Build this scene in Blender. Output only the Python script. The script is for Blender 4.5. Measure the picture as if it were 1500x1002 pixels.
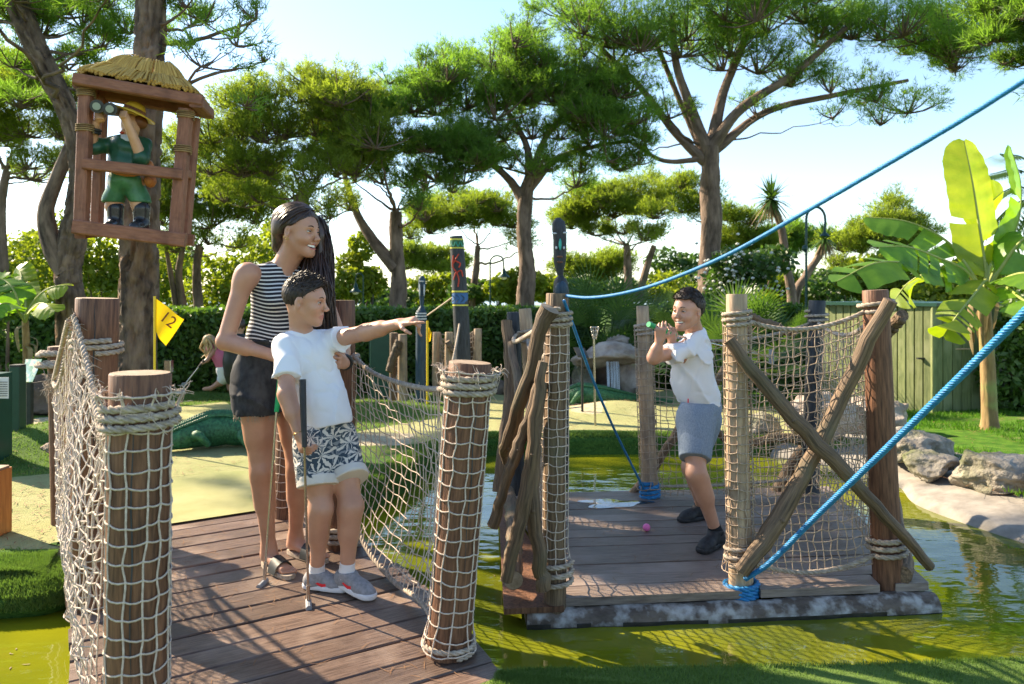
import bpy, math, random
import numpy as np
from mathutils import Vector, Matrix, Quaternion, noise
from math import radians, sin, cos, pi, sqrt, atan2
random.seed(7); RNG = np.random.default_rng(7)
SC = bpy.context.scene
COL = SC.collection
for o in list(bpy.data.objects): bpy.data.objects.remove(o)

# ---------------------------------------------------------------- camera, sky, sun, exposure
F, HE, HZ = 1150.0, 1.28, 430.0        # focal length in photo pixels, eye height over the deck, horizon row
cam_d = bpy.data.cameras.new('camera'); cam = bpy.data.objects.new('camera', cam_d); COL.objects.link(cam)
cam.location = (0, 0, HE); cam.rotation_euler = (radians(90), 0, 0)
cam_d.sensor_width = 36.0; cam_d.lens = F/1500*36; cam_d.shift_y = -(501-HZ)/1500
cam_d.clip_start = 0.05; cam_d.clip_end = 3000
cam_d.dof.use_dof = True; cam_d.dof.focus_distance = 3.6; cam_d.dof.aperture_fstop = 4.5
SC.camera = cam
SUN_EL, SUN_ROT = radians(33), radians(-57)
world = bpy.data.worlds.new('World'); SC.world = world; world.use_nodes = True
wn = world.node_tree.nodes; wl = world.node_tree.links
wn.clear()
sky = wn.new('ShaderNodeTexSky'); sky.sky_type = 'NISHITA'; sky.sun_disc = False
sky.sun_elevation = SUN_EL; sky.sun_rotation = SUN_ROT; sky.air_density = 1.0; sky.dust_density = 0.4; sky.ozone_density = 1.8
bg = wn.new('ShaderNodeBackground'); bg.inputs[1].default_value = 0.096
wo = wn.new('ShaderNodeOutputWorld'); wl.new(sky.outputs[0], bg.inputs[0]); wl.new(bg.outputs[0], wo.inputs[0])
SUND = Vector((sin(SUN_ROT)*cos(SUN_EL), cos(SUN_ROT)*cos(SUN_EL), sin(SUN_EL)))
sun_d = bpy.data.lights.new('sun', 'SUN'); sun_d.energy = 4.7; sun_d.angle = radians(0.6); sun_d.color = (1.0, 0.83, 0.60)
sun = bpy.data.objects.new('sun', sun_d); COL.objects.link(sun); sun.location = SUND*50
sun.rotation_euler = (-SUND).to_track_quat('-Z', 'Y').to_euler()
SC.view_settings.view_transform = 'Standard'; SC.view_settings.look = 'None'
SC.view_settings.exposure = 1.75; SC.view_settings.gamma = 1
SC.render.engine = 'CYCLES'
SC.cycles.max_bounces = 9; SC.cycles.diffuse_bounces = 5; SC.cycles.glossy_bounces = 3; SC.cycles.transmission_bounces = 4
SC.cycles.transparent_max_bounces = 9; SC.cycles.caustics_reflective = False; SC.cycles.caustics_refractive = False
SC.cycles.sample_clamp_indirect = 6
SC.cycles.use_denoising = True

# ---------------------------------------------------------------- mapping photo pixels to places
def P(px, py, d):
    return Vector(((px-750)*d/F, d, HE-(py-HZ)*d/F))
def G(px, py, z=0.0):
    return P(px, py, (HE-z)*F/(py-HZ))
def terr(y):
    y = float(y)
    if y < 7.2: return 0.0
    if y < 20: return -0.9*((y-7.2)/12.8)
    return -0.9 - 0.02*min(y-20, 30)
def T(px, py):          # where the sight line meets the falling ground
    z = 0.0
    for _ in range(60):
        d = (HE-z)*F/(py-HZ); z = z*0.5+terr(d)*0.5
    return P(px, py, (HE-z)*F/(py-HZ))
def rot_to(v, up='Z'):
    return Vector(v).to_track_quat(up, 'Y').to_matrix()

# ---------------------------------------------------------------- mesh builder
class MB:
    def __init__(s): s.v=[]; s.t=[]; s.f=[]; s.m=[]; s.n=0; s.sm=[]
    def add(s, v, f, tc=None, mat=0, smooth=True):
        v = np.asarray(v, dtype=np.float32).reshape(-1,3)
        f = np.asarray(f, dtype=np.int64)
        if len(v)==0 or len(f)==0: return s
        s.v.append(v); s.t.append(v if tc is None else np.asarray(tc, dtype=np.float32).reshape(-1,3))
        s.f.append(f+s.n); s.m.append(np.full(len(f), mat, np.int32)); s.sm.append(np.full(len(f), smooth, bool)); s.n += len(v)
        return s
    def mesh(s, name, off=(0,0,0)):
        me = bpy.data.meshes.new(name)
        V = np.concatenate(s.v)-np.asarray(off, dtype=np.float32)
        nf = sum(len(f) for f in s.f)
        loops = np.concatenate([f.ravel() for f in s.f]).astype(np.int32)
        tot = np.concatenate([np.full(len(f), f.shape[1], np.int32) for f in s.f])
        start = np.concatenate([[0], np.cumsum(tot)[:-1]]).astype(np.int32)
        me.vertices.add(len(V)); me.vertices.foreach_set('co', V.ravel())
        me.loops.add(len(loops)); me.loops.foreach_set('vertex_index', loops)
        me.polygons.add(nf); me.polygons.foreach_set('loop_start', start); me.polygons.foreach_set('loop_total', tot)
        me.polygons.foreach_set('material_index', np.concatenate(s.m)); me.polygons.foreach_set('use_smooth', np.concatenate(s.sm))
        a = me.attributes.new('tc', 'FLOAT_VECTOR', 'POINT'); a.data.foreach_set('vector', np.concatenate(s.t).ravel())
        me.update(calc_edges=True); me.validate()
        return me

def frames(path):
    path = np.asarray(path, dtype=float); n = len(path)
    t = np.gradient(path, axis=0); t /= np.linalg.norm(t, axis=1)[:,None]+1e-12
    u = np.zeros_like(t); a = np.array([0,0,1.0]) if abs(t[0,2])<0.9 else np.array([1.0,0,0])
    u0 = np.cross(t[0], a); u0 /= np.linalg.norm(u0); u[0] = u0
    for i in range(1, n):
        w = u[i-1]-t[i]*np.dot(u[i-1], t[i]); u[i] = w/(np.linalg.norm(w)+1e-12)
    return t, u, np.cross(t, u)

def tube(mb, path, r, sides=8, cap=True, mat=0, flat=1.0, bump=0.0, seed=0, smooth=True):
    path = np.asarray(path, dtype=float)
    if len(path) < 2: return
    n = len(path); r = np.broadcast_to(np.asarray(r, dtype=float), (n,))
    t, u, w = frames(path)
    th = np.arange(sides)*2*pi/sides
    c, s_ = np.cos(th), np.sin(th)*flat
    R = r[:,None]*np.ones(sides)
    if bump:
        rg = np.random.default_rng(seed); ph = rg.random(4)*6.28
        k = np.arange(n)[:,None]
        R = R*(1+bump*(np.sin(th*2+ph[0]+k*.3)*.5+np.sin(th*3+ph[1]-k*.5)*.35+rg.normal(0,.3,(n,sides))))
    V = path[:,None,:]+R[:,:,None]*(c[None,:,None]*u[:,None,:]+s_[None,:,None]*w[:,None,:])
    L = np.concatenate([[0], np.cumsum(np.linalg.norm(np.diff(path,axis=0),axis=1))])
    tc = np.stack([R*c, R*s_, np.broadcast_to(L[:,None],(n,sides))], -1) + np.array([seed*1.37%7, seed*.77%5, 0])
    i = np.arange(n-1)[:,None]*sides; j = np.arange(sides)[None,:]; j2 = (j+1)%sides
    q = np.stack([i+j, i+j2, i+sides+j2, i+sides+j], -1).reshape(-1,4)
    mb.add(V.reshape(-1,3), q, tc.reshape(-1,3), mat, smooth)
    if cap:
        for e, k in ((0,0),(n-1,1)):
            vv = np.concatenate([V[e], path[e][None]]); tt = np.concatenate([tc[e], tc[e].mean(0)[None]])
            jj = np.arange(sides); tri = np.stack([jj, (jj+1)%sides, np.full(sides, sides)], -1)
            if k == 0: tri = tri[:,::-1]
            mb.add(vv, tri, tt, mat, False)

BOXF = np.array([[0,3,2,1],[4,5,6,7],[0,1,5,4],[1,2,6,5],[2,3,7,6],[3,0,4,7]])
def bark_tube(mb, path, rad, seed=0, sides=44, rings=190, amp=.016):
    p = smooth_path(path, rings); r = np.interp(np.linspace(0,1,rings), np.linspace(0,1,len(rad)), rad)
    t,u,w = frames(p); th = np.arange(sides)*2*pi/sides; L = np.concatenate([[0],np.cumsum(np.linalg.norm(np.diff(p,axis=0),axis=1))]); V=[]; TC=[]
    for k in range(rings):
        for j in range(sides):
            c,s_ = cos(th[j]), sin(th[j]); a = noise.noise(Vector((c*2.6,s_*2.6,L[k]*2.4+seed))); b = noise.noise(Vector((c*7,s_*7,L[k]*5+seed*3)))
            d = amp*(-.4+ (-1.5 if abs(a)<.09 else .6)+(-1.0 if abs(b)<.10 else .3)+b*1.2)
            q = p[k]+(r[k]+d)*(c*u[k]+s_*w[k]); V.append(q); TC.append((c*r[k],s_*r[k],L[k]))
    i = np.arange(rings-1)[:,None]*sides; j = np.arange(sides)[None,:]; j2=(j+1)%sides
    mb.add(V, np.stack([i+j,i+j2,i+sides+j2,i+sides+j],-1).reshape(-1,4), TC)
def box(mb, c, s, R=None, mat=0, seed=0.0):
    c = np.array(c, float); h = np.array(s, float)/2
    l = np.array([[-1,-1,-1],[1,-1,-1],[1,1,-1],[-1,1,-1],[-1,-1,1],[1,-1,1],[1,1,1],[-1,1,1]])*h
    v = l if R is None else l@np.array(R).T
    mb.add(v+c, BOXF, l+seed, mat, False)
def beam(mb, a, b, w, h=None, roll=None, mat=0, bev=0.12, seed=0.0):
    """squared beam with chamfered edges from a to b"""
    a = Vector(a); b = Vector(b); h = h or w
    z = (b-a).normalized(); x = Vector(roll) if roll is not None else (Vector((0,0,1)) if abs(z.z)<0.9 else Vector((1,0,0)))
    x = (x-z*x.dot(z)).normalized(); y = z.cross(x)
    c = min(w,h)*bev
    prof = [(-w/2+c,-h/2),(w/2-c,-h/2),(w/2,-h/2+c),(w/2,h/2-c),(w/2-c,h/2),(-w/2+c,h/2),(-w/2,h/2-c),(-w/2,-h/2+c)]
    L = (b-a).length
    V=[]; TC=[]
    for t in (0,L):
        for p in prof: V.append(a+z*t+y*p[0]+x*p[1]); TC.append((p[0]+seed,p[1],t))
    q = [[i,(i+1)%8,8+(i+1)%8,8+i] for i in range(8)]
    mb.add([tuple(v) for v in V], q, TC, mat, False)
    mb.add([tuple(v) for v in V[:8]], [[7,6,5,4,3,2,1,0]], TC[:8], mat, False); mb.add([tuple(v) for v in V[8:]], [[0,1,2,3,4,5,6,7]], TC[8:], mat, False)
def smooth_path(pts, n=24):
    """Catmull-Rom through pts"""
    p = np.array([tuple(q) for q in pts], float)
    if len(p) == 2: return p[0]+(p[1]-p[0])*np.linspace(0,1,n)[:,None]
    p = np.concatenate([[2*p[0]-p[1]], p, [2*p[-1]-p[-2]]])
    m = len(p)-3; out=[]
    for tt in np.linspace(0, m-1e-9, n):
        i = int(tt); t = tt-i; a,b,c,d = p[i:i+4]
        out.append(0.5*((2*b)+(-a+c)*t+(2*a-5*b+4*c-d)*t*t+(-a+3*b-3*c+d)*t**3))
    return np.array(out)
def rope(mb, pts, r, pitch=None, res=7, mat=0, n=None, raw=False, sides=5, ns=3):
    """three-strand twisted rope along pts"""
    p = np.asarray(pts) if raw else smooth_path(pts, n or 40)
    L = np.concatenate([[0], np.cumsum(np.linalg.norm(np.diff(p,axis=0),axis=1))])
    pitch = pitch or r*7
    N = max(6, int(L[-1]/pitch*res)); s = np.linspace(0, L[-1], N)
    q = np.stack([np.interp(s, L, p[:,k]) for k in range(3)], 1)
    t,u,w = frames(q)
    for k in range(ns):
        a = s/pitch*2*pi+k*2*pi/ns
        c = q+r*(.5 if ns==3 else .68)*(np.cos(a)[:,None]*u+np.sin(a)[:,None]*w)
        tube(mb, c, r*(.56 if ns==3 else .42), sides, True, mat)
def coil(axis_a, axis_b, r, turns, n=18, start=0.0):
    a = np.array(tuple(axis_a)); b = np.array(tuple(axis_b)); z = (b-a); L=np.linalg.norm(z); z/=L
    x = np.cross(z,[0,1,0]); x/=np.linalg.norm(x); y=np.cross(z,x)
    t = np.linspace(0,1,int(turns*n)+1); th = start+t*turns*2*pi
    return a+z*(t*L)[:,None]+r*(np.cos(th)[:,None]*x+np.sin(th)[:,None]*y)
def ico(sub=2):
    import bmesh
    bm = bmesh.new(); bmesh.ops.create_icosphere(bm, subdivisions=sub, radius=1)
    v = np.array([tuple(x.co) for x in bm.verts]); f = np.array([[l.index for l in g.verts] for g in bm.faces]); bm.free()
    return v, f
ICO = {k: ico(k) for k in (1,2,3,4,5)}
def blob(mb, c, r, sub=2, mat=0, R=None):
    v,f = ICO[sub]; v = v*np.array(r); 
    if R is not None: v = v@np.array(R).T
    mb.add(v+np.array(tuple(c)), f, v, mat)
def lathe(mb, c, prof, sides=16, mat=0, R=None, smooth=True):
    th = np.arange(sides)*2*pi/sides; n=len(prof)
    V = np.array([[r*cos(a), r*sin(a), z] for r,z in prof for a in th])
    i = np.arange(n-1)[:,None]*sides; j=np.arange(sides)[None,:]; j2=(j+1)%sides
    q = np.stack([i+j,i+j2,i+sides+j2,i+sides+j],-1).reshape(-1,4)
    W = V if R is None else V@np.array(R).T
    mb.add(W+np.array(tuple(c)), q, V, mat, smooth)

# ---------------------------------------------------------------- objects
BASE = {}
def tag(o, label=None, cat=None, group=None, kind=None):
    if label: o['label']=label
    if cat: o['category']=cat
    if group: o['group']=group
    if kind: o['kind']=kind
    return o
def thing(name, label, cat, loc, group=None):
    o = bpy.data.objects.new(name, None); COL.objects.link(o); o.location = loc; o.empty_display_size=.1
    BASE[o.name] = tuple(loc); return tag(o, label, cat, group)
def base_of(p):
    while p.name not in BASE and p.parent: p = p.parent
    return BASE.get(p.name, (0,0,0))
def part(name, mb, mats, parent, label=None, kind=None):
    off = base_of(parent)
    me = mb.mesh(name, off); 
    for m in (mats if isinstance(mats,(list,tuple)) else [mats]): me.materials.append(m)
    o = bpy.data.objects.new(name, me); COL.objects.link(o); o.parent = parent
    return tag(o, label, None, None, kind)
def single(name, mb, mats, label, cat, loc, group=None, kind=None):
    me = mb.mesh(name, loc)
    for m in (mats if isinstance(mats,(list,tuple)) else [mats]): me.materials.append(m)
    o = bpy.data.objects.new(name, me); COL.objects.link(o); o.location = loc; BASE[o.name]=tuple(loc)
    return tag(o, label, cat, group, kind)
def struct(name, mb, mats, kind='structure', parent=None):
    me = mb.mesh(name)
    for m in (mats if isinstance(mats,(list,tuple)) else [mats]): me.materials.append(m)
    o = bpy.data.objects.new(name, me); COL.objects.link(o); o.parent=parent
    return tag(o, kind=kind)
def copy_tree(o, parent=None):
    c = o.copy(); COL.objects.link(c); c.parent = parent
    for ch in list(o.children): copy_tree(ch, c)
    return c

# ---------------------------------------------------------------- materials
MATS = {}
def mat(name, c1, c2=None, scale=8, stretch=(1,1,1), rough=.7, bump=.3, bscale=None, bdist=.004, trans=0, tcol=None, spec=.4, metal=0,
        vary=0.0, detail=5, spots=None, coord='tc', sss=0, wave=None, coat=0, hue=0.0, worn=None):
    m = bpy.data.materials.new(name); m.use_nodes=True; MATS[name]=m
    nt=m.node_tree; N=nt.nodes; L=nt.links; N.clear()
    out=N.new('ShaderNodeOutputMaterial'); b=N.new('ShaderNodeBsdfPrincipled')
    b.inputs['Roughness'].default_value=rough; b.inputs['Specular IOR Level'].default_value=spec; b.inputs['Metallic'].default_value=metal
    if coat: b.inputs['Coat Weight'].default_value=coat; b.inputs['Coat Roughness'].default_value=.1
    if sss:
        b.inputs['Subsurface Weight'].default_value=sss; b.inputs['Subsurface Radius'].default_value=(1,.35,.2); b.inputs['Subsurface Scale'].default_value=.012
    if coord=='tc':
        a=N.new('ShaderNodeAttribute'); a.attribute_name='tc'; co=a.outputs['Vector']
    else:
        a=N.new('ShaderNodeTexCoord'); co=a.outputs['Object']
    mp=N.new('ShaderNodeMapping'); mp.inputs['Scale'].default_value=stretch; L.new(co, mp.inputs[0])
    nz=N.new('ShaderNodeTexNoise'); nz.inputs['Scale'].default_value=scale; nz.inputs['Detail'].default_value=detail; nz.inputs['Roughness'].default_value=.6
    L.new(mp.outputs[0], nz.inputs[0])
    c2 = c2 or c1
    r=N.new('ShaderNodeValToRGB'); r.color_ramp.elements[0].position=.32; r.color_ramp.elements[1].position=.68
    r.color_ramp.elements[0].color=(*c1,1); r.color_ramp.elements[1].color=(*c2,1); L.new(nz.outputs[0], r.inputs[0])
    col=r.outputs[0]
    if worn:        # large soft patches of another colour: (colour, scale, low, high)
        wc, ws, lo, hi = worn
        n3=N.new('ShaderNodeTexNoise'); n3.inputs['Scale'].default_value=ws; n3.inputs['Detail'].default_value=6; L.new(co, n3.inputs[0])
        rr=N.new('ShaderNodeMapRange'); rr.inputs[1].default_value=lo; rr.inputs[2].default_value=hi; L.new(n3.outputs[0], rr.inputs[0])
        mx=N.new('ShaderNodeMixRGB'); mx.inputs[2].default_value=(*wc,1); L.new(rr.outputs[0], mx.inputs[0]); L.new(col, mx.inputs[1]); col=mx.outputs[0]
    if vary:
        oi=N.new('ShaderNodeObjectInfo'); mr=N.new('ShaderNodeMapRange'); mr.inputs[3].default_value=1-vary; mr.inputs[4].default_value=1+vary; L.new(oi.outputs['Random'], mr.inputs[0])
        mm=N.new('ShaderNodeMixRGB'); mm.blend_type='MULTIPLY'; mm.inputs[0].default_value=1; L.new(col, mm.inputs[1])
        cb=N.new('ShaderNodeCombineColor'); 
        for k in range(3): L.new(mr.outputs[0], cb.inputs[k])
        L.new(cb.outputs[0], mm.inputs[2]); col=mm.outputs[0]
    L.new(col, b.inputs['Base Color'])
    if bump:
        n2=N.new('ShaderNodeTexNoise'); n2.inputs['Scale'].default_value=bscale or scale*2; n2.inputs['Detail'].default_value=6; L.new(mp.outputs[0], n2.inputs[0])
        bp=N.new('ShaderNodeBump'); bp.inputs['Strength'].default_value=bump; bp.inputs['Distance'].default_value=bdist; L.new(n2.outputs[0], bp.inputs['Height']); L.new(bp.outputs[0], b.inputs['Normal'])
    sh=b.outputs[0]
    if trans:
        tr=N.new('ShaderNodeBsdfTranslucent'); mc=N.new('ShaderNodeMixRGB'); mc.blend_type='MULTIPLY'; mc.inputs[0].default_value=1; L.new(col, mc.inputs[1]); mc.inputs[2].default_value=(*(tcol or (1,1,1)),1)
        L.new(mc.outputs[0], tr.inputs[0])
        ms=N.new('ShaderNodeMixShader'); ms.inputs[0].default_value=trans; L.new(sh, ms.inputs[1]); L.new(tr.outputs[0], ms.inputs[2]); sh=ms.outputs[0]
    L.new(sh, out.inputs[0])
    return m
M = dict(
 deck = mat('deck_wood', (.052,.030,.022), (.205,.135,.10), 16, (8,8,.45), .42, .9, 26, .004, vary=.3, worn=((.40,.30,.235),2.6,.50,.78)),  # pale patches mix wear with a painted-in sheen of low sunlight
 deck2 = mat('raft_wood', (.105,.075,.060), (.28,.215,.175), 16, (8,8,.45), .42, .9, 26, .003, vary=.24, worn=((.33,.26,.22),2.2,.50,.72)),
 post = mat('dark_post_wood', (.060,.024,.012), (.22,.10,.050), 16, (5,5,.5), .62, .7, 26, .004, vary=.1),
 endgrain = mat('cut_post_top', (.20,.14,.09), (.36,.27,.19), 26, (1,1,1), .8, .5, 50, .002),
 pale = mat('pale_debarked_wood', (.28,.185,.11), (.50,.36,.23), 14, (4,4,.5), .7, .6, 22, .004, vary=.12, worn=((.20,.15,.11),5,.5,.7)),
 branch = mat('weathered_branch_wood', (.055,.036,.021), (.235,.150,.085), 18, (5,5,.35), .7, 1, 22, .008, vary=.3, worn=((.12,.11,.065),3,.54,.72)),
 rope = mat('hemp_rope', (.24,.19,.14), (.48,.40,.32), 60, (1,1,1), .9, .5, 160, .001),
 net = mat('net_cord', (.40,.31,.24), (.66,.56,.47), 50, (1,1,1), .9, .4, 160, .001),
 net_old = mat('old_net_cord', (.27,.20,.14), (.50,.39,.29), 50, (1,1,1), .9, .4, 160, .001),
 blue = mat('blue_polypropylene', (.010,.13,.34), (.028,.25,.52), 50, (1,1,1), .5, .6, 180, .001),
 birch = mat('peeling_bark', (.07,.048,.034), (.22,.165,.125), 14, (1,1,.5), .85, 1, 40, .012, detail=10, worn=((.50,.45,.40),17,.45,.66)),
 wet = mat('wet_black_bark', (.010,.009,.007), (.05,.04,.03), 20, (1,1,.6), .35, .8, 30, .006),
 bark = mat('pine_bark', (.030,.019,.013), (.24,.165,.115), 11, (1,1,.30), .9, 1.0, 13, .03, detail=8),
 bark_far = mat('far_pine_bark', (.05,.033,.023), (.25,.175,.13), 7, (1,1,.3), .9, 1.0, 11, .04, detail=8),
 turf = mat('short_turf', (.080,.140,.030), (.135,.205,.048), 3, (1,1,1), .95, 1.0, 260, .006, coord='o', spec=.1, worn=((.21,.26,.07),.6,.5,.7)),
 rough = mat('shaggy_turf', (.030,.080,.016), (.075,.150,.028), 40, (1,1,1), .95, 1.0, 120, .012, coord='o', spec=.1),
 fair = mat('putting_carpet', (.29,.29,.125), (.38,.365,.18), 3, (1,1,1), .95, .8, 300, .003, coord='o', spec=.1, worn=((.23,.26,.10),1.1,.5,.7)),
 tan = mat('sand_path', (.42,.35,.22), (.50,.42,.29), 6, (1,1,1), .95, .5, 60, .004, coord='o', spec=.1),
 lawn = mat('lawn', (.045,.115,.015), (.10,.20,.025), 5, (1,1,1), .95, 1.0, 90, .02, coord='o', spec=.1, worn=((.30,.24,.12),.9,.58,.66)),
 blade = mat('turf_blades', (.085,.150,.035), (.17,.24,.065), 2, (1,1,1), .6, 0, coord='tc', trans=.4, tcol=(1.3,1.5,.7), spec=.2),
 lawnblade = mat('lawn_blades', (.045,.125,.012), (.12,.24,.025), 3, (1,1,1), .6, 0, coord='tc', trans=.45, tcol=(1.3,1.5,.6), spec=.2),
 hedge = mat('hedge_leaf', (.050,.105,.018), (.11,.185,.038), 30, (1,1,1), .45, 0, trans=.35, tcol=(1.6,1.8,.6), spec=.4),
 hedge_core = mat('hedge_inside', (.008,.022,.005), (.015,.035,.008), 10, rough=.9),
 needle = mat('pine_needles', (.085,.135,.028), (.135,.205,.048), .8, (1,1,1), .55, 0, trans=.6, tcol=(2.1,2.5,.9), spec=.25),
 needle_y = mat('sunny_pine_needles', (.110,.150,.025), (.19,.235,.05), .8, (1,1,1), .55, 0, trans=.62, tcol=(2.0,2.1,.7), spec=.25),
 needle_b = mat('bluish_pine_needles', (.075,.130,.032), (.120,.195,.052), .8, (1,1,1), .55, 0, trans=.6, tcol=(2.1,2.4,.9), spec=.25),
 leafy = mat('bright_leaves', (.10,.16,.018), (.22,.27,.04), 3, (1,1,1), .5, 0, trans=.5, tcol=(1.8,1.7,.5), spec=.3),
 banana = mat('banana_leaf', (.085,.190,.020), (.16,.30,.035), 5, (1,1,1), .38, .35, 30, .004, trans=.45, tcol=(1.9,1.9,.35), spec=.5),
 banana_y = mat('yellow_banana_leaf', (.18,.27,.02), (.30,.36,.04), 5, (1,1,1), .4, .35, 30, .004, trans=.5, tcol=(1.6,1.6,.3), spec=.5),
 rib = mat('banana_rib', (.30,.36,.08), (.42,.45,.14), 10, rough=.5, trans=.2),
 bstem = mat('banana_stem', (.13,.075,.03), (.40,.27,.12), 12, (1,1,.22), .85, 1, 16, .02, worn=((.24,.25,.08),3,.55,.65)),
 palm = mat('palm_leaf', (.035,.085,.022), (.085,.150,.035), 6, rough=.5, bump=0, trans=.35, tcol=(1.5,1.6,.6)),
 palm_dry = mat('dry_palm_leaf', (.22,.16,.08), (.33,.25,.13), 6, rough=.7, bump=0, trans=.3),
 stone = mat('grey_rock', (.15,.13,.105), (.38,.34,.28), 7, rough=.9, bump=1, bscale=20, bdist=.04, detail=9, worn=((.12,.13,.06),2.5,.5,.64)),
 stone_w = mat('pale_rock', (.22,.165,.13), (.46,.39,.33), 4, rough=.9, bump=1, bscale=12, bdist=.03, detail=9),
 stone_d = mat('dark_boulder', (.10,.07,.05), (.22,.16,.12), 4, rough=.9, bump=1, bscale=12, bdist=.03, detail=9),
 concrete = mat('concrete_rim', (.20,.18,.155), (.33,.30,.26), 9, rough=.9, bump=.5, bscale=40, coord='o'),
 shed = mat('green_shed_boards', (.090,.120,.040), (.20,.225,.090), 10, (4,4,.5), .65, .5, 24, .003, vary=.2, worn=((.22,.24,.12),3,.5,.7)),
 dgreen = mat('dark_green_paint', (.010,.050,.032), (.014,.062,.040), 10, rough=.35, bump=.1),
 black = mat('black_paint', (.015,.017,.016), (.028,.030,.028), 12, rough=.5, bump=.2),
 lamp = mat('lamp_green_metal', (.012,.045,.040), (.02,.06,.05), 10, rough=.4, bump=.1, metal=.3),
 glass = mat('frosted_lamp_glass', (.6,.6,.55), rough=.3, bump=0),
 white = mat('white_print', (.70,.70,.68), rough=.5, bump=.1),
 orange = mat('varnished_orange_wood', (.30,.10,.025), (.46,.18,.05), 12, (4,4,.5), .45, .3, 20, .003),
 brownp = mat('painted_brown_beam', (.20,.075,.040), (.31,.135,.075), 14, (4,4,.6), .6, .7, 22, .006, worn=((.12,.045,.025),5,.5,.66)),
 straw = mat('thatch_straw', (.34,.19,.04), (.62,.40,.11), 9, (3,3,.6), .7, .3, 20, .004, spec=.3),
 yellow = mat('yellow_flag_cloth', (.85,.55,.005), (.90,.62,.01), 6, rough=.7, bump=.3, bscale=8, bdist=.01, trans=.35, tcol=(1,1,1)),
 pole_y = mat('yellow_pole', (.80,.55,.02), rough=.4, bump=0),
 numb = mat('brown_number', (.16,.035,.01), rough=.7, bump=0),
 steel = mat('brushed_steel', (.42,.38,.34), (.55,.50,.45), 30, rough=.25, bump=.05, metal=1),
 ggrip = mat('green_rubber_grip', (.005,.30,.10), (.01,.38,.14), 40, rough=.5, bump=.4, bscale=200),
 kgrip = mat('black_rubber_grip', (.012,.012,.013), (.03,.03,.032), 40, rough=.5, bump=.4, bscale=200),
 pinkb = mat('pink_ball', (.80,.16,.42), (.82,.18,.44), 20, rough=.35, bump=.3, bscale=40, bdist=.002, coord='o'),
 croc = mat('green_scales', (.012,.060,.024), (.05,.19,.075), 40, rough=.55, bump=1, bscale=50, bdist=.01),
 totem = mat('charred_totem', (.012,.014,.017), (.045,.050,.058), 16, (3,3,.5), .6, .6, 24, .006),
 totem_b = mat('totem_blue_black', (.010,.030,.055), (.030,.065,.10), 16, (3,3,.5), .6, .6, 24, .006),
 red = mat('painted_red_mark', (.42,.04,.02), (.5,.06,.03), 20, rough=.6, bump=.1),
 ygreen = mat('painted_yellow_ring', (.55,.52,.06), (.62,.58,.10), 20, rough=.6, bump=.1),
 teal = mat('painted_teal_mark', (.03,.33,.26), (.05,.42,.34), 20, rough=.6, bump=.1),
 bluep = mat('painted_blue_mark', (.03,.10,.26), (.04,.13,.32), 20, rough=.6, bump=.1),
 wpaint = mat('painted_white_mark', (.48,.52,.55), (.6,.63,.66), 20, rough=.6, bump=.1),
 petal = mat('white_petals', (.75,.75,.72), rough=.6, bump=0, trans=.3),
)
# ================================================================ the setting
def sdist(poly, X, Y):
    """signed distance to a polygon, positive inside"""
    p = np.array(poly, float)[:, :2]; n = len(p); d = np.full(X.shape, 1e9); ins = np.zeros(X.shape, bool)
    for i in range(n):
        a, b = p[i], p[(i+1)%n]; e = b-a
        t = np.clip(((X-a[0])*e[0]+(Y-a[1])*e[1])/(e@e), 0, 1)
        d = np.minimum(d, np.hypot(X-a[0]-t*e[0], Y-a[1]-t*e[1]))
        c = (a[1] > Y) != (b[1] > Y)
        with np.errstate(divide='ignore', invalid='ignore'):
            xi = e[0]*(Y-a[1])/(e[1] if e[1] else 1e-9)+a[0]
        ins ^= c & (X < xi)
    return np.where(ins, d, -d)
near_bank = [(-6,2.15),(-1.9,2.2),(-1.0,2.3),(-.4,2.45),(.0,2.70),(.6,2.73),(1.5,2.77),(2.3,2.86),(3.5,3.10)]
right_rim = [(3.5,3.12),(3.2,3.9),(2.98,4.55),(2.80,5.3),(2.92,5.9),(2.72,6.5),(2.3,6.95)]
far_bank = [(2.3,6.98),(1.2,7.02),(.2,7.0),(-.3,6.9),(-.62,6.35),(-.80,5.6),(-1.0,5.0),(-1.35,4.72),(-1.9,4.35),(-2.1,3.9)]
left_bank = [(-2.05,3.85),(-2.0,3.55),(-2.25,3.42),(-3.2,3.38),(-6,3.3)]
pond_poly = near_bank+right_rim+far_bank+left_bank
MOUNDS = [(T(905,606),.95,.16),(T(290,575),1.5,.30),(T(130,640),.8,.12),(T(660,585),1.3,.12),(T(560,600),1.0,.10),(T(40,655),.7,.10),(T(1010,580),1.2,.10)]
def bumps(X, Y):
    z = np.zeros(np.shape(X))
    for c, r, h in MOUNDS:
        if c.y > 14: continue
        z = z+h*np.exp(-((X-c.x)**2+(Y-c.y)**2)/(r*r*.5))
    return z
def terr_v(Y):
    return np.where(Y<7.2, 0, np.where(Y<20, -0.9*((Y-7.2)/12.8), -0.9-0.02*np.minimum(Y-20,30)))
def ht(x, y): return float(terr_v(np.array(float(y)))+bumps(np.array(float(x)), np.array(float(y))))
def w2(px, py, z=0.0):
    g = T(px, py); return (g.x, g.y)
fair_polys = [[w2(*q) for q in [(-250,800),(-150,705),(0,700),(120,688),(250,652),(330,643),(420,655),(475,700),(450,775),(380,800),(95,805)]],
              [w2(*q) for q in [(520,632),(640,612),(700,580),(850,566),(1000,568),(1120,580),(1275,612),(1275,642),(1000,641),(700,645),(560,652)]],
              [w2(*q) for q in [(240,598),(330,588),(360,606),(260,616)]]]
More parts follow.
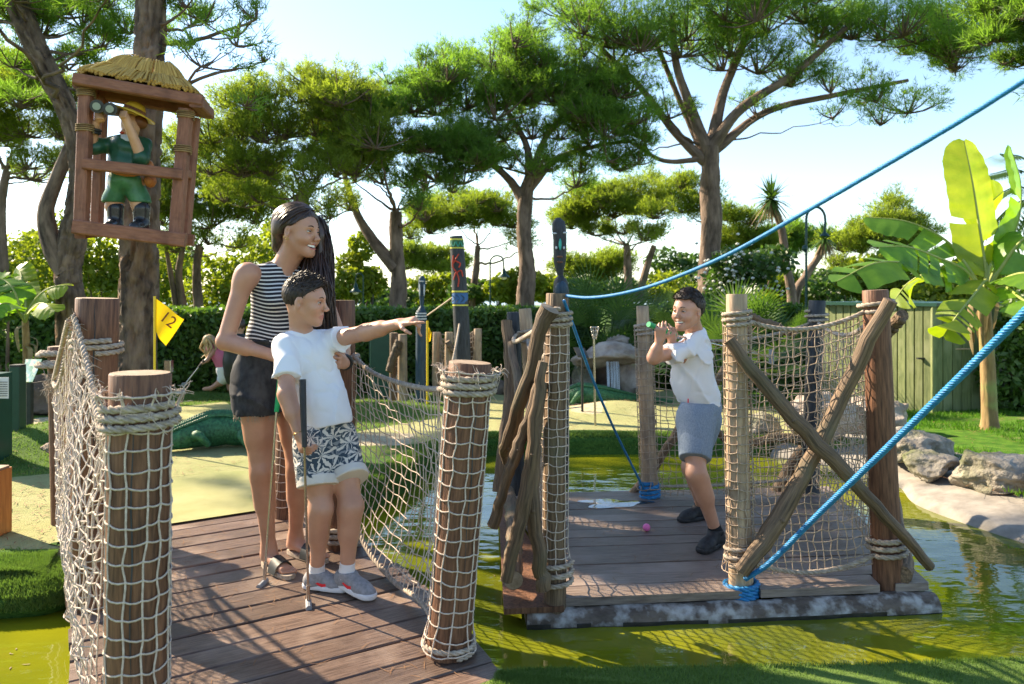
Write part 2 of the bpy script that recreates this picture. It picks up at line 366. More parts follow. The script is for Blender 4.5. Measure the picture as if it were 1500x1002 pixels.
path_polys = [[w2(*q) for q in [(500,556),(660,554),(655,578),(500,572)]], [w2(*q) for q in [(500,634),(610,634),(600,652),(500,652)]],
              [w2(*q) for q in [(836,588),(908,588),(880,614),(836,610)]], [w2(*q) for q in [(50,612),(130,606),(130,622),(40,630)]]]
lawn_polys = [[(3.05,4.6),(3.0,6.3),(3.0,9),(3.3,14.5),(16,14.5),(16,2.6),(3.6,3.2),(3.3,4.0)]]
def ground_material():
    m = bpy.data.materials.new('course_ground'); m.use_nodes=True; nt=m.node_tree; N=nt.nodes; L=nt.links; N.clear()
    out=N.new('ShaderNodeOutputMaterial'); b=N.new('ShaderNodeBsdfPrincipled'); b.inputs['Roughness'].default_value=.95; b.inputs['Specular IOR Level'].default_value=.1
    tc=N.new('ShaderNodeTexCoord'); co=tc.outputs['Object']
    def nz(s, d=5):
        n=N.new('ShaderNodeTexNoise'); n.inputs['Scale'].default_value=s; n.inputs['Detail'].default_value=d; L.new(co,n.inputs[0]); return n.outputs[0]
    def ramp(f, a, c, lo=.35, hi=.65):
        r=N.new('ShaderNodeValToRGB'); r.color_ramp.elements[0].position=lo; r.color_ramp.elements[1].position=hi
        r.color_ramp.elements[0].color=(*a,1); r.color_ramp.elements[1].color=(*c,1); L.new(f,r.inputs[0]); return r.outputs[0]
    def mix(f, a, c):
        x=N.new('ShaderNodeMixRGB'); L.new(f,x.inputs[0]); L.new(a,x.inputs[1]); L.new(c,x.inputs[2]); return x.outputs[0]
    def thr(name, w=.012, wob=.03):
        a=N.new('ShaderNodeAttribute'); a.attribute_name=name
        n=nz(9,3); s=N.new('ShaderNodeMath'); s.operation='MULTIPLY_ADD'; L.new(n,s.inputs[0]); s.inputs[1].default_value=wob*2; L.new(a.outputs['Fac'],s.inputs[2])
        r=N.new('ShaderNodeMapRange'); r.inputs[1].default_value=wob; r.inputs[2].default_value=wob+w; L.new(s.outputs[0],r.inputs[0]); return r.outputs[0]
    fine=nz(220,2)
    turf=ramp(nz(1.2), (.060,.120,.022), (.125,.195,.042)); fair=ramp(nz(1.6), (.26,.28,.115), (.38,.365,.175))
    fair2=mix(ramp(fine,(0,0,0),(1,1,1),.3,.7), fair, ramp(nz(7),(.29,.30,.13),(.37,.36,.18)))
    lawn=mix(ramp(nz(1.1),(0,0,0),(1,1,1),.58,.66), ramp(nz(9),(.045,.12,.012),(.10,.20,.022)), ramp(nz(30),(.22,.17,.09),(.34,.27,.16)))
    path=ramp(nz(18),(.40,.34,.22),(.52,.45,.31))
    c=mix(thr('lawn',.05,.06), turf, lawn); c=mix(thr('fair'), c, fair2); c=mix(thr('path'), c, path)
    L.new(c,b.inputs['Base Color'])
    bp=N.new('ShaderNodeBump'); bp.inputs['Strength'].default_value=1; bp.inputs['Distance'].default_value=.008; L.new(nz(150,4),bp.inputs['Height']); L.new(bp.outputs[0],b.inputs['Normal'])
    L.new(b.outputs[0],out.inputs[0]); return m
def make_ground():
    def axis(lo, hi, a, b, st, gr):
        v=list(np.arange(a,b,st)); x=v[-1]; s=st
        while x<hi: s*=gr; x+=s; v.append(x)
        x=a; s=st; pre=[]
        while x>lo: s*=gr; x-=s; pre.append(x)
        return np.array(pre[::-1]+v)
    xs=axis(-150,150,-7,9,.1,1.12); ys=axis(-12,170,1.0,17,.1,1.12)
    X,Y=np.meshgrid(xs,ys)
    pd=sdist(pond_poly,X,Y)
    Z=terr_v(Y)+bumps(X,Y)-.004
    rr_=np.full(X.shape,1e9)
    for a,b in zip(right_rim,right_rim[1:]):
        a=np.array(a);e=np.array(b)-a;t=np.clip(((X-a[0])*e[0]+(Y-a[1])*e[1])/(e@e),0,1); rr_=np.minimum(rr_,np.hypot(X-a[0]-t*e[0],Y-a[1]-t*e[1]))
    Z=np.where((pd>-.13)|((rr_<.44)&(Y<6.8)), -.62, Z)
    mb=MB(); ny,nx=X.shape; i=np.arange(ny-1)[:,None]*nx; j=np.arange(nx-1)[None,:]
    q=np.stack([i+j,i+j+1,i+nx+j+1,i+nx+j],-1).reshape(-1,4)
    V=np.stack([X,Y,Z],-1).reshape(-1,3); mb.add(V,q)
    o=struct('ground',mb,ground_material())
    for nm, polys in (('fair',fair_polys),('path',path_polys),('lawn',lawn_polys)):
        a=np.full(X.shape,-1e3)
        for p in polys: a=np.maximum(a,sdist(p,X,Y))
        at=o.data.attributes.new(nm,'FLOAT','POINT'); at.data.foreach_set('value',np.clip(a,-3,3).astype(np.float32).ravel())
make_ground()
def bank(name, pts, prof, m, n=80, lumps=.01, seed=1, flip=False):
    p=smooth_path([(x,y,0) for x,y in pts], n); t=np.gradient(p,axis=0); t/=np.linalg.norm(t,axis=1)[:,None]
    nrm=np.stack([t[:,1],-t[:,0]],1)*(-1 if flip else 1)
    rows=[]
    for s,z in prof:
        q=np.stack([p[:,0]+nrm[:,0]*s, p[:,1]+nrm[:,1]*s, np.full(n,z)],1)
        w=np.array([noise.noise(Vector((a[0]*2.3,a[1]*2.3,s*5+seed))) for a in q])
        q[:,2]+=w*lumps*(1 if z>-.2 else 0); q[:,:2]+=nrm*(w*lumps*1.5)[:,None]
        rows.append(q)
    V=np.stack(rows,0); a,b=V.shape[:2]; i=np.arange(a-1)[:,None]*b; j=np.arange(b-1)[None,:]
    q=np.stack([i+j,i+j+1,i+b+j+1,i+b+j],-1).reshape(-1,4); mb=MB(); mb.add(V.reshape(-1,3),q if not flip else q[:,::-1]); return struct(name,mb,m)
prof=[(0,-.5),(0,-.05),(.012,-.02),(.035,-.005),(.07,.002),(.18,.004),(.30,.002)]
bank('near_turf_bank', near_bank, prof, M['turf'], 120)
bank('far_turf_bank', far_bank, prof, M['rough'], 110)
bank('left_turf_bank', left_bank, [(.06,-.5),(.05,-.16),(0,-.12),(.02,-.07),(.10,-.03),(.22,-.005),(.36,.006),(.48,.004)], M['rough'], 80, .02)
bank('concrete_pond_rim', right_rim, [(-.05,-.5),(-.05,-.17),(0,-.115),(.02,-.105),(.12,-.085),(.26,-.06),(.42,-.025),(.55,.004),(.60,.010),(.68,.006)], M['concrete'], 90, .008)

def sheet(name, pts, z, m):
    import bmesh
    bm=bmesh.new(); vs=[bm.verts.new((p[0],p[1],z)) for p in pts]; bm.faces.new(vs); bmesh.ops.triangulate(bm,faces=bm.faces[:])
    v=[tuple(x.co) for x in bm.verts]; f=[[l.index for l in g.verts] for g in bm.faces]; bm.verts.index_update(); f=[[l.index for l in g.verts] for g in bm.faces]; bm.free(); mb=MB(); mb.add(v,f,None,0,False); return struct(name,mb,m)
_q=[G(*q) for q in [(80,798),(86,765),(120,735),(245,704),(330,692),(420,692),(470,706),(480,722),(455,739),(420,744),(250,770),(150,786)]]
sheet('landing_carpet',[(v.x,v.y) for v in _q],.012,M['fair'])
def water_material():
    m=bpy.data.materials.new('pond_water'); m.use_nodes=True; nt=m.node_tree; N=nt.nodes; L=nt.links; N.clear()
    out=N.new('ShaderNodeOutputMaterial'); b=N.new('ShaderNodeBsdfPrincipled'); tc=N.new('ShaderNodeTexCoord')
    n=N.new('ShaderNodeTexNoise'); n.inputs['Scale'].default_value=.8; n.inputs['Detail'].default_value=6; L.new(tc.outputs['Object'],n.inputs[0])
    r=N.new('ShaderNodeValToRGB'); r.color_ramp.elements[0].position=.35; r.color_ramp.elements[1].position=.7
    r.color_ramp.elements[0].color=(.085,.110,.010,1); r.color_ramp.elements[1].color=(.25,.25,.008,1); L.new(n.outputs[0],r.inputs[0]); L.new(r.outputs[0],b.inputs['Base Color'])
    b.inputs['Roughness'].default_value=.03; b.inputs['IOR'].default_value=1.33; b.inputs['Specular IOR Level'].default_value=.95
    w=N.new('ShaderNodeTexNoise'); w.inputs['Scale'].default_value=3.2; w.inputs['Detail'].default_value=3; w.inputs['Roughness'].default_value=.45
    mp=N.new('ShaderNodeMapping'); mp.inputs['Scale'].default_value=(1,2.2,1); L.new(tc.outputs['Object'],mp.inputs[0]); L.new(mp.outputs[0],w.inputs[0])
    bp=N.new('ShaderNodeBump'); bp.inputs['Strength'].default_value=.16; bp.inputs['Distance'].default_value=.03; L.new(w.outputs[0],bp.inputs['Height']); L.new(bp.outputs[0],b.inputs['Normal'])
    L.new(b.outputs[0],out.inputs[0]); return m
mb=MB(); xs=np.linspace(-6.5,4.2,40); ys=np.linspace(1.9,7.3,24); X,Y=np.meshgrid(xs,ys); nx=40
i=np.arange(23)[:,None]*nx; j=np.arange(39)[None,:]; mb.add(np.stack([X,Y,X*0-.16],-1).reshape(-1,3), np.stack([i+j,i+j+1,i+nx+j+1,i+nx+j],-1).reshape(-1,4))
struct('water', mb, water_material())
mb=MB(); mb.add([(-2500,150,-1.55),(2500,150,-1.55),(2500,2800,-1.55),(-2500,2800,-1.55)], [[0,1,2,3]])
struct('sea', mb, mat('sea_water',(.25,.30,.32),rough=.25,bump=.3,bscale=.6,coord='o',bdist=.2))
mb=MB(); V=[]; xs=np.linspace(-400,400,80)
for k,x in enumerate(xs): h=2+1.5*noise.noise(Vector((x*.02,3,1)))+1.5*noise.noise(Vector((x*.11,9,1))); V+=[(x,290,-1.6),(x,300,h*.55),(x,325,-1.6)]
q=[[k*3+a,k*3+3+a,k*3+4+a,k*3+1+a] for k in range(79) for a in (0,1)]; mb.add(V,q)
struct('distant_tree_line', mb, M['hedge'])

# ---------------------------------------------------------------- grass blades (uncountable)
def blades(name, pts, hmin, hmax, w, m, lean=.35, seed=3):
    pts=np.array(pts); pts=pts[sdist([(v.x,v.y) for v in _q],pts[:,0],pts[:,1])<0]
    rg=np.random.default_rng(seed); n=len(pts); p=np.array(pts)
    a=rg.random(n)*2*pi; h=hmin+(hmax-hmin)*rg.random(n); le=rg.normal(0,lean,(n,2))*h[:,None]
    d=np.stack([np.cos(a),np.sin(a),np.zeros(n)],1)*w/2
    t=p+np.stack([le[:,0],le[:,1],h],1)
    V=np.stack([p-d,p+d,t],1).reshape(-1,3); f=np.arange(3*n).reshape(-1,3)
    tc=np.repeat(p,3,0); mb=MB(); mb.add(V,f,tc,0,False)
    return struct(name,mb,m,'stuff')
def on_bank(pts, n, s0, s1, zf, seed, n2=400):
    rg=np.random.default_rng(seed); p=smooth_path([(x,y,0) for x,y in pts], n2); t=np.gradient(p,axis=0); t/=np.linalg.norm(t,axis=1)[:,None]
    k=rg.integers(0,n2-1,n); s=s0+(s1-s0)*rg.random(n); f=rg.random(n)[:,None]
    q=p[k]*(1-f)+p[np.minimum(k+1,n2-1)]*f; q[:,0]+=t[k,1]*s; q[:,1]+=-t[k,0]*s; q[:,2]=zf(s); return q
blades('bank_turf_blades', np.concatenate([on_bank([(-.1,2.6)]+near_bank[4:], 90000, .0,.62, lambda s: np.where(s<.035,-.03+.7*s,-.001),1)]), .008,.020,.0032, M['blade'])
blades('left_bank_turf_blades', on_bank(left_bank, 60000, .0,.42, lambda s: np.interp(s,[0,.02,.1,.22,.36,.48],[-.12,-.07,-.03,-.005,.006,.004]),2), .012,.030,.005, M['blade'])
blades('far_bank_turf_blades', on_bank(far_bank, 26000, -.01,.2, lambda s: np.interp(s,[-.01,0,.03,.1],[-.12,-.06,-.005,.002]),4), .015,.035,.010, M['blade'])
rg=np.random.default_rng(11); q=np.stack([rg.uniform(3.0,9,60000), rg.uniform(4.4,12.5,60000)],1)
q=q[sdist(lawn_polys[0],q[:,0],q[:,1])>.15]; q=np.column_stack([q, terr_v(q[:,1])+bumps(q[:,0],q[:,1])])
nz_=np.array([noise.noise(Vector((a[0]*1.1,a[1]*1.1,0))) for a in q]); q=q[nz_<.28]
blades('lawn_grass', q, .02,.05,.010, M['lawnblade'])
q=np.stack([rg.uniform(-6,3,40000), rg.uniform(7.0,13,40000)],1)
ok=np.full(len(q),True)
for p_ in fair_polys+path_polys: ok&=sdist(p_,q[:,0],q[:,1])<0
q=q[ok]; q=np.column_stack([q, terr_v(q[:,1])+bumps(q[:,0],q[:,1])-.004]); blades('course_turf_blades', q, .012,.03,.012, M['blade'])
q=np.stack([rg.uniform(-4.6,-1.5,26000), rg.uniform(3.85,7.2,26000)],1); ok=np.full(len(q),True)
for p_ in fair_polys+path_polys: ok&=sdist(p_,q[:,0],q[:,1])<0
ok&=sdist(pond_poly,q[:,0],q[:,1])<-.3
q=q[ok]; q=np.column_stack([q, terr_v(q[:,1])+bumps(q[:,0],q[:,1])-.004]); blades('tee_turf_blades', q, .012,.028,.007, M['blade'])

def litter(name, q, Lmin, Lmax, m, seed, w=.0016):
    rg=np.random.default_rng(seed); n=len(q); a=rg.random(n)*2*pi; L=rg.uniform(Lmin,Lmax,n); d=np.stack([np.cos(a),np.sin(a),rg.normal(0,.06,n)],1)*L[:,None]/2; s=np.stack([-np.sin(a),np.cos(a),a*0],1)*w/2; k=np.stack([-np.sin(a),np.cos(a),a*0],1)*(rg.normal(0,.1,n)*L)[:,None]
    V=np.stack([q-d-s,q-d+s,q+k+s,q+k-s,q+d],1).reshape(-1,3); b=np.arange(n)[:,None]*5; mb=MB(); mb.add(V,b+np.array([[0,1,2,3]]),None,0,False); mb.add(V,b+np.array([[3,2,4]]),None,0,False); return struct(name,mb,m,'stuff')
LIT=mat('dry_pine_needles',(.16,.07,.03),(.30,.16,.07),30,rough=.8,bump=0)
rg=np.random.default_rng(77); q=np.stack([rg.uniform(-5,9,9000),rg.uniform(3.9,12,9000)],1); q=q[(sdist(pond_poly,q[:,0],q[:,1])<-.15)]; q=np.column_stack([q,terr_v(q[:,1])+bumps(q[:,0],q[:,1])+.008]); litter('fallen_pine_needles',q,.05,.13,LIT,1,.004)
q=np.stack([rg.uniform(-3.2,-1.9,500),rg.uniform(3.9,5.6,500)],1); q=np.column_stack([q,q[:,0]*0+.006]); litter('fallen_leaves_on_green',q,.02,.06,LIT,2,.006)
# ---------------------------------------------------------------- trees
def tufts(cent, axis, nb, L, w, rg, spread=.55):
    """needle tufts: nb thin triangles from each centre"""
    n=len(cent); c=np.repeat(cent,nb,0); a=np.repeat(axis,nb,0)
    d=a+rg.normal(0,spread,(n*nb,3)); d/=np.linalg.norm(d,axis=1)[:,None]
    l=L*(.6+.7*rg.random(n*nb))[:,None]
    s=np.cross(d,rg.normal(0,1,(n*nb,3))); s/=np.linalg.norm(s,axis=1)[:,None]+1e-9
    o=c+rg.normal(0,L*.18,(n*nb,3))
    V=np.stack([o-s*w/2, o+s*w/2, o+d*l],1).reshape(-1,3)
    return V, np.arange(len(V)).reshape(-1,3)
def lobe_pts(c, r, n, rg, flat=.88):
    """points through the upper shell of a lobe, broken into smaller clumps"""
    m=max(6,int(n/11)); d=rg.normal(0,1,(m,3)); d/=np.linalg.norm(d,axis=1)[:,None]
    d[:,2]=np.where(d[:,2]<-.25, -d[:,2]*.6, d[:,2])
    rr=(.30+.88*rg.random(m)**.8)[:,None]
    cc=np.array(c)+d*rr*np.array([r,r,r*flat])
    k=rg.integers(0,m,n); off=rg.normal(0,1,(n,3))*np.array([r,r,r*.7])*.155
    p=cc[k]+off; ax=d[k]*.8+off/(r*.155)*.18; ax[:,2]+=.55
    return p, ax, cc
def pine(name, label, d, trunk, lobes, ntuft=9000, nb=8, L=.17, w=.020, leaf='needle', bark='bark_far', r0=None, depth=1.0, fill=1.0, seed=0, group='umbrella pines of the park', extra=(), limb=1.0, fork=.55, base_z=None):
    """trunk: [(px,py,width_px)] from the ground up, at depth d. lobes: [(px,py,r_px[,dd])]"""
    rg=np.random.default_rng(seed+100)
    tp=[P(x,y,d) for x,y,_ in trunk]; wr=[(.82 if d>12 else 1)*ww*d/F/2 for *_,ww in trunk]
    gz=terr(d)-.05 if base_z is None else base_z; b=tp[0].copy(); b.z=gz; base=(b.x,b.y,gz)
    path=smooth_path([b]+tp if tp[0].z>gz+.05 else tp, 40); rad=np.interp(np.linspace(0,1,40), np.linspace(0,1,len(wr)+ (1 if tp[0].z>gz+.05 else 0)), ([wr[0]*1.25]+wr) if tp[0].z>gz+.05 else wr)
    root=thing(name,label,'tree',base,group)
    m1=MB()
    if bark=='bark': bark_tube(m1,path,np.array(rad)*.90-.012,seed)
    else: tube(m1,path,rad,16,True,0,1,.12,seed)
    for e in extra:      # extra stems given in pixels, same depth
        ep=[P(x,y,d+dd) for x,y,_,dd in e]; tube(m1,smooth_path(ep,18),np.interp(np.linspace(0,1,18),np.linspace(0,1,len(e)),[ww*d/F/2 for _,_,ww,_ in e]),9,True,0,1,.1,seed+3)
    C=[]; R=[]
    for lb in lobes:
        dd=lb[3] if len(lb)>3 else 0.0; c=P(lb[0],lb[1],d+dd); C.append(np.array(c)); R.append(1.15*lb[2]*(d+dd)/F)
    tx=path[-1][0]
    nfill=int(len(lobes)*fill)
    for k in range(nfill):     # the crown is round: lobes in front of and behind the ones seen
        j=rg.integers(0,len(lobes)); half=max(abs(c[0]-tx) for c in C[:len(lobes)])
        lim=math.sqrt(max(.1,1-min(1,abs(C[j][0]-tx)/(half+.1))**2))*half*.75*depth
        dy=rg.uniform(-lim,lim); f=(d+dy)/d; c=C[j]
        C.append(np.array([c[0]*f+rg.normal(0,.2), c[1]+dy, HE+(c[2]-HE)*f+rg.normal(0,.28)])); R.append(R[j]*rg.uniform(.7,1.1))
    # limbs: each lobe grows from the nearest good point of what exists already
    nodes=[(p,r) for p,r in zip(path[int(40*fork):],rad[int(40*fork):])]
    order=np.argsort([np.linalg.norm(c-path[-1]) for c in C]); m2=MB()
    for j in order:
        c=C[j]; tip=c-np.array([0,0,R[j]*.25])
        best=None; bd=1e9
        for p,r in nodes:
            v=tip-p; dist=np.linalg.norm(v); pen=max(0,.25-v[2]/(dist+1e-6))*dist*1.4+(.4 if r<.03 else 0)
            if dist+pen<bd: bd=dist+pen; best=(p,r)
        p,r=best; v=tip-p; dist=np.linalg.norm(v)
        r1=min(r*.75, max(.014,.010+.014*dist)*limb)
        mid=p+v*.45+np.array([rg.normal(0,.07)*dist, rg.normal(0,.07)*dist, -.06*dist+rg.normal(0,.03)*dist])
        q=smooth_path([p,mid,tip],12); q[1:-1]+=rg.normal(0,.012*dist,(10,3)); rr=np.linspace(r1,r1*.38,12)
        tube(m2,q,rr,6,False,0,1,.06,int(seed+j))
        nodes+= [(q[k],rr[k]) for k in (4,7,10)]
    Vs=[]; tot=sum(r*r for r in R); ax=[]; 
    for j,c in enumerate(C):
        n=int(.72*ntuft*R[j]**2/tot); 
        if n<8: continue
        pts,a,cc=lobe_pts(c,R[j],n,rg); Vs.append(pts); ax.append(a)
        root_p=c-np.array([0,0,R[j]*.25])
        for q in cc[:min(len(cc),16)]:
            mid=(root_p+q)/2-np.array([0,0,R[j]*.08]); tube(m2,smooth_path([root_p,mid,q],5),np.linspace(.016,.006,5)*max(.7,min(2.2,d/12)),4,False)
    c_=np.concatenate(Vs); a_=np.concatenate(ax); kf=1.0 if d<12 else .66
    if kf<1: c_=np.repeat(c_,2,0)+rg.normal(0,.06*d/17,(2*len(c_),3)); a_=np.repeat(a_,2,0)+rg.normal(0,.3,(2*len(c_)//1*1 if False else len(c_),3))
    nb_=nb if kf==1 else max(4,nb-2)
    V,f=tufts(c_,a_,nb_,L*kf,w*(.62 if kf<1 else .9),rg,.75)
    tcc=np.repeat(c_,nb_*3,0)*1.0
    part('trunk',m1,M[bark],root); part('limbs',m2,M[bark],root)
    m3=MB(); m3.add(V,f,tcc,0,False); part('crown',m3,M[leaf],root,kind='stuff')
    return root
def row(x0,y0,x1,y1,n,r,dd=0):
    return [(x0+(x1-x0)*k/(n-1), y0+(y1-y0)*k/(n-1)+random.uniform(-6,6), r*random.uniform(.85,1.15), dd) for k in range(n)]
# the great umbrella pine in the middle right
pine('umbrella_pine','tallest umbrella pine with broad crown over the middle, trunk behind the boy with black shoes',17.5,
  [(1040,446,44),(1038,400,38),(1042,330,36),(1040,270,34),(1042,215,30)],
  row(770,40,760,130,4,36)+row(830,20,900,80,3,45)+row(800,100,880,180,4,40)+row(880,-30,1200,-60,6,60)+row(890,60,1180,20,6,58)+row(920,130,980,160,2,40)+
  row(1200,40,1390,60,5,46)+row(1160,110,1330,150,4,36)+row(1060,90,1160,110,3,46)+[(1290,175,30,0),(1385,25,30,0),(1220,165,28,0),(1395,85,24,0),(1240,-20,50,0),(750,70,26,0),(1110,165,24,0)],
  21000,8,.20,.024,'needle',fill=1.1,seed=1,limb=1.5,fork=.72,depth=.7,extra=[
   [(1040,232,20,0),(1012,160,16,0),(990,90,11,0),(985,20,8,0)],[(1042,222,20,0),(1058,140,15,.2),(1090,60,11,.3),(1110,0,8,.3)],[(1042,215,20,0),(1085,160,15,-.2),(1160,110,11,-.3),(1240,40,7,-.3)],[(1045,222,14,0),(1120,165,11,.2),(1220,140,8,.3),(1330,118,5,.4)],
   [(1036,240,16,0),(985,190,12,.1),(940,130,9,.2),(880,70,6,.2)],[(1034,232,9,0),(975,236,7,0),(930,212,5,0)],[(1030,225,12,.2),(1005,170,9,.4),(960,60,7,.6)]])
pine('umbrella_pine','umbrella pine with grey trunk left of the long carved face pole',17,
  [(770,452,32),(772,400,30),(768,340,27),(770,290,25),(780,250,20)],
  row(635,110,760,90,4,38)+row(640,160,900,130,7,42)+row(660,205,940,185,8,38)+row(700,235,900,240,5,30)+[(620,130,26,0),(925,215,26,0),(610,165,20,0),(800,90,36,0),(850,110,30,0)],
  12500,8,.18,.024,'needle',fill=1.0,seed=2,limb=1.4,fork=.62,depth=.7,extra=[[(770,300,18,0),(745,262,12,.1),(700,225,8,.2),(650,190,5,.2)],[(775,275,16,0),(812,235,11,.1),(870,215,7,.2),(930,205,4,.2)],[(776,262,14,0),(770,210,10,.1),(735,150,7,.2)],[(778,262,13,0),(800,200,9,.1),(850,140,6,.2)]])
pine('umbrella_pine','umbrella pine with forked lower stem behind the pointing arm',16.5,
  [(583,452,30),(584,400,27),(580,350,24),(580,310,20)],
  row(500,180,640,150,5,36)+row(490,220,700,215,7,36)+row(520,265,680,262,5,28)+[(560,150,26,0),(470,200,26,0),(690,245,24,0)],
  8500,8,.18,.024,'needle_b',fill=1.0,seed=3,limb=1.5,fork=.7,depth=.7,extra=[[(580,392,22,0),(552,360,16,0),(525,318,12,.2),(512,280,10,.4),(500,240,7,.6)]])
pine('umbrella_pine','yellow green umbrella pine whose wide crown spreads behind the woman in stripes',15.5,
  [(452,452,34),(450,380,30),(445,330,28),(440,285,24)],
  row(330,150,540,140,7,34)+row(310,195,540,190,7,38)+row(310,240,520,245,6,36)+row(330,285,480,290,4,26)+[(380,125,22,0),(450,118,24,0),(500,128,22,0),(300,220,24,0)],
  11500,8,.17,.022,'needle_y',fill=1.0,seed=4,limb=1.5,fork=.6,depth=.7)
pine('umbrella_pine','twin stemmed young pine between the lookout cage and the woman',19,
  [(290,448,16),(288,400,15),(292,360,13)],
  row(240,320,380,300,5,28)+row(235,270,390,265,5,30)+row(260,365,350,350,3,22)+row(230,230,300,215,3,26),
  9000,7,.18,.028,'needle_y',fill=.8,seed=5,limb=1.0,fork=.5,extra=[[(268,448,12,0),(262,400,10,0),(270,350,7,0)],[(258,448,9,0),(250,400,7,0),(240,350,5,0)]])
pine('umbrella_pine','slender pine beneath the round crown left of the thick charred totem',30,
  [(692,440,12),(697,400,12),(700,360,10)], row(620,330,750,325,6,22)+row(640,305,735,300,4,20)+[(600,345,16,0),(760,345,16,0),(690,290,16,0)],
  6500,6,.26,.045,'needle_y',fill=.8,seed=6,limb=1.3,fork=.6)
pine('umbrella_pine','small far pine with crooked stem right of the paddle totem',38,
  [(650,442,11),(643,425,10),(636,405,8)], row(598,395,670,390,4,17)+row(605,380,660,378,3,14),
  3500,6,.3,.055,'needle_y',fill=.8,seed=7,limb=1.0,fork=.5)
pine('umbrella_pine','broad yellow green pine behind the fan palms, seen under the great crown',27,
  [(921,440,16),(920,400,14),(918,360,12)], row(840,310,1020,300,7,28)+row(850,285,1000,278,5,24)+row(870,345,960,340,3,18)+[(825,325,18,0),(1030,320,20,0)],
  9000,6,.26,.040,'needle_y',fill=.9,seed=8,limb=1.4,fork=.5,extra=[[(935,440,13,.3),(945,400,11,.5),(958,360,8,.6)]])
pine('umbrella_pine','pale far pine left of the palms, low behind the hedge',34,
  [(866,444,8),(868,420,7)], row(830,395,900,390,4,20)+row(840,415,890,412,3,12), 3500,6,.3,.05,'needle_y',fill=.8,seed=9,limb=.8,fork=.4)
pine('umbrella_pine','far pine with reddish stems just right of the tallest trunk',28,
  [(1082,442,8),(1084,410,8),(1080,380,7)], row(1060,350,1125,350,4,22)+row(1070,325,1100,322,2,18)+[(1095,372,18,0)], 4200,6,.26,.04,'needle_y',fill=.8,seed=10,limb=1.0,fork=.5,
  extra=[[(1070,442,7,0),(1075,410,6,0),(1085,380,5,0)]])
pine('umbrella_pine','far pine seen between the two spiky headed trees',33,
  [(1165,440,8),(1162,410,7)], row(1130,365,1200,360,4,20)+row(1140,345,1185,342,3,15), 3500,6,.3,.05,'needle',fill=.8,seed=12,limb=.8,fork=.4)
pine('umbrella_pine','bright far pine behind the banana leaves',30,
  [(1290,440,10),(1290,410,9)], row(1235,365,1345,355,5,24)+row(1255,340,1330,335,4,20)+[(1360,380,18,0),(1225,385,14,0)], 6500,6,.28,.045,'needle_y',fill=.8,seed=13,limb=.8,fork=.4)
pine('umbrella_pine','pine reaching into the picture at the upper right corner',11,
  [(1640,470,40),(1630,300,36),(1600,150,28),(1570,60,20)], row(1450,20,1560,60,4,34)+row(1460,60,1540,120,3,28)+row(1480,-30,1600,-40,3,50)+[(1470,90,16,0),(1490,45,26,0),(1620,60,50,0)],
  6500,8,.15,.016,'needle',fill=.6,seed=14,limb=1.2,fork=.7)
# left side
pine('lookout_pine','thick furrowed pine trunk that carries the wooden lookout cage',7.3,
  [(199,640,66),(201,540,62),(203,440,61),(205,330,60),(210,200,56),(218,100,50),(221,20,47),(222,-120,44),(224,-330,38),(224,-560,30)],
  row(-60,-640,520,-660,5,120)+row(0,-500,480,-480,4,110)+row(-80,-820,480,-820,4,130)+
  [(300,20,45,.2),(345,45,36,.2),(375,20,30,.1),(260,-20,40,.3),(330,-40,50,.1),(385,85,20,0),(350,90,16,.1),(130,-60,60,.6)],
  9500,9,.13,.010,'needle',bark='bark',fill=.6,seed=15,limb=1.2,fork=.5,group=None)
pine('leaning_pine','dark pine leaning out over the top left corner, its stem passing behind the lookout cage',9.6,
  [(104,452,44),(100,400,40),(108,340,42),(118,260,34),(105,180,32),(72,110,34),(35,30,38),(5,-60,36),(-20,-160,30)],
  [(-250,-180,34,1.2),(-350,-150,34,1.0)]+row(-60,-190,200,-180,4,70)+[(60,40,40,.4),(120,30,44,.5),(20,90,34,.5),(150,60,30,.4),(70,-30,60,.3),(160,0,40,.6),(100,95,26,.5),(25,20,40,.6),(-40,0,60,.3),(190,40,36,.8),(235,60,30,.9),(60,110,30,.8),(150,120,28,.9),(95,10,40,.9),(280,30,30,1.0),(30,140,28,.8)],  # first two lobes hang out of view, added to shade the near deck
  9500,8,.14,.012,'needle',bark='bark',fill=.5,seed=16,limb=1.1,fork=.5,group=None,extra=[[(100,400,34,0),(80,365,30,0),(68,310,22,0),(88,250,20,.1),(112,190,16,.2)]])
pine('umbrella_pine','pine at the left edge with many bare limbs, behind the leaning one',13.5,
  [(3,450,20),(4,380,17),(2,300,15),(10,250,12)], row(0,150,110,140,4,36)+row(-10,200,90,195,3,34)+[(40,240,26,0),(85,235,22,0),(-30,180,40,0),(20,110,34,0)],
  7000,7,.16,.020,'needle_y',fill=.8,seed=17,limb=1.3,fork=.4)

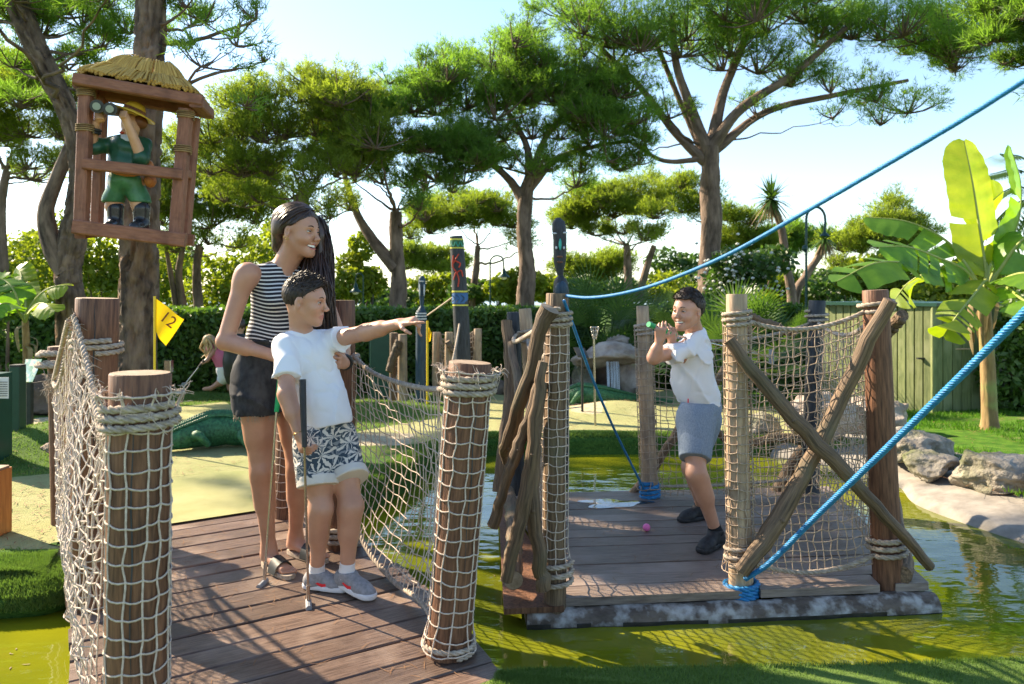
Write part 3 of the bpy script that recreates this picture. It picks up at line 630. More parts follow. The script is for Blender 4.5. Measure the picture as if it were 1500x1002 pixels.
# low sunlit shrubs and trees beyond the hedge at left
def leafmass(name,label,cat,c,rad,n,size,m,seed,stem=True,group=None,stemr=.03,lobes=6,barkm='bark_far'):
    rg=np.random.default_rng(seed); c=np.array(tuple(c)); gz=c[2]-rad[2]
    gz=min(gz,ht(c[0],c[1])); root=thing(name,label,cat,(c[0],c[1],gz),group)
    cc=c+rg.normal(0,.45,(lobes,3))*np.array(rad); P_=[]
    for q in cc:
        k=n//lobes; d=rg.normal(0,1,(k,3)); d/=np.linalg.norm(d,axis=1)[:,None]; P_.append(q+d*(.35+.65*rg.random((k,1))**.5)*np.array(rad)*.62)
    p=np.concatenate(P_); n=len(p); a=rg.normal(0,1,(n,3)); a/=np.linalg.norm(a,axis=1)[:,None]; b=np.cross(a,rg.normal(0,1,(n,3))); b/=np.linalg.norm(b,axis=1)[:,None]
    s=size*(.6+.8*rg.random((n,1))); V=np.stack([p-a*s, p-b*s*.45, p+a*s, p+b*s*.45],1).reshape(-1,3)
    mb=MB(); mb.add(V,np.arange(len(V)).reshape(-1,4),np.repeat(p,4,0),0,False); part('foliage',mb,M[m],root,kind='stuff')
    if stem:
        ms=MB()
        for q in cc: tube(ms,smooth_path([(c[0],c[1],gz),((c[0]+q[0])/2,(c[1]+q[1])/2,(gz+q[2])/2+.1),q],8),np.linspace(stemr,stemr*.3,8),6,False)
        part('stem',ms,M[barkm],root)
    return root
for k,(px,py,d,rx,rz,m,lab) in enumerate([
  (20,395,17,1.1,1.0,'leafy','glowing yellow green shrub at the left edge over the hedge'),
  (65,380,19,1.0,1.0,'leafy','glowing shrub right of the left edge one, left of the leaning pine stem'),
  (150,405,18,1.0,.9,'leafy','sunlit shrub between the leaning pine and the lookout trunk'),
  (330,415,22,1.1,.8,'leafy','sunlit shrub over the hedge between the thin pines and the woman'),
  (515,400,24,.75,.8,'leafy','small yellow tree between the woman and the forked pine'),
  (395,395,24,1.2,1.0,'leafy','pale sunlit bush right behind the shoulder of the woman'),
  (745,425,30,.9,.7,'leafy','far green bush under the hanging lamp'),
  (1085,400,16,.75,.55,'palm','oleander bush with white blooms between the tall trunk and the lone lamp'),
  (1370,408,13,.9,.42,'leafy','yellow green climber over the shed roof'),
  (1440,415,13.5,.8,.5,'leafy','leafy bush behind the banana stem'),
  (1300,430,14,.7,.25,'leafy','low clipped foliage at the left end of the shed roof'),
  (1510,500,9.6,.55,.75,'hedge','dark glossy bush at the right edge beside the shed')]):
    leafmass('oleander' if 'oleander' in lab else 'shrub',lab,'bush',P(px,py,d),(rx,rx*.8,rz),2600 if d>12 else 3200,.035*d/10+.02,m,200+k,group='shrubs beyond the hedge' if d>15 and 'oleander' not in lab else None)
for k,(px,py,d,rx,rz,m,lab) in enumerate([
  (445,425,27,1.3,.55,'leafy','low far bush just behind the back of the woman'),(575,432,30,1.2,.40,'palm','low far bush at the foot of the forked pine'),
  (625,428,33,1.4,.5,'leafy','far bush left of the thick totem'),(700,432,31,1.2,.45,'palm','far bush just right of the thick totem'),(800,425,33,1.6,.6,'leafy','far pale bush left of the long face pole'),
  (870,428,30,1.3,.5,'palm','far bush behind the blue rope where it sags'),(960,425,30,1.6,.6,'leafy','far bush under the broad yellow pine'),(1000,400,36,1.8,1.0,'palm','tall far bush left of the tallest trunk'),
  (1140,425,30,1.2,.5,'leafy','far bush left of the cordyline stems'),(1235,420,30,1.8,.6,'palm','far bush right of the arched lamp pole'),(1285,405,34,1.8,.9,'leafy','tall far bush left of the banana leaves'),
  (215,410,26,1.6,1.0,'leafy','sunlit thicket seen beneath the lookout cage'),(255,400,28,1.4,1.0,'palm','green thicket right of the lookout pine'),(100,420,24,1.6,.8,'palm','dark thicket behind the leaning pine foot')]):
    leafmass('shrub',lab,'bush',P(px,py,d),(rx,rx*.8,rz),2200,.035*d/10+.02,m,300+k,group='shrubs beyond the hedge')
ol=[o for o in bpy.data.objects if o.name=='oleander'][0]
rg=np.random.default_rng(5); mb=MB()
for k in range(150):
    c=P(1085,400,16)+Vector((rg.normal(0,.40),rg.normal(-.3,.25),rg.normal(0,.28))); blob(mb,c,(.04,.04,.03),1)
part('blossoms',mb,M['petal'],ol,kind='stuff')

# hedge
def hedge(name,label,pts,th,top,seed,n,m='hedge',zb=None,leaf=.05):
    rg=np.random.default_rng(seed); root=thing(name,label,'hedge',(pts[0][0],pts[0][1],ht(*pts[0]))); core=MB(); P_=[]
    tot=sum(math.dist(a,b) for a,b in zip(pts,pts[1:]))
    for a,b in zip(pts,pts[1:]):
        a=np.array(a);b=np.array(b);L=np.linalg.norm(b-a);u=(b-a)/L;nn=np.array([-u[1],u[0]])
        z0=min(ht(*a),ht(*b))-.1
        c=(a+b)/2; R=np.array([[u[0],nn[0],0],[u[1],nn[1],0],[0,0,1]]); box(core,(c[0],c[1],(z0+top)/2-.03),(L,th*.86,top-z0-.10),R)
        k=int(n*L/tot); s=rg.random(k)*L; side=rg.random(k)
        t=np.where(side<.62,-th/2,(rg.random(k)-.5)*th)+rg.normal(0,.05,k); z=np.where(side<.62, z0+(top-z0)*rg.random(k), top-.02)+rg.normal(0,.035,k)
        w=np.array([noise.noise(Vector((q*1.3,zz*1.8,seed))) for q,zz in zip(s,z)])
        t=t-w*.13; z=z+np.where(side>=.62,w*.10,0)
        P_.append(np.stack([a[0]+u[0]*s+nn[0]*t, a[1]+u[1]*s+nn[1]*t, z],1))
    p=np.concatenate(P_); n=len(p); a=rg.normal(0,1,(n,3)); a/=np.linalg.norm(a,axis=1)[:,None]; b=np.cross(a,rg.normal(0,1,(n,3))); b/=np.linalg.norm(b,axis=1)[:,None]
    s=leaf*(.6+.8*rg.random((n,1))); V=np.stack([p-a*s,p-b*s*.5,p+a*s,p+b*s*.5],1).reshape(-1,3)
    mb=MB(); mb.add(V,np.arange(len(V)).reshape(-1,4),np.repeat(p,4,0),0,False)
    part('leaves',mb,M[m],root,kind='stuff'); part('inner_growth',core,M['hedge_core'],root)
hedge('clipped_hedge','long dark clipped hedge closing off the course from the left edge to the palms',[(-12,12.6),(-5,13.4),(1.5,14.6)],1.1,.98,31,52000)
hedge('clipped_hedge','lower clipped hedge running behind the palms to the shed',[(2.0,15.6),(8.5,15.2)],1.0,1.0,32,16000)
leafmass('shrub','dark rounded shrub at the left edge in front of the hedge','bush',P(10,500,9.5),(.45,.4,.45),3000,.05,'hedge',77)

# spiky headed cordyline trees
def cordyline(label,d,stem,head,n,r,seed):
    rg=np.random.default_rng(seed); b=P(stem[0][0],stem[0][1],d); gz=ht(b.x,b.y); root=thing('cordyline',label,'tree',(b.x,b.y,gz),'cordylines')
    pts=[(b.x,b.y,gz)]+[P(x,y,d) for x,y in stem]+[P(head[0],head[1]+8,d)]; m=MB(); tube(m,smooth_path(pts,24),np.linspace(.13,.07,24),9,True,0,1,.08,seed); part('trunk',m,M['bark_far'],root)
    c=np.array(P(*head,d)); ml=MB(); md=MB()
    for k in range(n):
        ph=rg.uniform(0,2*pi); el=rg.uniform(-1.15,1.35); dr=np.array([cos(ph)*cos(el),sin(ph)*cos(el),sin(el)]); L=r*rg.uniform(.8,1.2)
        s=np.cross(dr,[0,0,1]); s/=np.linalg.norm(s)+1e-9; V=[]; TCs=[]
        for j in range(5):
            t=j/4; q=c+dr*L*t+np.array([0,0,-.35*L*t*t*max(0,cos(el))]); w=.028*(1-t**2)+.002
            V+=[q-s*w,q+s*w]
        f=[[2*j,2*j+1,2*j+3,2*j+2] for j in range(4)]; (md if el<-.55 else ml).add(V,f,None,0,False)
    part('leaves',ml,M['palm'],root,kind='stuff'); part('dry_leaves',md,M['palm_dry'],root,kind='stuff')
cordyline('tall spiky headed cordyline standing left of the arched lamp pole',19,[(1160,442),(1152,390),(1146,340),(1140,320)],(1130,292),150,.62,41)
cordyline('lower spiky headed cordyline leaning right behind the arched lamp pole',19.5,[(1164,442),(1180,405),(1200,375)],(1208,350),110,.5,42)

# fan palms
def fan_palm(label,c,n,r,seed,group='fan palms'):
    rg=np.random.default_rng(seed); gz=ht(c[0],c[1]); root=thing('fan_palm',label,'palm',(c[0],c[1],gz),group); ms=MB(); ml=MB()
    tube(ms,[(c[0],c[1],gz-.05),(c[0],c[1],gz+.3)],[.14,.1],8)
    for k in range(n):
        ph=rg.uniform(0,2*pi); el=rg.uniform(.15,1.35); L=r*rg.uniform(.6,1.0); dr=np.array([cos(ph)*cos(el),sin(ph)*cos(el),sin(el)])
        a=np.array([c[0],c[1],gz+.28]); e=a+dr*L; tube(ms,[a,e],[.012,.008],4,False)
        s=np.cross(dr,[0,0,1]); s/=np.linalg.norm(s)+1e-9; up=np.cross(s,dr)
        for j in range(17):
            an=(j-8)/8*1.35; d2=dr*cos(an)+s*sin(an); l2=r*.52*(1-.25*abs(an)/1.35); t2=e+d2*l2-np.array([0,0,.10*l2]); w=up*0+np.cross(d2,up); w/=np.linalg.norm(w)
            m_=e+d2*l2*.45; ml.add([e,m_-w*.014+up*.004,t2,m_+w*.014+up*.004],[[0,1,2,3]],None,0,False)
    part('leaf_stalks',ms,M['palm'],root); part('fronds',ml,M['palm'],root,kind='stuff')
fan_palm('fan palm clump directly left of the boy with raised club',(1.55,13.3),46,1.5,51)
fan_palm('fan palm clump behind the waterfall rock',(.95,13.2),30,1.15,52)
fan_palm('fan palm clump right behind the boy with raised club',(2.75,10.2),40,1.15,53)
fan_palm('fan palm clump low behind the raft net, left of the shed',(4.1,12),30,1.0,54)
fan_palm('fan palm clump at the foot of the big middle pine',(3.5,13.4),30,1.25,55)

# feather palm at the right edge
rg=np.random.default_rng(61); c0=np.array(P(1545,300,9.5)); root=thing('feather_palm','dark feather palm fronds reaching in from the right edge behind the banana','palm',(c0[0],c0[1],ht(c0[0],c0[1])))
m=MB(); tube(m,smooth_path([(c0[0],c0[1],ht(c0[0],c0[1])),c0],10),.14,10,True,0,1,.1); part('trunk',m,M['bark'],root)
for k,(ex,ey,dd) in enumerate([(1450,255,0),(1440,300,.3),(1465,225,-.2),(1438,345,.2),(1480,330,-.4),(1475,385,0),(1620,200,0),(1650,300,.3),(1600,380,-.2)]):
    e=np.array(P(ex,ey,9.5+dd)); mid=(c0+e)/2+np.array([0,0,.22]); q=smooth_path([c0,mid,e],22); ml=MB(); tube(ml,q,np.linspace(.014,.004,22),4,False)
    t,u,w=frames(q)
    for j in range(3,22):
        for sgn in (-1,1):
            for h_ in (0,.5):
                side=np.cross(t[j],[0,0,1]); side/=np.linalg.norm(side); dr=side*sgn*.8+t[j]*.5+np.array([0,0,-.45]); dr/=np.linalg.norm(dr)
                L=.34*(1-.5*abs(j/21-.4)); a=q[j]+t[j]*h_*.035; wv=np.cross(dr,[0,0,1]); wv/=np.linalg.norm(wv)
                ml.add([a,a+dr*L*.4+wv*.011,a+dr*L,a+dr*L*.4-wv*.011],[[0,1,2,3]],None,0,False)
    part('frond',ml,M['palm'],root)

# banana plants
def banana_leaf(mb_l, mb_r, base, pts, width, seed, tears=5, roll=(0,0,1), fold=.25, torn_gap=.02):
    """leaf along a midrib given as points; base = start of the stalk"""
    rg=np.random.default_rng(seed); q=smooth_path([base]+list(pts),44); t,_,_=frames(q); n=44; k0=9
    tube(mb_r,q,np.linspace(.022,.004,n)*(width/.3)**.5,6,False)
    s=np.cross(t,np.array(roll)); s/=np.linalg.norm(s,axis=1)[:,None]+1e-9; up=np.cross(s,t)
    for side in (-1,1):
        tear=set(rg.integers(k0+3,n-3,tears)) if tears else set(); rows=[]; segs=[]; droop=rg.uniform(.1,.35); cur=0
        for j in range(k0,n):
            f=(j-k0)/(n-1-k0); w=width*min(1,(f*5.5)**.55)*(1 if f<.72 else max(.02,1-((f-.72)/.28)**2.0)**.5)
            if j in tear and rows: segs.append(rows); rows=[]; cur=rg.uniform(-.22,.22)
            r_=[]
            for c in range(6):
                u=c/5; z=(-fold*u-droop*u*u*.6+cur*u*u)*w; back=(.18*u*u)*w
                r_.append(q[j]+s[j]*side*w*u*.97+up[j]*(z+.006*sin(j*1.7)*u)+t[j]*(back + (torn_gap*u if cur else 0)))
            rows.append(r_)
        segs.append(rows)
        for sg in segs:
            if len(sg)<2: continue
            V=np.array(sg); a,b=V.shape[:2]; i=np.arange(a-1)[:,None]*b; jj=np.arange(b-1)[None,:]
            mb_l.add(V.reshape(-1,3),np.stack([i+jj,i+jj+1,i+b+jj+1,i+b+jj],-1).reshape(-1,4))
def banana(label,c,stem_top,leaves,stem_r,seed,d,zb=None):
    gz=ht(c[0],c[1]) if zb is None else zb; root=thing('banana_plant',label,'banana plant',(c[0],c[1],gz)); m=MB(); st=Vector(stem_top)
    tube(m,smooth_path([(c[0],c[1],gz-.03),((c[0]+st.x)/2+.01,(c[1]+st.y)/2,(gz+st.z)/2),st],22),np.interp(np.linspace(0,1,22),[0,.08,.5,1],[stem_r*1.35,stem_r,stem_r*.85,stem_r*.7]),12,True,0,1,.05,seed); part('stem',m,M['bstem'],root)
    for k,(pts,wd,mm,roll,tears) in enumerate(leaves):
        if k==0:
            md=MB(); rgd=np.random.default_rng(seed)
            for _ in range(9 if stem_r>.06 else 4):
                a=np.array(tuple(st))-np.array([0,0,rgd.uniform(.02,.30)]); an=rgd.uniform(0,6.28); dr=np.array([cos(an),sin(an),0]); q=smooth_path([a+dr*stem_r*.8,a+dr*(stem_r+.07)+np.array([0,0,-.05]),a+dr*(stem_r+.05)+np.array([0,0,-.22]),a+dr*(stem_r+.03)+np.array([0,0,-.42*rgd.uniform(.6,1)])],12); sd_=np.cross(dr,[0,0,1]); w_=np.linspace(.025,.045,12)*np.abs(np.cos(np.linspace(0,1.45,12)))
                V=[]; 
                for qq,ww in zip(q,w_): V+=[qq-sd_*ww,qq+dr*.008,qq+sd_*ww]
                md.add(V,[[3*j+c,3*j+c+1,3*j+c+4,3*j+c+3] for j in range(11) for c in (0,1)])
            part('dry_leaves',md,M['palm_dry'],root,kind='stuff')
        ml=MB(); mr=MB(); pp=[P(x,y,d+dd) for x,y,dd in pts]; banana_leaf(ml,mr,st-Vector((0,0,.03)),pp,wd,seed*10+k,tears,roll)
        lf=part('leaf',ml,M[mm],root); part('leaf_rib',mr,M['rib'],lf)
    return root
D=7.5
banana('banana plant with huge glowing upright leaf in front of the green shed',(P(1450,625,7.55).x,7.55),P(1440,428,7.5),[
  ([(1444,400,0),(1434,330,0),(1424,265,.0),(1412,206,.1)],.26,'banana_y',(0.25,-1,0),1),
  ([(1447,395,0),(1430,345,.2),(1450,300,.4),(1470,280,.5)],0.195,'banana_y',(0.5,-1,0),1),
  ([(1420,395,0),(1385,352,.1),(1330,325,.2),(1268,318,.3)],0.244,'banana',(0,-.5,1),5),
  ([(1415,398,-.1),(1375,378,-.3),(1330,362,-.4),(1288,362,-.5)],0.268,'banana',(0,-.6,1),3),
  ([(1405,402,-.2),(1350,388,-.4),(1285,385,-.7),(1226,412,-.8)],0.244,'banana',(0,-.5,1),6),
  ([(1400,400,.5),(1360,400,.9),(1330,415,1.1),(1310,440,1.2)],0.268,'banana_y',(0,-.5,1),7),
  ([(1465,395,-.1),(1500,350,-.2),(1545,340,-.3),(1600,365,-.4)],0.342,'banana',(0,-.5,1),3),
  ([(1460,390,.1),(1490,330,.2),(1495,270,.2),(1480,215,.2)],0.207,'banana',(.9,-.5,.1),2),
  ([(1470,410,-.3),(1500,400,-.6),(1540,405,-.9),(1580,430,-1.1)],0.268,'banana',(0,-.4,1),4),
  ([(1445,410,-.3),(1420,440,-.8),(1400,465,-.9),(1382,492,-.8)],0.183,'banana_y',(.3,-.3,1),6),
  ([(1470,420,-.3),(1500,440,-.9),(1530,445,-1.1),(1560,465,-1.2)],0.195,'banana',(0,-.4,1),4)],.075,71,D)
banana('small banana plant with bright arching leaves at the left edge',(P(40,545,9).x,9),P(37,470,9),[
  ([(44,450,0),(60,430,0),(78,420,0),(98,418,0)],0.183,'banana_y',(0,-.5,1),2),
  ([(30,452,0),(20,425,0),(5,410,.1),(-20,405,.1)],0.207,'banana',(0,-.5,1),2),
  ([(38,448,0),(34,420,.3),(30,400,.5),(24,392,.6)],0.159,'banana_y',(.4,-1,0),1),
  ([(44,455,-.2),(56,445,-.4),(68,446,-.6),(80,456,-.7)],0.146,'banana_y',(0,-.5,1),2),
  ([(26,455,-.2),(14,445,-.4),(0,446,-.5),(-14,460,-.6)],0.146,'banana',(0,-.5,1),2)],.05,72,9.0)
# ================================================================ nets
def frayed(mb, p, n, L, r, rg, dirv=(0,0,0)):
    for _ in range(n):
        a=np.array(p)+rg.normal(0,r*2,3); d=rg.normal(0,1,3)+np.array(dirv)*1.5; d/=np.linalg.norm(d); l=L*rg.uniform(.4,1.1)
        q=smooth_path([a,a+d*l*.5+rg.normal(0,l*.15,3),a+d*l+rg.normal(0,l*.25,3)+np.array([0,0,-.25*l])],7); tube(mb,q,np.linspace(r,r*.5,7),4,False)
def net_surf(mb, S, nu, nv, r, jit, rg, sides=5, knots=True, diag=False, dense=3, open_top=False):
    """cords along both directions of a surface S(u,v) with slack between the knots"""
    G_=np.zeros((nu+1,nv+1,3))
    for i in range(nu+1):
        for j in range(nv+1):
            u=i/nu; v=j/nv
            G_[i,j]=S(u,v)
    N_=rg.normal(0,jit,(nu+1,nv+1,3)); N_[0]*=.3; N_[-1]*=.3; G_+=N_
    def line(pts):
        q=smooth_path(pts,(len(pts)-1)*dense+1); tube(mb,q,r,sides,True)
    if diag:
        for k in range(-nv,nu+1):
            a=[G_[k+t,t] for t in range(nv+1) if 0<=k+t<=nu]; b=[G_[k+t,nv-t] for t in range(nv+1) if 0<=k+t<=nu]
            if len(a)>1: line(a)
            if len(b)>1: line(b)
    else:
        for i in range(nu+1): line(G_[i])
        for j in range(nv+1): line(G_[:,j])
    if knots:
        v,f=ICO[1]
        for i in range(0,nu+1):
            for j in range(0,nv+1): mb.add(G_[i,j]+v*r*1.75,f,None,0)
    return G_
def sleeve(mb, a, b, r, cell, cr, rg, off=0.0, flare_top=.0, flare_bot=.0, twist=0.0, sag=.004, sides=5):
    """a tube of netting pulled over a post"""
    a=np.array(tuple(a)); b=np.array(tuple(b)); L=np.linalg.norm(b-a); z=(b-a)/L; x=np.cross([0,1,0],z); x/=np.linalg.norm(x); y=np.cross(z,x)
    nr=max(6,int(round(2*pi*r/cell))); nz=max(4,int(L/cell))
    rr=lambda t: r+cr+flare_top*max(0,t-.93)/.07+flare_bot*max(0,.10-t)/.10
    Gd=np.zeros((nr,nz+1,3))
    tw=rg.normal(0,.06,nz+1).cumsum()*.5
    for i in range(nr):
        w=rg.uniform(-.10,.10)
        for j in range(nz+1):
            t=j/nz; th=2*pi*i/nr+off+twist*t+tw[j]*.15+w+rg.normal(0,.045); zz=L*t+rg.normal(0,cell*.09)
            Gd[i,j]=a+z*zz+rr(t)*(x*cos(th)+y*sin(th))
    for i in range(nr): tube(mb,smooth_path(Gd[i],nz*3+1),cr,sides,True)
    for j in range(nz+1):
        q=[Gd[i%nr,j] for i in range(nr+1)]; q=smooth_path(q,nr*3+1)
        for k in range(len(q)):       # slack between knots, kept outside the wood
            f=(k%3)/3.0; ax=a+z*np.dot(q[k]-a,z); rd=q[k]-ax; l=np.linalg.norm(rd); t=np.dot(q[k]-a,z)/L
            q[k]=ax+rd/l*max(l,rr(min(1,max(0,t))))-z*sag*sin(pi*f)
        tube(mb,q,cr,sides,False)
    v,f=ICO[1]
    for i in range(nr):
        for j in range(nz+1): mb.add(Gd[i,j]+v*cr*1.6,f,None,0)
    return Gd
def post(parent, a, b, ra, rb, m, top='endgrain', sides=20, bump=.03, seed=0, name='post', label=None, rnd=True):
    mb=MB(); p=smooth_path([a,(Vector(a)+Vector(b))/2+Vector((random.uniform(-.006,.006),0,0)),b],10); r=np.linspace(ra,rb,10)
    t=(p[-1]-p[-2])/np.linalg.norm(p[-1]-p[-2]); p=np.concatenate([p,[p[-1]+t*.004]]); r=np.append(r,rb*.95)
    tube(mb,p,r,sides,False,0,1,bump,seed)
    rg=np.random.default_rng(seed)
    if bump<.05: # drying cracks: thin dark wedges set in the face
        pass
    th=np.arange(sides)*2*pi/sides; tt,u,w=frames(p); V=p[-1]+rb*.95*(np.cos(th)[:,None]*u[-1]+np.sin(th)[:,None]*w[-1])
    mb.add(np.concatenate([V,[p[-1]]]),[[i,(i+1)%sides,sides] for i in range(sides)],np.concatenate([np.stack([np.cos(th)*rb,np.sin(th)*rb,th*0+seed],1),[[0,0,seed]]]),1,False)
    return part(name,mb,[m,M[top]],parent,label)
def crooked(parent, pts, r, m, seed, name='brace', sides=12, bump=.10, label=None):
    mb=MB(); p=smooth_path(pts,22); rr=np.interp(np.linspace(0,1,22),np.linspace(0,1,len(r)),r)
    rg=np.random.default_rng(seed); rr=rr*(1+.06*np.sin(np.linspace(0,9,22)+seed)); p[1:-1]+=rg.normal(0,.0035,(20,3))
    tube(mb,p,rr,sides,False,0,1,bump,seed)
    tt,u,w=frames(p); th=np.arange(sides)*2*pi/sides
    for e,sg in ((0,-1),(-1,1)):
        V=p[e]+rr[e]*(np.cos(th)[:,None]*u[e]+np.sin(th)[:,None]*w[e]); tri=[[i,(i+1)%sides,sides] for i in range(sides)]
        if sg<0: tri=[t[::-1] for t in tri]
        mb.add(np.concatenate([V,[p[e]+tt[e]*.004*sg]]),tri,np.concatenate([np.stack([np.cos(th)*rr[e],np.sin(th)*rr[e],th*0+seed],1),[[0,0,seed]]]),1,False)
    for k in range(2):   # knots of cut side shoots
        j=rg.integers(4,18); blob(mb,p[j]+(u[j]*cos(k*2.2)+w[j]*sin(k*2.2))*rr[j]*.8,(rr[j]*.38,)*3,1)
    return part(name,mb,[m,M['endgrain'] if name!='brace' else m],parent,label)

# ================================================================ the footbridge
bridge=thing('footbridge','brown plank footbridge with dark round posts and rope nets that the woman stands on','footbridge',(-1.1,3.2,0))
u_b=np.array([.841,.541]); e_b=np.array([-.541,.841])      # along the boards, along the bridge
left_edge=[(-.85,1.45),(-1.12,1.95),(-1.62,2.886),(-2.14,3.77),(-2.6,4.6)]; right_edge=[(.45,1.2),(.22,2.0),(.0,2.55),(-.17,2.95),(-.42,3.52),(-.80,4.12),(-1.3,4.75)]
def isect(poly,o,u):
    best=None
    for a,b in zip(poly,poly[1:]):
        a=np.array(a,float);b=np.array(b,float);Mx=np.array([u,-(b-a)]).T
        if abs(np.linalg.det(Mx))<1e-9: continue
        s,t=np.linalg.solve(Mx,a-o)
        if -.001<=t<=1.001: best=s
    return best
rg=np.random.default_rng(21); k=0; pitch=.158; s=1.55
while s<4.66:
    w_=pitch-.011; o0=e_b*s; s2=s+w_
    c=[]
    for ss in (s,s2):
        o=e_b*ss; l=isect(left_edge,o,u_b); r=isect(right_edge,o,u_b); c.append((l,r))
    s+=pitch
    if any(v is None for t in c for v in t): continue
    if c[0][1]-c[0][0]<.1: continue
    z=rg.uniform(-.003,.003); j=rg.uniform(-.012,.012,2); bv=.005
    A=lambda ss,t,zz: (o_:=e_b*ss+u_b*t, (o_[0],o_[1],zz))[1]
    mb=MB(); TC=[];V=[]
    prof_=[(0,-.030),(w_,-.030),(w_,-bv),(w_-bv,0),(bv,0),(0,-bv)]
    for side in (0,1):
        for (q,zz) in prof_:
            f=q/w_; t=c[0][side]*(1-f)+c[1][side]*f+j[side]; V.append(A(s-pitch+q,t,zz+z)); TC.append((q+k*.37,zz,t+k*1.3))
    n=len(prof_); mb.add(V,[[i,n+i,n+(i+1)%n,(i+1)%n] for i in range(n)],TC,0,False)
    mb.add(V[:n],[list(range(n))],TC[:n],0,False); mb.add(V[n:],[list(range(n))[::-1]],TC[n:],0,False)
    part('plank',mb,M['deck'],bridge); k+=1
for pl in (left_edge,right_edge):
    mb=MB(); sg=1 if pl is left_edge else -1
    q=[(x+sg*.10,y,0) for x,y in pl]
    for a,b in zip(q,q[1:]): beam(mb,(a[0],a[1],-.085),(b[0],b[1],-.085),.10,.06)
    part('bearer',mb,M['branch'],bridge)
L1a,L1b=P(200,1118,2.14)-Vector((0,0,.05)),P(206,548,2.14)
R1a,R1b=G(655,958)-Vector((0,0,.05)),P(689,532,2.78)
L2a=Vector((-1.72,3.22,-.05)); L2b=P(143,438,3.2)
R2a=G(500,800)-Vector((0,0,.05)); R2b=P(498,441,3.98)
R3a=G(420,757)-Vector((0,0,.05)); R3b=Vector((-1.25,4.5,1.0))
L3a=Vector((-2.5,4.4,-.05)); L3b=P(90,508,4.4)
BP={}
for nm,a,b,r,sd in (('L1',L1a,L1b,.079,1),('R1',R1a,R1b,.076,2),('L2',L2a,L2b,.081,3),('R2',R2a,R2b,.076,4),('R3',R3a,R3b,.074,5),('L3',L3a,L3b,.07,6)):
    BP[nm]=post(bridge,a,b,r*1.03,r,M['post'],seed=sd,bump=.012)
def ptn(a,b,t): return np.array(tuple(a))+(np.array(tuple(b))-np.array(tuple(a)))*t
rg=np.random.default_rng(33)
for nm,a,b,r,t0,t1,cell in (('L1',L1a,L1b,.079,.03,.955,.047),('R1',R1a,R1b,.076,.075,.975,.047),('R3',R3a,R3b,.074,.12,.95,.045),('L2',L2a,L2b,.081,.02,.38,.047)):
    mb=MB(); Gd=sleeve(mb,ptn(a,b,t0),ptn(a,b,t1),r,cell,.0029 if nm!='R3' else .0026,rg,off=1.1,flare_top=.030,flare_bot=.018,twist=.25)
    if nm in('L1','R1'):
        for i in range(len(Gd)): 
            for _ in range(4): frayed(mb,Gd[i,-1],2,.040,.0016,rg,(0,0,.3))
            frayed(mb,Gd[i,-2],3,.045,.0016,rg,(0,0,-.2))
    part('post_net',mb,M['net'],BP[nm])
    if nm in ('L1','R1'):
        mb=MB(); tt=.875 if nm=='L1' else .905
        rope(mb,coil(ptn(a,b,tt),ptn(a,b,tt+.055),r+.016,2.4,start=.5),.0115,raw=True,res=6); part('rope_wrap',mb,M['rope'],BP[nm])
mb=MB(); rope(mb,coil(ptn(L2a,L2b,.835),ptn(L2a,L2b,.875),.092,2.1,start=2),.0115,raw=True,res=6); part('rope_wrap',mb,M['rope'],BP['L2'])
mb=MB(); rope(mb,coil(ptn(R2a,R2b,.05),ptn(R2a,R2b,.12),.090,3,start=2),.0125,raw=True,res=6); part('rope_wrap',mb,M['rope'],BP['R2'])
mb=MB(); rope(mb,coil(ptn(R2a,R2b,.76),ptn(R2a,R2b,.79),.090,1.5,start=2),.011,raw=True,res=6); part('rope_wrap',mb,M['rope'],BP['R2'])
mb=MB(); rope(mb,coil(ptn(R1a,R1b,.065),ptn(R1a,R1b,.10),.089,1.6,start=2),.010,raw=True,res=6); part('rope_wrap',mb,M['rope'],BP['R1'])
# drying cracks as thin dark wedges on the big posts
def crack(parent,a,b,r,ang,t0,t1,w=.003,m='totem'):
    a=np.array(tuple(a));b=np.array(tuple(b));z=(b-a)/np.linalg.norm(b-a);x=np.cross([0,1,0],z);x/=np.linalg.norm(x);y=np.cross(z,x); mb=MB(); n=14; L_=[];
    for k in range(n):
        t=t0+(t1-t0)*k/(n-1); an=ang+.03*sin(k*1.3); ww=w*sin(pi*(k+.3)/n); c=a+(b-a)*t
        for sg in (-1,1): an2=an+sg*ww/r; L_.append(c+(x*cos(an2)+y*sin(an2))*(r+.0015))
    mb.add(L_,[[2*k,2*k+1,2*k+3,2*k+2] for k in range(n-1)],None,0,False); part('crack',mb,M[m],parent)
crack(BP['L2'],L2a,L2b,.083,-1.2,.5,.99); crack(BP['L2'],L2a,L2b,.083,-1.75,.4,.8); crack(BP['L1'],L1a,L1b,.0805,-1.35,.2,.99,.002); crack(BP['R1'],R1a,R1b,.0775,-1.1,.3,.99,.002)
# side nets
tl=smooth_path([P(517,520,3.95),P(545,545,3.70),P(590,562,3.35),P(635,570,3.02),P(662,566,2.83)],40)
bl=smooth_path([P(512,735,3.92),P(535,800,3.72),P(575,850,3.45),P(615,880,3.15),P(645,925,2.88)],40)
def S_right(u,v):
    a=tl[min(39,int(u*39))]*(1-(u*39)%1)+tl[min(39,int(u*39)+1)]*((u*39)%1); b=bl[min(39,int(u*39))]*(1-(u*39)%1)+bl[min(39,int(u*39)+1)]*((u*39)%1)
    p=a*(1-v)+b*v; out=.10*sin(pi*v)*sin(pi*min(1,u*1.15)); return p+np.array([.85,.5,0])*out
mb=MB(); net_surf(mb,S_right,27,17,.0024,.004,rg); part('side_net',mb,M['net'],bridge)
mb=MB(); rope(mb,tl,.0115,raw=True); 
for q in tl[::2]: frayed(mb,q,3,.035,.0014,rg)
part('top_rope',mb,M['rope'],bridge)
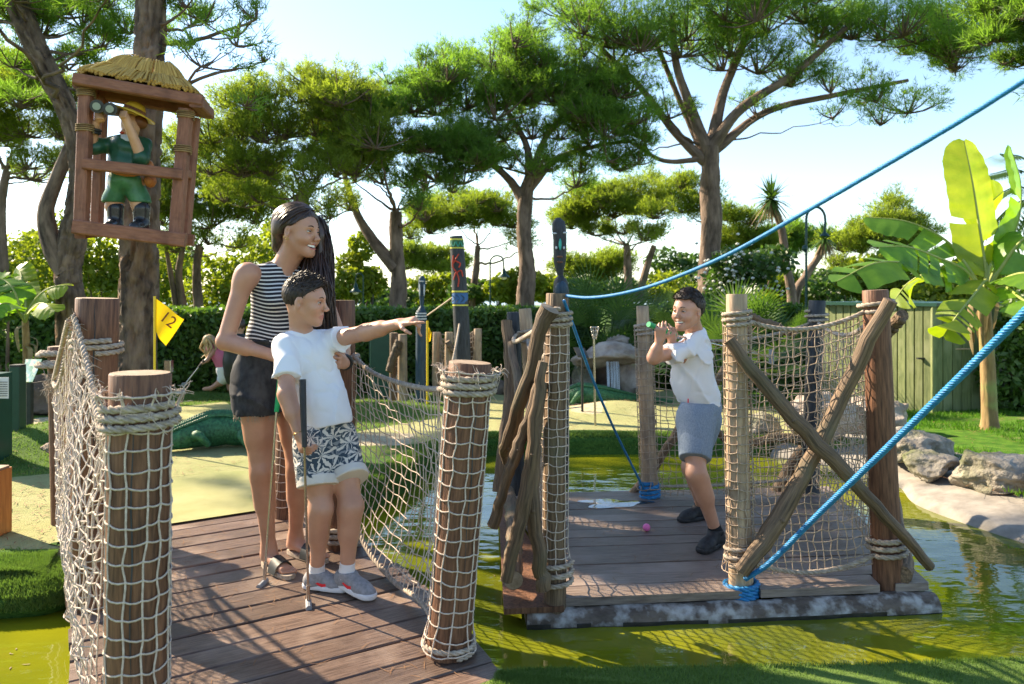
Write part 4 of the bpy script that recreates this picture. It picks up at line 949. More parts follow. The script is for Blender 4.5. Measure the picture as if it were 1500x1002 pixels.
mb=MB(); rope(mb,bl,.0115,raw=True); part('bottom_rope',mb,M['rope'],bridge)
# left net: from the tall post to the near one, sagging outward
tl2=smooth_path([P(108,462,3.15),P(124,520,2.95),P(136,575,2.72),P(150,640,2.42),P(160,618,2.16)],40)
bl2=smooth_path([P(92,800,3.15),P(100,860,2.9),P(108,930,2.68),P(118,1010,2.42),P(135,1110,2.15)],40)
def S_left(u,v):
    k=min(38,int(u*39)); f=u*39-k; a=tl2[k]*(1-f)+tl2[k+1]*f; b=bl2[k]*(1-f)+bl2[k+1]*f
    return a*(1-v)+b*v+np.array([-.85,-.5,0])*.05*sin(pi*v)*sin(pi*u)
mb=MB(); net_surf(mb,S_left,30,22,.0025,.006,rg); part('side_net',mb,M['net'],bridge)
mb=MB(); rope(mb,tl2,.0125,raw=True)
for q in tl2[:-3]: frayed(mb,q,5,.045,.0016,rg)
part('top_rope',mb,M['rope'],bridge)
# left net, far bay
tl3=smooth_path([P(90,520,4.35),P(80,560,4.1),P(88,560,3.6),P(106,480,3.25)],30)
bl3=smooth_path([P(84,765,4.35),P(86,775,3.9),P(88,790,3.5),P(92,800,3.25)],30)
def S_l3(u,v):
    k=min(28,int(u*29)); f=u*29-k; a=tl3[k]*(1-f)+tl3[k+1]*f; b=bl3[k]*(1-f)+bl3[k+1]*f
    return a*(1-v)+b*v
mb=MB(); net_surf(mb,S_l3,20,16,.0032,.005,rg); part('side_net',mb,M['net'],bridge)
mb=MB(); rope(mb,tl3,.013,raw=True); 
for q in tl3[::2]: frayed(mb,q,4,.05,.0018,rg)
part('top_rope',mb,M['rope'],bridge)
# knot bundle on the far left post
mb=MB()
for k in range(3): rope(mb,coil(P(86,512+k*4,4.38),P(84,530+k*5,4.38),.085+.008*k,1.3,start=k),.014,raw=True,res=6)
for _ in range(30): frayed(mb,np.array(P(82,560,4.3))+rg.normal(0,.03,3),2,.07,.002,rg,(0,0,-.6))
part('rope_knot',mb,M['rope'],bridge)
mb=MB(); rope(mb,smooth_path([P(100,470,3.2),P(78,560,4.2),P(84,530,4.36)],16),.012,raw=True); part('rail_rope',mb,M['rope'],bridge)
# far right bay net
tl4=smooth_path([R3b-Vector((0,0,.08)),P(455,560,4.25),P(485,540,4.05)],20); bl4=smooth_path([R3a+Vector((0,0,.2)),P(455,775,4.2),R2a+Vector((0,0,.25))],20)
def S_r4(u,v):
    k=min(18,int(u*19)); f=u*19-k; a=tl4[k]*(1-f)+tl4[k+1]*f; b=bl4[k]*(1-f)+bl4[k+1]*f; return a*(1-v)+b*v
mb=MB(); net_surf(mb,S_r4,13,15,.003,.005,rg,knots=False); part('side_net',mb,M['net'],bridge)
# landing pebble coloured lip board
mb=MB(); a=e_b*4.665+u_b*-.15
# ================================================================ the raft
ZR=-.05
def GR(px,py,z=ZR): return G(px,py,z)
raft=thing('raft','square wooden raft with netted posts and crossed branches floating on the green pond','raft',(1.0,4.3,-.2))
FL_,FR_,BR_,BL_=np.array([.235,3.42]),np.array([1.91,3.60]),np.array([2.18,5.42]),np.array([-.02,5.22])
n=13; rg=np.random.default_rng(44)
for k in range(n):
    t0=k/n; t1=(k+1)/n-.0045
    a=FL_+(BL_-FL_)*t0; b=FR_+(BR_-FR_)*t0; c=FR_+(BR_-FR_)*t1; d=FL_+(BL_-FL_)*t1
    segs=[(0,1)] if k else [(.0,.475),(.525,.86),(.905,1.0)]
    for s0,s1 in segs:
        z=ZR+rg.uniform(-.002,.003)+(0.004 if k==0 else 0); pts=[a+(b-a)*s0,a+(b-a)*s1,d+(c-d)*s1,d+(c-d)*s0]
        th=.036 if k==0 else .026; mb=MB(); V=[(p[0],p[1],z-th) for p in pts]+[(p[0],p[1],z) for p in pts]
        w_=.14; TC=[(0,0,s0*1.8+k),(0,0,s1*1.8+k),(w_,0,s1*1.8+k),(w_,0,s0*1.8+k)]; TC=[(x+k*.31,-.02,y) for x,_,y in TC]+[(x+k*.31,0,y) for x,_,y in TC]
        mb.add(V,BOXF,TC,0,False); part('plank',mb,M['deck2'],raft)
# outer strip on the left side
mb=MB(); V=[(x,y,zz) for zz in (ZR-.045,ZR-.02) for x,y in [(-.035,3.36),(.225,3.39),(-.03,5.2),(-.09,5.1)]]; mb.add(V,BOXF,None,0,False); part('side_board',mb,M['post'],raft)
# birch floats
for a,b,r in (((.06,3.43),(1.93,3.60),.070),((-.05,4.4),(2.05,4.5),.07),((-.1,5.15),(2.15,5.3),.07)):
    mb=MB(); p=smooth_path([(a[0],a[1],ZR-.105),((a[0]+b[0])/2,(a[1]+b[1])/2-.01,ZR-.11),(b[0],b[1],ZR-.105)],150)
    tube(mb,p,r*(1+.05*np.sin(np.arange(150)*.2)),28,True,0,1,.035,int(r*1000)); fl_=part('float_log',mb,[M['birch'],M['wet']],raft)
    for pg in fl_.data.polygons:
        if (pg.center.z+bpy.data.objects['raft'].location.z)<ZR-.098+.022*noise.noise(Vector((pg.center.x*6,2,1))): pg.material_index=1
RP={}
def rp(nm,pa,pb,d,ra,rb,m,sd,lab=None,za=ZR-.06,bump=.03):
    a=P(pa[0],0,d); a.z=za; b=P(pb[0],pb[1],d); RP[nm]=(post(raft,a,b,ra,rb,M[m],seed=sd,bump=bump,label=lab),a,b,rb)
rp('FL',(813,0),(816,431),3.44,.051,.048,'branch',11); rp('M1',(1086,0),(1079,432),3.58,.056,.046,'pale',12); rp('FR',(1302,0),(1282,426),3.66,.068,.058,'post',13)
rp('BR',(1186,0),(1197,441),5.25,.06,.055,'totem',14); rp('RB',(953,0),(941,449),5.12,.056,.040,'pale',15); rp('BL',(790,0),(769,453),5.05,.045,.040,'pale',16); rp('BL2',(758,0),(752,458),5.2,.05,.045,'totem',17)
for nm,t0,t1,cell,mt in (('FL',.12,.93,.040,'net'),('M1',.10,.90,.040,'net_old'),('RB',.10,.90,.046,'net_old')):
    _,a,b,r=RP[nm]; mb=MB(); r={'FL':.051,'M1':.0575,'RB':.0575}[nm]/1.04; sleeve(mb,ptn(a,b,t0),ptn(a,b,t1),r*1.06,cell,.0026,rg,off=.7,flare_bot=.022,twist=.2,sag=.003)
    if nm=='M1':
        for _ in range(40): frayed(mb,ptn(a,b,rg.uniform(.84,.93))+rg.normal(0,.035,3),1,.05,.0018,rg)
    part('post_net',mb,M[mt],RP[nm][0])
def wrap(nm,t0,t1,turns,r,rr,m='rope',label=None,st=.5):
    o,a,b,pr=RP[nm]; mb=MB(); rope(mb,coil(ptn(a,b,t0),ptn(a,b,t1),pr*1.08+r,turns,start=st),rr,raw=True,res=6); part('rope_wrap',mb,M[m],o,label)
wrap('FL',.90,.955,3.2,.011,.010); wrap('M1',.90,.95,2.6,.011,.010); wrap('FR',.93,.97,1.6,.012,.011); wrap('FR',.13,.19,2.5,.022,.013); wrap('RB',.86,.92,2.6,.011,.010); wrap('BL',.84,.90,2.5,.011,.010); wrap('BR',.90,.95,2,.011,.010)
wrap('FL',.09,.16,2.4,.022,.012); wrap('M1',.115,.18,2.4,.018,.011)
wrap('RB',.03,.125,4.2,.016,.014,'blue','blue rope wound round the post foot'); 
wrap('M1',.015,.055,2.6,.022,.014,'blue','blue rope wound round the post foot')
# nets of the raft
def between(A,B,tA,tB): return ptn(A[1],A[2],tA),ptn(B[1],B[2],tB)
def raft_net(A,B,tA,tB,bA,bB,sag,bot,nu,nv,out,mt,cr=.0026,toprope=.0115,bow=0):
    ta,tb=ptn(RP[A][1],RP[A][2],tA),ptn(RP[B][1],RP[B][2],tB); ba,bb=ptn(RP[A][1],RP[A][2],bA),ptn(RP[B][1],RP[B][2],bB)
    out=np.array(out,float)
    def S(u,v):
        a=ta+(tb-ta)*u-np.array([0,0,sag*4*u*(1-u)]); b=ba+(bb-ba)*u-np.array([0,0,bot*4*u*(1-u)])
        return a*(1-v)+b*v+out*sin(pi*u)*(.3+.7*sin(pi*min(1,v*.9+.1)))
    mb=MB(); net_surf(mb,S,nu,nv,cr,.0045,rg)
    for k in range(26): frayed(mb,S(rg.random(),0.01),2,.04,.0016,rg)
    part('side_net',mb,M[mt],raft)
    if toprope: mb=MB(); rope(mb,[S(u,0) for u in np.linspace(0,1,9)],toprope,n=40); part('top_rope',mb,M['rope'],raft)
    return S
S1=raft_net('M1','FR',.93,.95,.09,.10,.085,.03,19,26,(0,.06,0),'net_old')
S2=raft_net('FR','BR',.93,.90,.12,.10,.10,.02,30,24,(.05,0,0),'net_old')
S3=raft_net('RB','BR',.88,.90,.04,.06,.10,.02,24,24,(0,.05,0),'net_old')
S4=raft_net('FL','BL',.90,.86,.14,.10,.16,.0,34,24,(-.02,0,0),'net_old')
mb=MB(); rope(mb,[S1(u,.93)-np.array([0,.015,.02+.06*sin(pi*u)]) for u in np.linspace(0.02,1,9)],.012,n=44); part('swag_rope',mb,M['rope'],raft)
mb=MB(); rope(mb,[ptn(RP['BL'][1],RP['BL'][2],.88),P(755,492,5.0),P(757,500,4.6),ptn(RP['FL'][1],RP['FL'][2],.93)],.013,n=40); part('rail_rope',mb,M['rope'],raft)
mb=MB(); rope(mb,[S3(u,.90)-np.array([0,.03,.02]) for u in np.linspace(0,1,9)],.010,n=40); part('swag_rope',mb,M['rope'],raft)
# crossed branches
cr_=crooked
cr_(raft,[P(1068,498,3.50),P(1110,555,3.48),P(1170,620,3.46),P(1245,700,3.46),P(1310,770,3.48),P(1362,830,3.52)],[0.0292,0.0310,0.0310,0.0327,0.0292,0.0224],M['branch'],61)
cr_(raft,[P(1085,838,3.47),P(1130,775,3.50),P(1180,690,3.53),P(1225,600,3.55),P(1262,520,3.52),P(1305,440,3.46)],[0.0344,0.0387,0.0344,0.0378,0.0361,0.0292],M['branch'],62)
cr_(raft,[P(1288,500,3.78),P(1322,462,3.70)],[0.0310,0.0292],M['branch'],63)
cr_(raft,[P(1322,842,3.6),P(1325,815,3.75),P(1300,700,4.4),P(1260,600,5.0)],[0.0387,0.0344,0.0301,0.0258],M['branch'],64)
cr_(raft,[P(1100,800,5.3),P(1130,735,5.3),P(1180,655,5.32),P(1215,600,5.35)],[0.0430,0.0473,0.0430,0.0387],M['branch'],65)
cr_(raft,[P(905,745,5.25),P(955,690,5.28),P(1000,620,5.3),P(1060,545,5.3),P(1100,480,5.35)],[0.0258,0.0301,0.0301,0.0258,0.0258],M['branch'],66)
cr_(raft,[P(1205,660,5.3),P(1150,640,5.3),P(1075,650,5.35),P(1035,610,5.3)],[0.0301,0.0301,0.0258,0.0241],M['branch'],67)
cr_(raft,[P(1165,490,5.3),P(1115,470,5.28),P(1085,455,5.3)],[0.0301,0.0258,0.0258],M['branch'],68)
# left side branches
cr_(raft,[P(806,452,3.30),P(792,480,3.32),P(782,530,3.36),P(762,590,3.45),P(742,650,3.6),P(740,665,3.7),P(750,690,3.72)],[0.0414,0.0355,0.0326,0.0311,0.0266,0.0237,0.0207],M['branch'],71,name='log_brace',label='thick curved branch hooked over the top of the corner post')
cr_(raft,[P(796,530,3.25),P(786,600,3.24),P(776,690,3.26),P(760,770,3.27),P(742,850,3.30)],[0.0192,0.0266,0.0296,0.0296,0.0266],M['branch'],72,name='log_brace')
cr_(raft,[P(790,560,3.34),P(762,650,3.36),P(742,700,3.37),P(722,770,3.40)],[0.0222,0.0252,0.0252,0.0252],M['branch'],73,name='log_brace')
cr_(raft,[P(795,560,3.4),P(782,650,3.35),P(780,740,3.33),P(790,820,3.33),P(796,862,3.34)],[0.0222,0.0296,0.0333,0.0311,0.0296],M['branch'],74,name='log_brace')
cr_(raft,[P(742,470,5.0),P(748,560,4.9),P(738,640,4.8),P(728,720,4.7)],[0.0370,0.0370,0.0311,0.0266],M['branch'],75,name='log_brace')
cr_(raft,[P(752,850,3.38),P(752,770,4.1),P(745,720,5.0)],[0.0405,0.0396,0.0378],M['branch'],76,name='log_brace',label='round log lying along the side board')
cr_(raft,[P(758,640,4.2),P(762,600,4.3),P(752,520,4.8),P(745,475,5.2)],[0.0222,0.0252,0.0252,0.0252],M['branch'],77,name='log_brace')

# ================================================================ blue ropes
def pix_rope(name,label,pts,r,sub=60):
    q=smooth_path([P(x,y,d) for x,y,d in pts],sub); mb=MB(); rope(mb,q,r,raw=True,pitch=r*7,res=8,sides=5,ns=6); return single(name,mb,M['blue'],label,'rope',tuple(q[0]))
def inv(d0,d1,t): return 1/((1-t)/d0+t/d1)
xs=[(828,433,0),(860,436,.05),(900,432,.11),(950,420,.18),(1010,398,.27),(1080,366,.38),(1180,310,.53),(1290,246,.69),(1400,181,.85),(1500,118,1.0),(1700,-12,1.25)]
pix_rope('blue_rope','thin sagging light blue rope crossing the sky from the corner post',[(x,y,inv(3.42,1.75,t)) for x,y,t in xs],.0065,200)
pix_rope('blue_rope','straight light blue rope running down from the corner post top to the back post foot',[(826,440,3.36),(840,478,3.5),(870,560,3.95),(905,640,4.5),(943,716,5.03)],.0068,60)
xs=[(1092,848,0),(1130,822,.06),(1200,752,.2),(1290,665,.43),(1400,558,.72),(1500,458,1.0),(1620,335,1.3)]
pix_rope('blue_rope','thick bright blue rope rising from the raft front to the right edge',[(x,y,inv(3.5,2.1,t)) for x,y,t in xs],.0115,120)

rg=np.random.default_rng(78); q=[]
while len(q)<420:
    a=rg.uniform(-2.3,.1); b=rg.uniform(2.0,4.4); l=np.interp(b,[v[1] for v in left_edge],[v[0] for v in left_edge]); r=np.interp(b,[v[1] for v in right_edge],[v[0] for v in right_edge])
    if l+.05<a<r-.05: q.append((a,b,.006))
while len(q)<640: q.append((rg.uniform(.25,1.9),rg.uniform(3.6,5.1),ZR+.008))
litter('fallen_needles_on_decks',np.array(q),.03,.09,LIT,3,.0022)

rg=np.random.default_rng(79); q=np.stack([rg.uniform(-5,3.2,900),rg.uniform(2.5,7,900)],1); q=q[sdist(pond_poly,q[:,0],q[:,1])>.05]; q=q[np.array([noise.noise(Vector((a[0]*.9,a[1]*.9,4)))>.08 for a in q])]; q=np.column_stack([q,q[:,0]*0-.157]); litter('floating_leaves',q[::3],.015,.035,M['palm_dry'],5,.006)
# ================================================================ rocks
def rock(name,label,c,s,seed,m='stone',cuts=10,group=None,cat='rock',sink=.25,sub=5,rotz=0,rough=.20):
    rg=np.random.default_rng(seed); v,f=ICO[sub]; v=v.copy()
    for _ in range(cuts):
        d=rg.normal(0,1,3); d/=np.linalg.norm(d); h=rg.uniform(.55,.88); k=v@d; o=k>h; v[o]-=np.outer((k[o]-h)*.88,d)
    w=np.array([noise.fractal(Vector(tuple(q*1.6+seed)),.8,2.1,5) for q in v]); v*=(1+rough*w)[:,None]
    v=v*np.array(s)/2; R=np.array(Matrix.Rotation(rotz,3,'Z')); v=v@R.T
    v[:,2]+=s[2]*(.5-sink); mb=MB(); mb.add(v+np.array(tuple(c)),f,v*1.0+seed,0,True)
    return single(name,mb,M[m],label,cat,tuple(c),group)
g='boulders along the pond rim'
def on(px,py,z=0): q=G(px,py,z); return (q.x,q.y,z)
rock('boulder','long low grey boulder on the rim, second from the right edge',(3.28,5.35,-.03),(.62,.75,.34),1,group=g,cuts=12)
rock('boulder','large pale boulder with brown underside at the right edge of the rim',(3.62,4.78,-.03),(.85,.72,.38),2,group=g,cuts=12)
rock('boulder','wide grey boulder on the rim between the raft post and the lawn',(3.18,6.2,-.02),(.60,.60,.36),3,group=g)
rock('boulder','flat boulder half hidden between two bigger ones on the rim',(3.05,5.75,-.03),(.4,.45,.22),4,group=g)
rock('boulder','pale boulder seen through the raft net just left of the thick corner post',(2.72,6.95,0),(.7,.5,.52),5,'stone_w',group=g)
rock('boulder','upper boulder seen through the raft net, touching the lawn',(3.35,7.3,0),(.75,.6,.50),6,'stone_w',group=g)
rock('boulder','small boulder seen low through the net by the water',(2.25,7.2,-.02),(.4,.35,.28),7,group=g)
rock('boulder','rim boulder cut off by the right edge below the lawn',(4.15,4.3,-.03),(.9,.7,.42),8,group=g)
rock('boulder','big dark brown boulder left behind the info board',(P(66,580,9.3).x,9.3,ht(-5.5,9.3)),(.75,.6,.62),9,'stone_d')
rock('boulder','small white rock on the turf by the left net',(P(82,655,6.2).x,6.2,0),(.22,.2,.16),10,'stone_w')
rock('boulder','low reddish boulder at the hedge foot right of the thick totem',(P(815,540,12.8).x,12.8,-.4),(.75,.5,.45),11,'stone_d')
rock('boulder','dark boulder at the hedge foot behind the bridge net',(P(720,540,12.6).x,12.6,-.4),(.6,.5,.4),12,'stone_d')
# waterfall rock
dr=12.0; gz=ht(P(893,0,dr).x,dr)
cav=thing('waterfall_rock','pale overhanging artificial rock with a small waterfall, left of the palms','waterfall rock',(P(893,570,dr).x,dr,gz))
def rk(c,s,seed,m,sub=4,rough=.16):
    rg_=np.random.default_rng(seed); v,f=ICO[sub]; v=v.copy()
    for _ in range(9):
        d=rg_.normal(0,1,3); d/=np.linalg.norm(d); h=rg_.uniform(.5,.85); k=v@d; o=k>h; v[o]-=np.outer((k[o]-h)*.88,d)
    w=np.array([noise.fractal(Vector(tuple(q*1.8+seed)),.8,2.1,5) for q in v]); v*=(1+rough*w)[:,None]; mb=MB(); mb.add(v*np.array(s)/2+np.array(tuple(c)),f,v*np.array(s)/2+seed); return mb
def ro(px,dd,up): x=P(px,0,dd).x; return (x,dd,ht(x,dd)+up)
part('cap_rock',rk(ro(890,12.0,.66),(1.10,1.0,.46),21,'s'),M['stone_w'],cav); part('side_rock',rk(ro(928,11.9,.34),(.44,.8,.86),22,'s'),M['stone_w'],cav); part('side_rock',rk(ro(855,12.2,.30),(.36,.6,.76),23,'s'),M['stone'],cav)
part('back_rock',rk(ro(892,12.6,.35),(.9,.5,.8),24,'s'),M['stone_d'],cav); part('front_rock',rk(ro(846,11.5,.10),(.34,.4,.30),25,'s'),M['stone'],cav); part('front_rock',rk(ro(948,11.4,.10),(.36,.4,.30),26,'s'),M['stone'],cav); part('top_rock',rk(ro(905,12.2,.86),(.5,.5,.26),27,'s'),M['stone_w'],cav); part('cave_shade_rock',rk(ro(896,12.1,.14),(.60,.5,.36),28,'s'),M['stone_d'],cav)  # dark rock under the cap stands in for the shade of the cave opening
mb=MB(); rg=np.random.default_rng(6)
wm=mat('falling_water',(.75,.8,.85),rough=.15,bump=0,trans=.3,spec=.8)
for k in range(26):
    x=P(898+rg.uniform(-9,9),0,11.5).x; g_=ht(x,11.5); tube(mb,smooth_path([(x,11.56,g_+.58),(x,11.46,g_+.34),(x+rg.uniform(-.02,.02),11.44,g_+.02)],6),np.linspace(.002,.0055,6),5,False)
part('water_stream',mb,wm,cav,kind='stuff')

# ================================================================ green shed
sh=thing('shed','low green timber shed with flat roof behind the banana plant','shed',(P(1365,600,9.6).x,9.6,ht(5,9.6)))
zb=ht(5,9.6)-.03; A_=P(1205,600,10.9); B_=P(1366,600,9.5); C_=P(1500,600,10.2); ztop=P(0,449,9.55).z
def boards(a,b,n,zt0,zt1):
    a=Vector((a.x,a.y,0));b=Vector((b.x,b.y,0)); u=(b-a)/n
    for k in range(n):
        p=a+u*(k+.5); mb=MB(); w=u.length-.012; r_=(u.normalized().x,u.normalized().y,0)
        beam(mb,(p.x,p.y,zb),(p.x,p.y,zt0+random.uniform(-.004,0)),w,.022,roll=Vector(r_).cross(Vector((0,0,1))),bev=.2,seed=k*.7); part('board',mb,M['shed'],sh)
boards(A_,B_,14,ztop,ztop); boards(B_,C_,10,ztop,ztop)
mb=MB(); 
for p in (B_,): beam(mb,(p.x,p.y-.02,zb),(p.x,p.y-.02,ztop),.05,.05)
part('corner_post',mb,M['shed'],sh)
mb=MB(); fw=Vector((.1,-.35,0)); D_=A_+(C_-B_); V=[]
for zz in (ztop+.002,ztop+.045):
    for p in (A_+Vector((-.08,-.06,0)),B_+Vector((0,-.09,0)),C_+Vector((.1,-.03,0)),D_+Vector((0,.1,0))): V.append((p.x,p.y,zz))
mb.add(V,BOXF,None,0,False); part('roof',mb,M['dgreen'],sh)
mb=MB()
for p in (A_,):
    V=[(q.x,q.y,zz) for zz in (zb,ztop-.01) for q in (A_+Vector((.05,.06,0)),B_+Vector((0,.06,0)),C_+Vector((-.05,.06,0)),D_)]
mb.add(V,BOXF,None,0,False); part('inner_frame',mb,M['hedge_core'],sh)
u_=(B_-A_).normalized(); q=A_+(B_-A_)*.905; mb=MB(); beam(mb,(q.x-.06,q.y-.035,P(0,525,9.6).z),(q.x+.06,q.y-.035,P(0,525,9.6).z),.05,.02); part('latch',mb,M['black'],sh)
q=B_+(C_-B_)*.28; mb=MB(); beam(mb,(q.x-.12,q.y-.03,P(0,510,9.8).z),(q.x+.12,q.y+.0,P(0,510,9.8).z),.04,.015); part('hinge',mb,M['pale'],sh)

# ================================================================ lookout cage and the figure in it
look=thing('lookout_cage','brown wooden lookout cage with thatched roof fixed high on the pine trunk','lookout',tuple(P(192,345,6.7)))
dF=6.25
def LP(px,py,dd=0): return P(px,py,dF+dd)
Bm='brownp'
def bpart(name,a,b,w,h=None,sd=0): mb=MB(); beam(mb,a,b,w,h,seed=sd); return part(name,mb,M[Bm],look)
bk=Vector((-.12,.46,.03))
FLt,FLb=LP(127,128),LP(119,338); FRt,FRb=LP(273,160,.15),LP(257,350,.15)
bpart('post',FLb,FLt,.095); bpart('post',FRb,FRt,.095); bpart('post',FLb+bk,FLt+bk,.085); bpart('post',FRb+bk,FRt+bk,.085)
bpart('floor_beam',LP(108,332,-.06),LP(272,352,.09),.085,.11); bpart('floor_beam',LP(108,332)+bk,LP(272,352,.15)+bk,.085,.10); bpart('floor_beam',FRb+Vector((0,-.02,-.02)),FRb+bk,.08,.09); bpart('floor_beam',FLb+Vector((0,-.02,-.02)),FLb+bk,.08,.09)
for k in range(5):
    f=(k+.5)/5; a=FLb+bk*f; b=FRb+bk*f; bpart('floor_board',a+Vector((0,0,.01)),b+Vector((0,0,.01)),.085,.025)
bpart('handrail',LP(122,240,-.05),LP(268,256,.10),.075,.085); bpart('handrail',LP(265,250,.15),LP(265,250,.15)+bk,.06,.07); bpart('handrail',LP(122,238,0),LP(122,238,0)+bk,.06,.07)
bpart('roof_beam',LP(109,116,-.10),LP(297,148,.10),.09,.088); bpart('roof_beam',LP(109,119)+bk,LP(297,151,.15)+bk,.10,.10)
bpart('roof_beam',LP(287,149,.06),LP(293,151,.12)+bk*1.15,.10,.09); bpart('roof_beam',LP(116,121,-.04),LP(112,119)+bk*1.15,.10,.09)
mb=MB(); cs=[LP(112,112,-.05),LP(292,144,.1),LP(292,144,.15)+bk,LP(112,112)+bk]; mb.add([tuple(c+Vector((0,0,z))) for z in (0,.02) for c in cs],BOXF,None,0,False); part('roof_board',mb,M[Bm],look)
# lashings
for a,b in ((FLt,FLb),(FRt,FRb)):
    z=(b-a).normalized()
    for t in (.02,.30): mb=MB(); tube(mb,coil(a+z*t,a+z*(t+.06),.066,4),.006,5); part('lashing',mb,M['bstem'],look)
# thatch: bunches of straw in two tiers over a hipped core
rg=np.random.default_rng(8); mid=(LP(112,112)+LP(292,144,.15)+bk)/2
ax_=(LP(292,144,.15)-LP(112,112)).normalized(); back_=Vector((-ax_.y,ax_.x,0)).normalized(); upv=Vector((0,0,1)); upv=(upv-ax_*upv.dot(ax_)).normalized()
hw,hd=.42,.26; th_c=(LP(205,122)+bk*.5); core=MB()
def tc_(x,y,z): return tuple(th_c+ax_*x+back_*y+upv*z)
core.add([tc_(-hw,-hd,0),tc_(hw,-hd,0),tc_(hw,hd,0),tc_(-hw,hd,0),tc_(-.15,0,.21),tc_(.17,0,.21)],[[0,1,5,4],[2,3,4,5]],None,0,False); core.add([tc_(-hw,-hd,0),tc_(-hw,hd,0),tc_(-.15,0,.21),tc_(hw,-hd,0),tc_(hw,hd,0),tc_(.17,0,.21)],[[1,0,2],[3,4,5]],None,0,False)
cr0=part('thatch_core',core,M['straw'],look)
for tier,(z0,z1,o0) in enumerate(((.02,.13,1.0),(.11,.235,.62))):
    mb=MB()
    for k in range(420):
        side=rg.integers(0,4); f=rg.uniform(-1,1)
        W=hw*(1.02-.62*tier*.55); Dp=hd*(1.02-.5*tier)
        W2=W*.52+.02; D2=Dp*.30
        if side in (0,2): lo=(f*W,(-1 if side==0 else 1)*Dp); hi=(f*W2,(-1 if side==0 else 1)*D2)
        else: lo=((-1 if side==1 else 1)*W,f*Dp); hi=((-1 if side==1 else 1)*W2,f*D2)
        a=np.array(tc_(hi[0],hi[1],z1+rg.normal(0,.006))); b=np.array(tc_(lo[0]+rg.normal(0,.012),lo[1],z0-rg.uniform(.0,.035)))
        q=smooth_path([a,(a+b)/2+np.array([0,0,.022+rg.normal(0,.006)]),b],5); tube(mb,q,np.linspace(.006,.011,5),5,True,0,1,0,k)
    part('thatch',mb,M['straw'],look,kind='stuff')

# ================================================================ totems, lamps, signs, flags
def totem_face(mb,c,w,hh,dep,mi):
    pass
# face totem
d=5.9; c0=P(822,445,d); t=thing('totem_pole','narrow carved face pole with turquoise nose above the raft corner','totem',(c0.x,d,-.12))
mb=MB(); q=[P(823,640,d),P(823,470,d),P(822,432,d),P(821,412,d),P(821,404,d),P(820,395,d),P(820,380,d),P(820,350,d),P(819,335,d),P(818,325,d),P(818,319,d)]
q[0].z=-.4; r=[.05,.055,.060,.050,.022,.030,.047,.052,.055,.045,.015]; pp=smooth_path(q,60); tube(mb,pp,np.interp(np.linspace(0,1,60),np.linspace(0,1,11),r),16,True,0,1,.03,3); part('carved_pole',mb,M['totem'],t)
def fblob(name,px,py,dd,s,m,rot=None): mb=MB(); blob(mb,P(px,py,d+dd),s,2,0,rot); part(name,mb,M[m],t)
fblob('nose',820.5,358,-.052,(.011,.014,.045),'teal'); fblob('nostril',815,363,-.048,(.008,.01,.012),'wpaint'); fblob('nostril',826,363,-.048,(.008,.01,.012),'wpaint')
fblob('brow',812,342,-.045,(.020,.012,.007),'wpaint'); fblob('brow',828,341,-.045,(.020,.012,.007),'wpaint'); fblob('lip',820,376,-.042,(.026,.014,.009),'post'); fblob('lip',820,384,-.040,(.024,.014,.008),'post')
fblob('chest',822,424,-.02,(.052,.05,.08),'totem_b')
# thick totem
d=9.0; t=thing('totem_pole','thick charred round totem with a red painted figure and yellow rings, leaning slightly','totem',(P(677,560,d).x,d,ht(-.5,9)))
q=[P(679,600,d),P(677,500,d),P(673,420,d),P(670,370,d),P(668,346,d)]; q[0].z=ht(0,9)-.1; mb=MB(); pp=smooth_path(q,40); tube(mb,pp,np.interp(np.linspace(0,1,40),[0,.5,.9,1],[.095,.088,.078,.074]),18,True,0,1,.02,4); part('pole',mb,M['totem'],t)
def ringat(py,h,m,nm='painted_ring'):
    k=np.interp(P(0,py,d).z,pp[:,2],np.arange(40)); c=np.array([np.interp(k,np.arange(40),pp[:,i]) for i in range(3)]); rr=np.interp(k/39,[0,.5,.9,1],[.095,.088,.078,.074])*1.03
    mb=MB(); tube(mb,[c-np.array([0,0,h/2]),c+np.array([0,0,h/2])],rr,18,True); part(nm,mb,M[m],t)
for py,h,m in ((351,.018,'ygreen'),(363.5,.014,'ygreen'),(427,.018,'ygreen'),(447,.016,'ygreen'),(357,.075,'teal' if 0 else 'croc'),(437,.12,'bluep')): ringat(py,h,m)
def stroke(pts,r,m,nm): mb=MB(); tube(mb,smooth_path([P(x,y,d-.088) for x,y in pts],14),r,6,True,0); part(nm,mb,M[m],t)
stroke([(664,374),(663,390),(668,398),(672,408),(671,420)],.009,'red','painted_figure'); stroke([(672,372),(667,380),(664,386)],.008,'red','painted_figure'); stroke([(666,402),(675,396),(678,405)],.008,'red','painted_figure'); stroke([(668,398),(664,410)],.007,'red','painted_figure'); stroke([(667,382),(674,386),(672,392)],.010,'red','painted_figure')
for x in (664,671,678):
    stroke([(x-3,354),(x,361),(x+3,354)],.004,'teal','painted_zigzag'); stroke([(x-3,432),(x+2,437),(x-3,443)],.005,'totem_b','painted_zigzag')
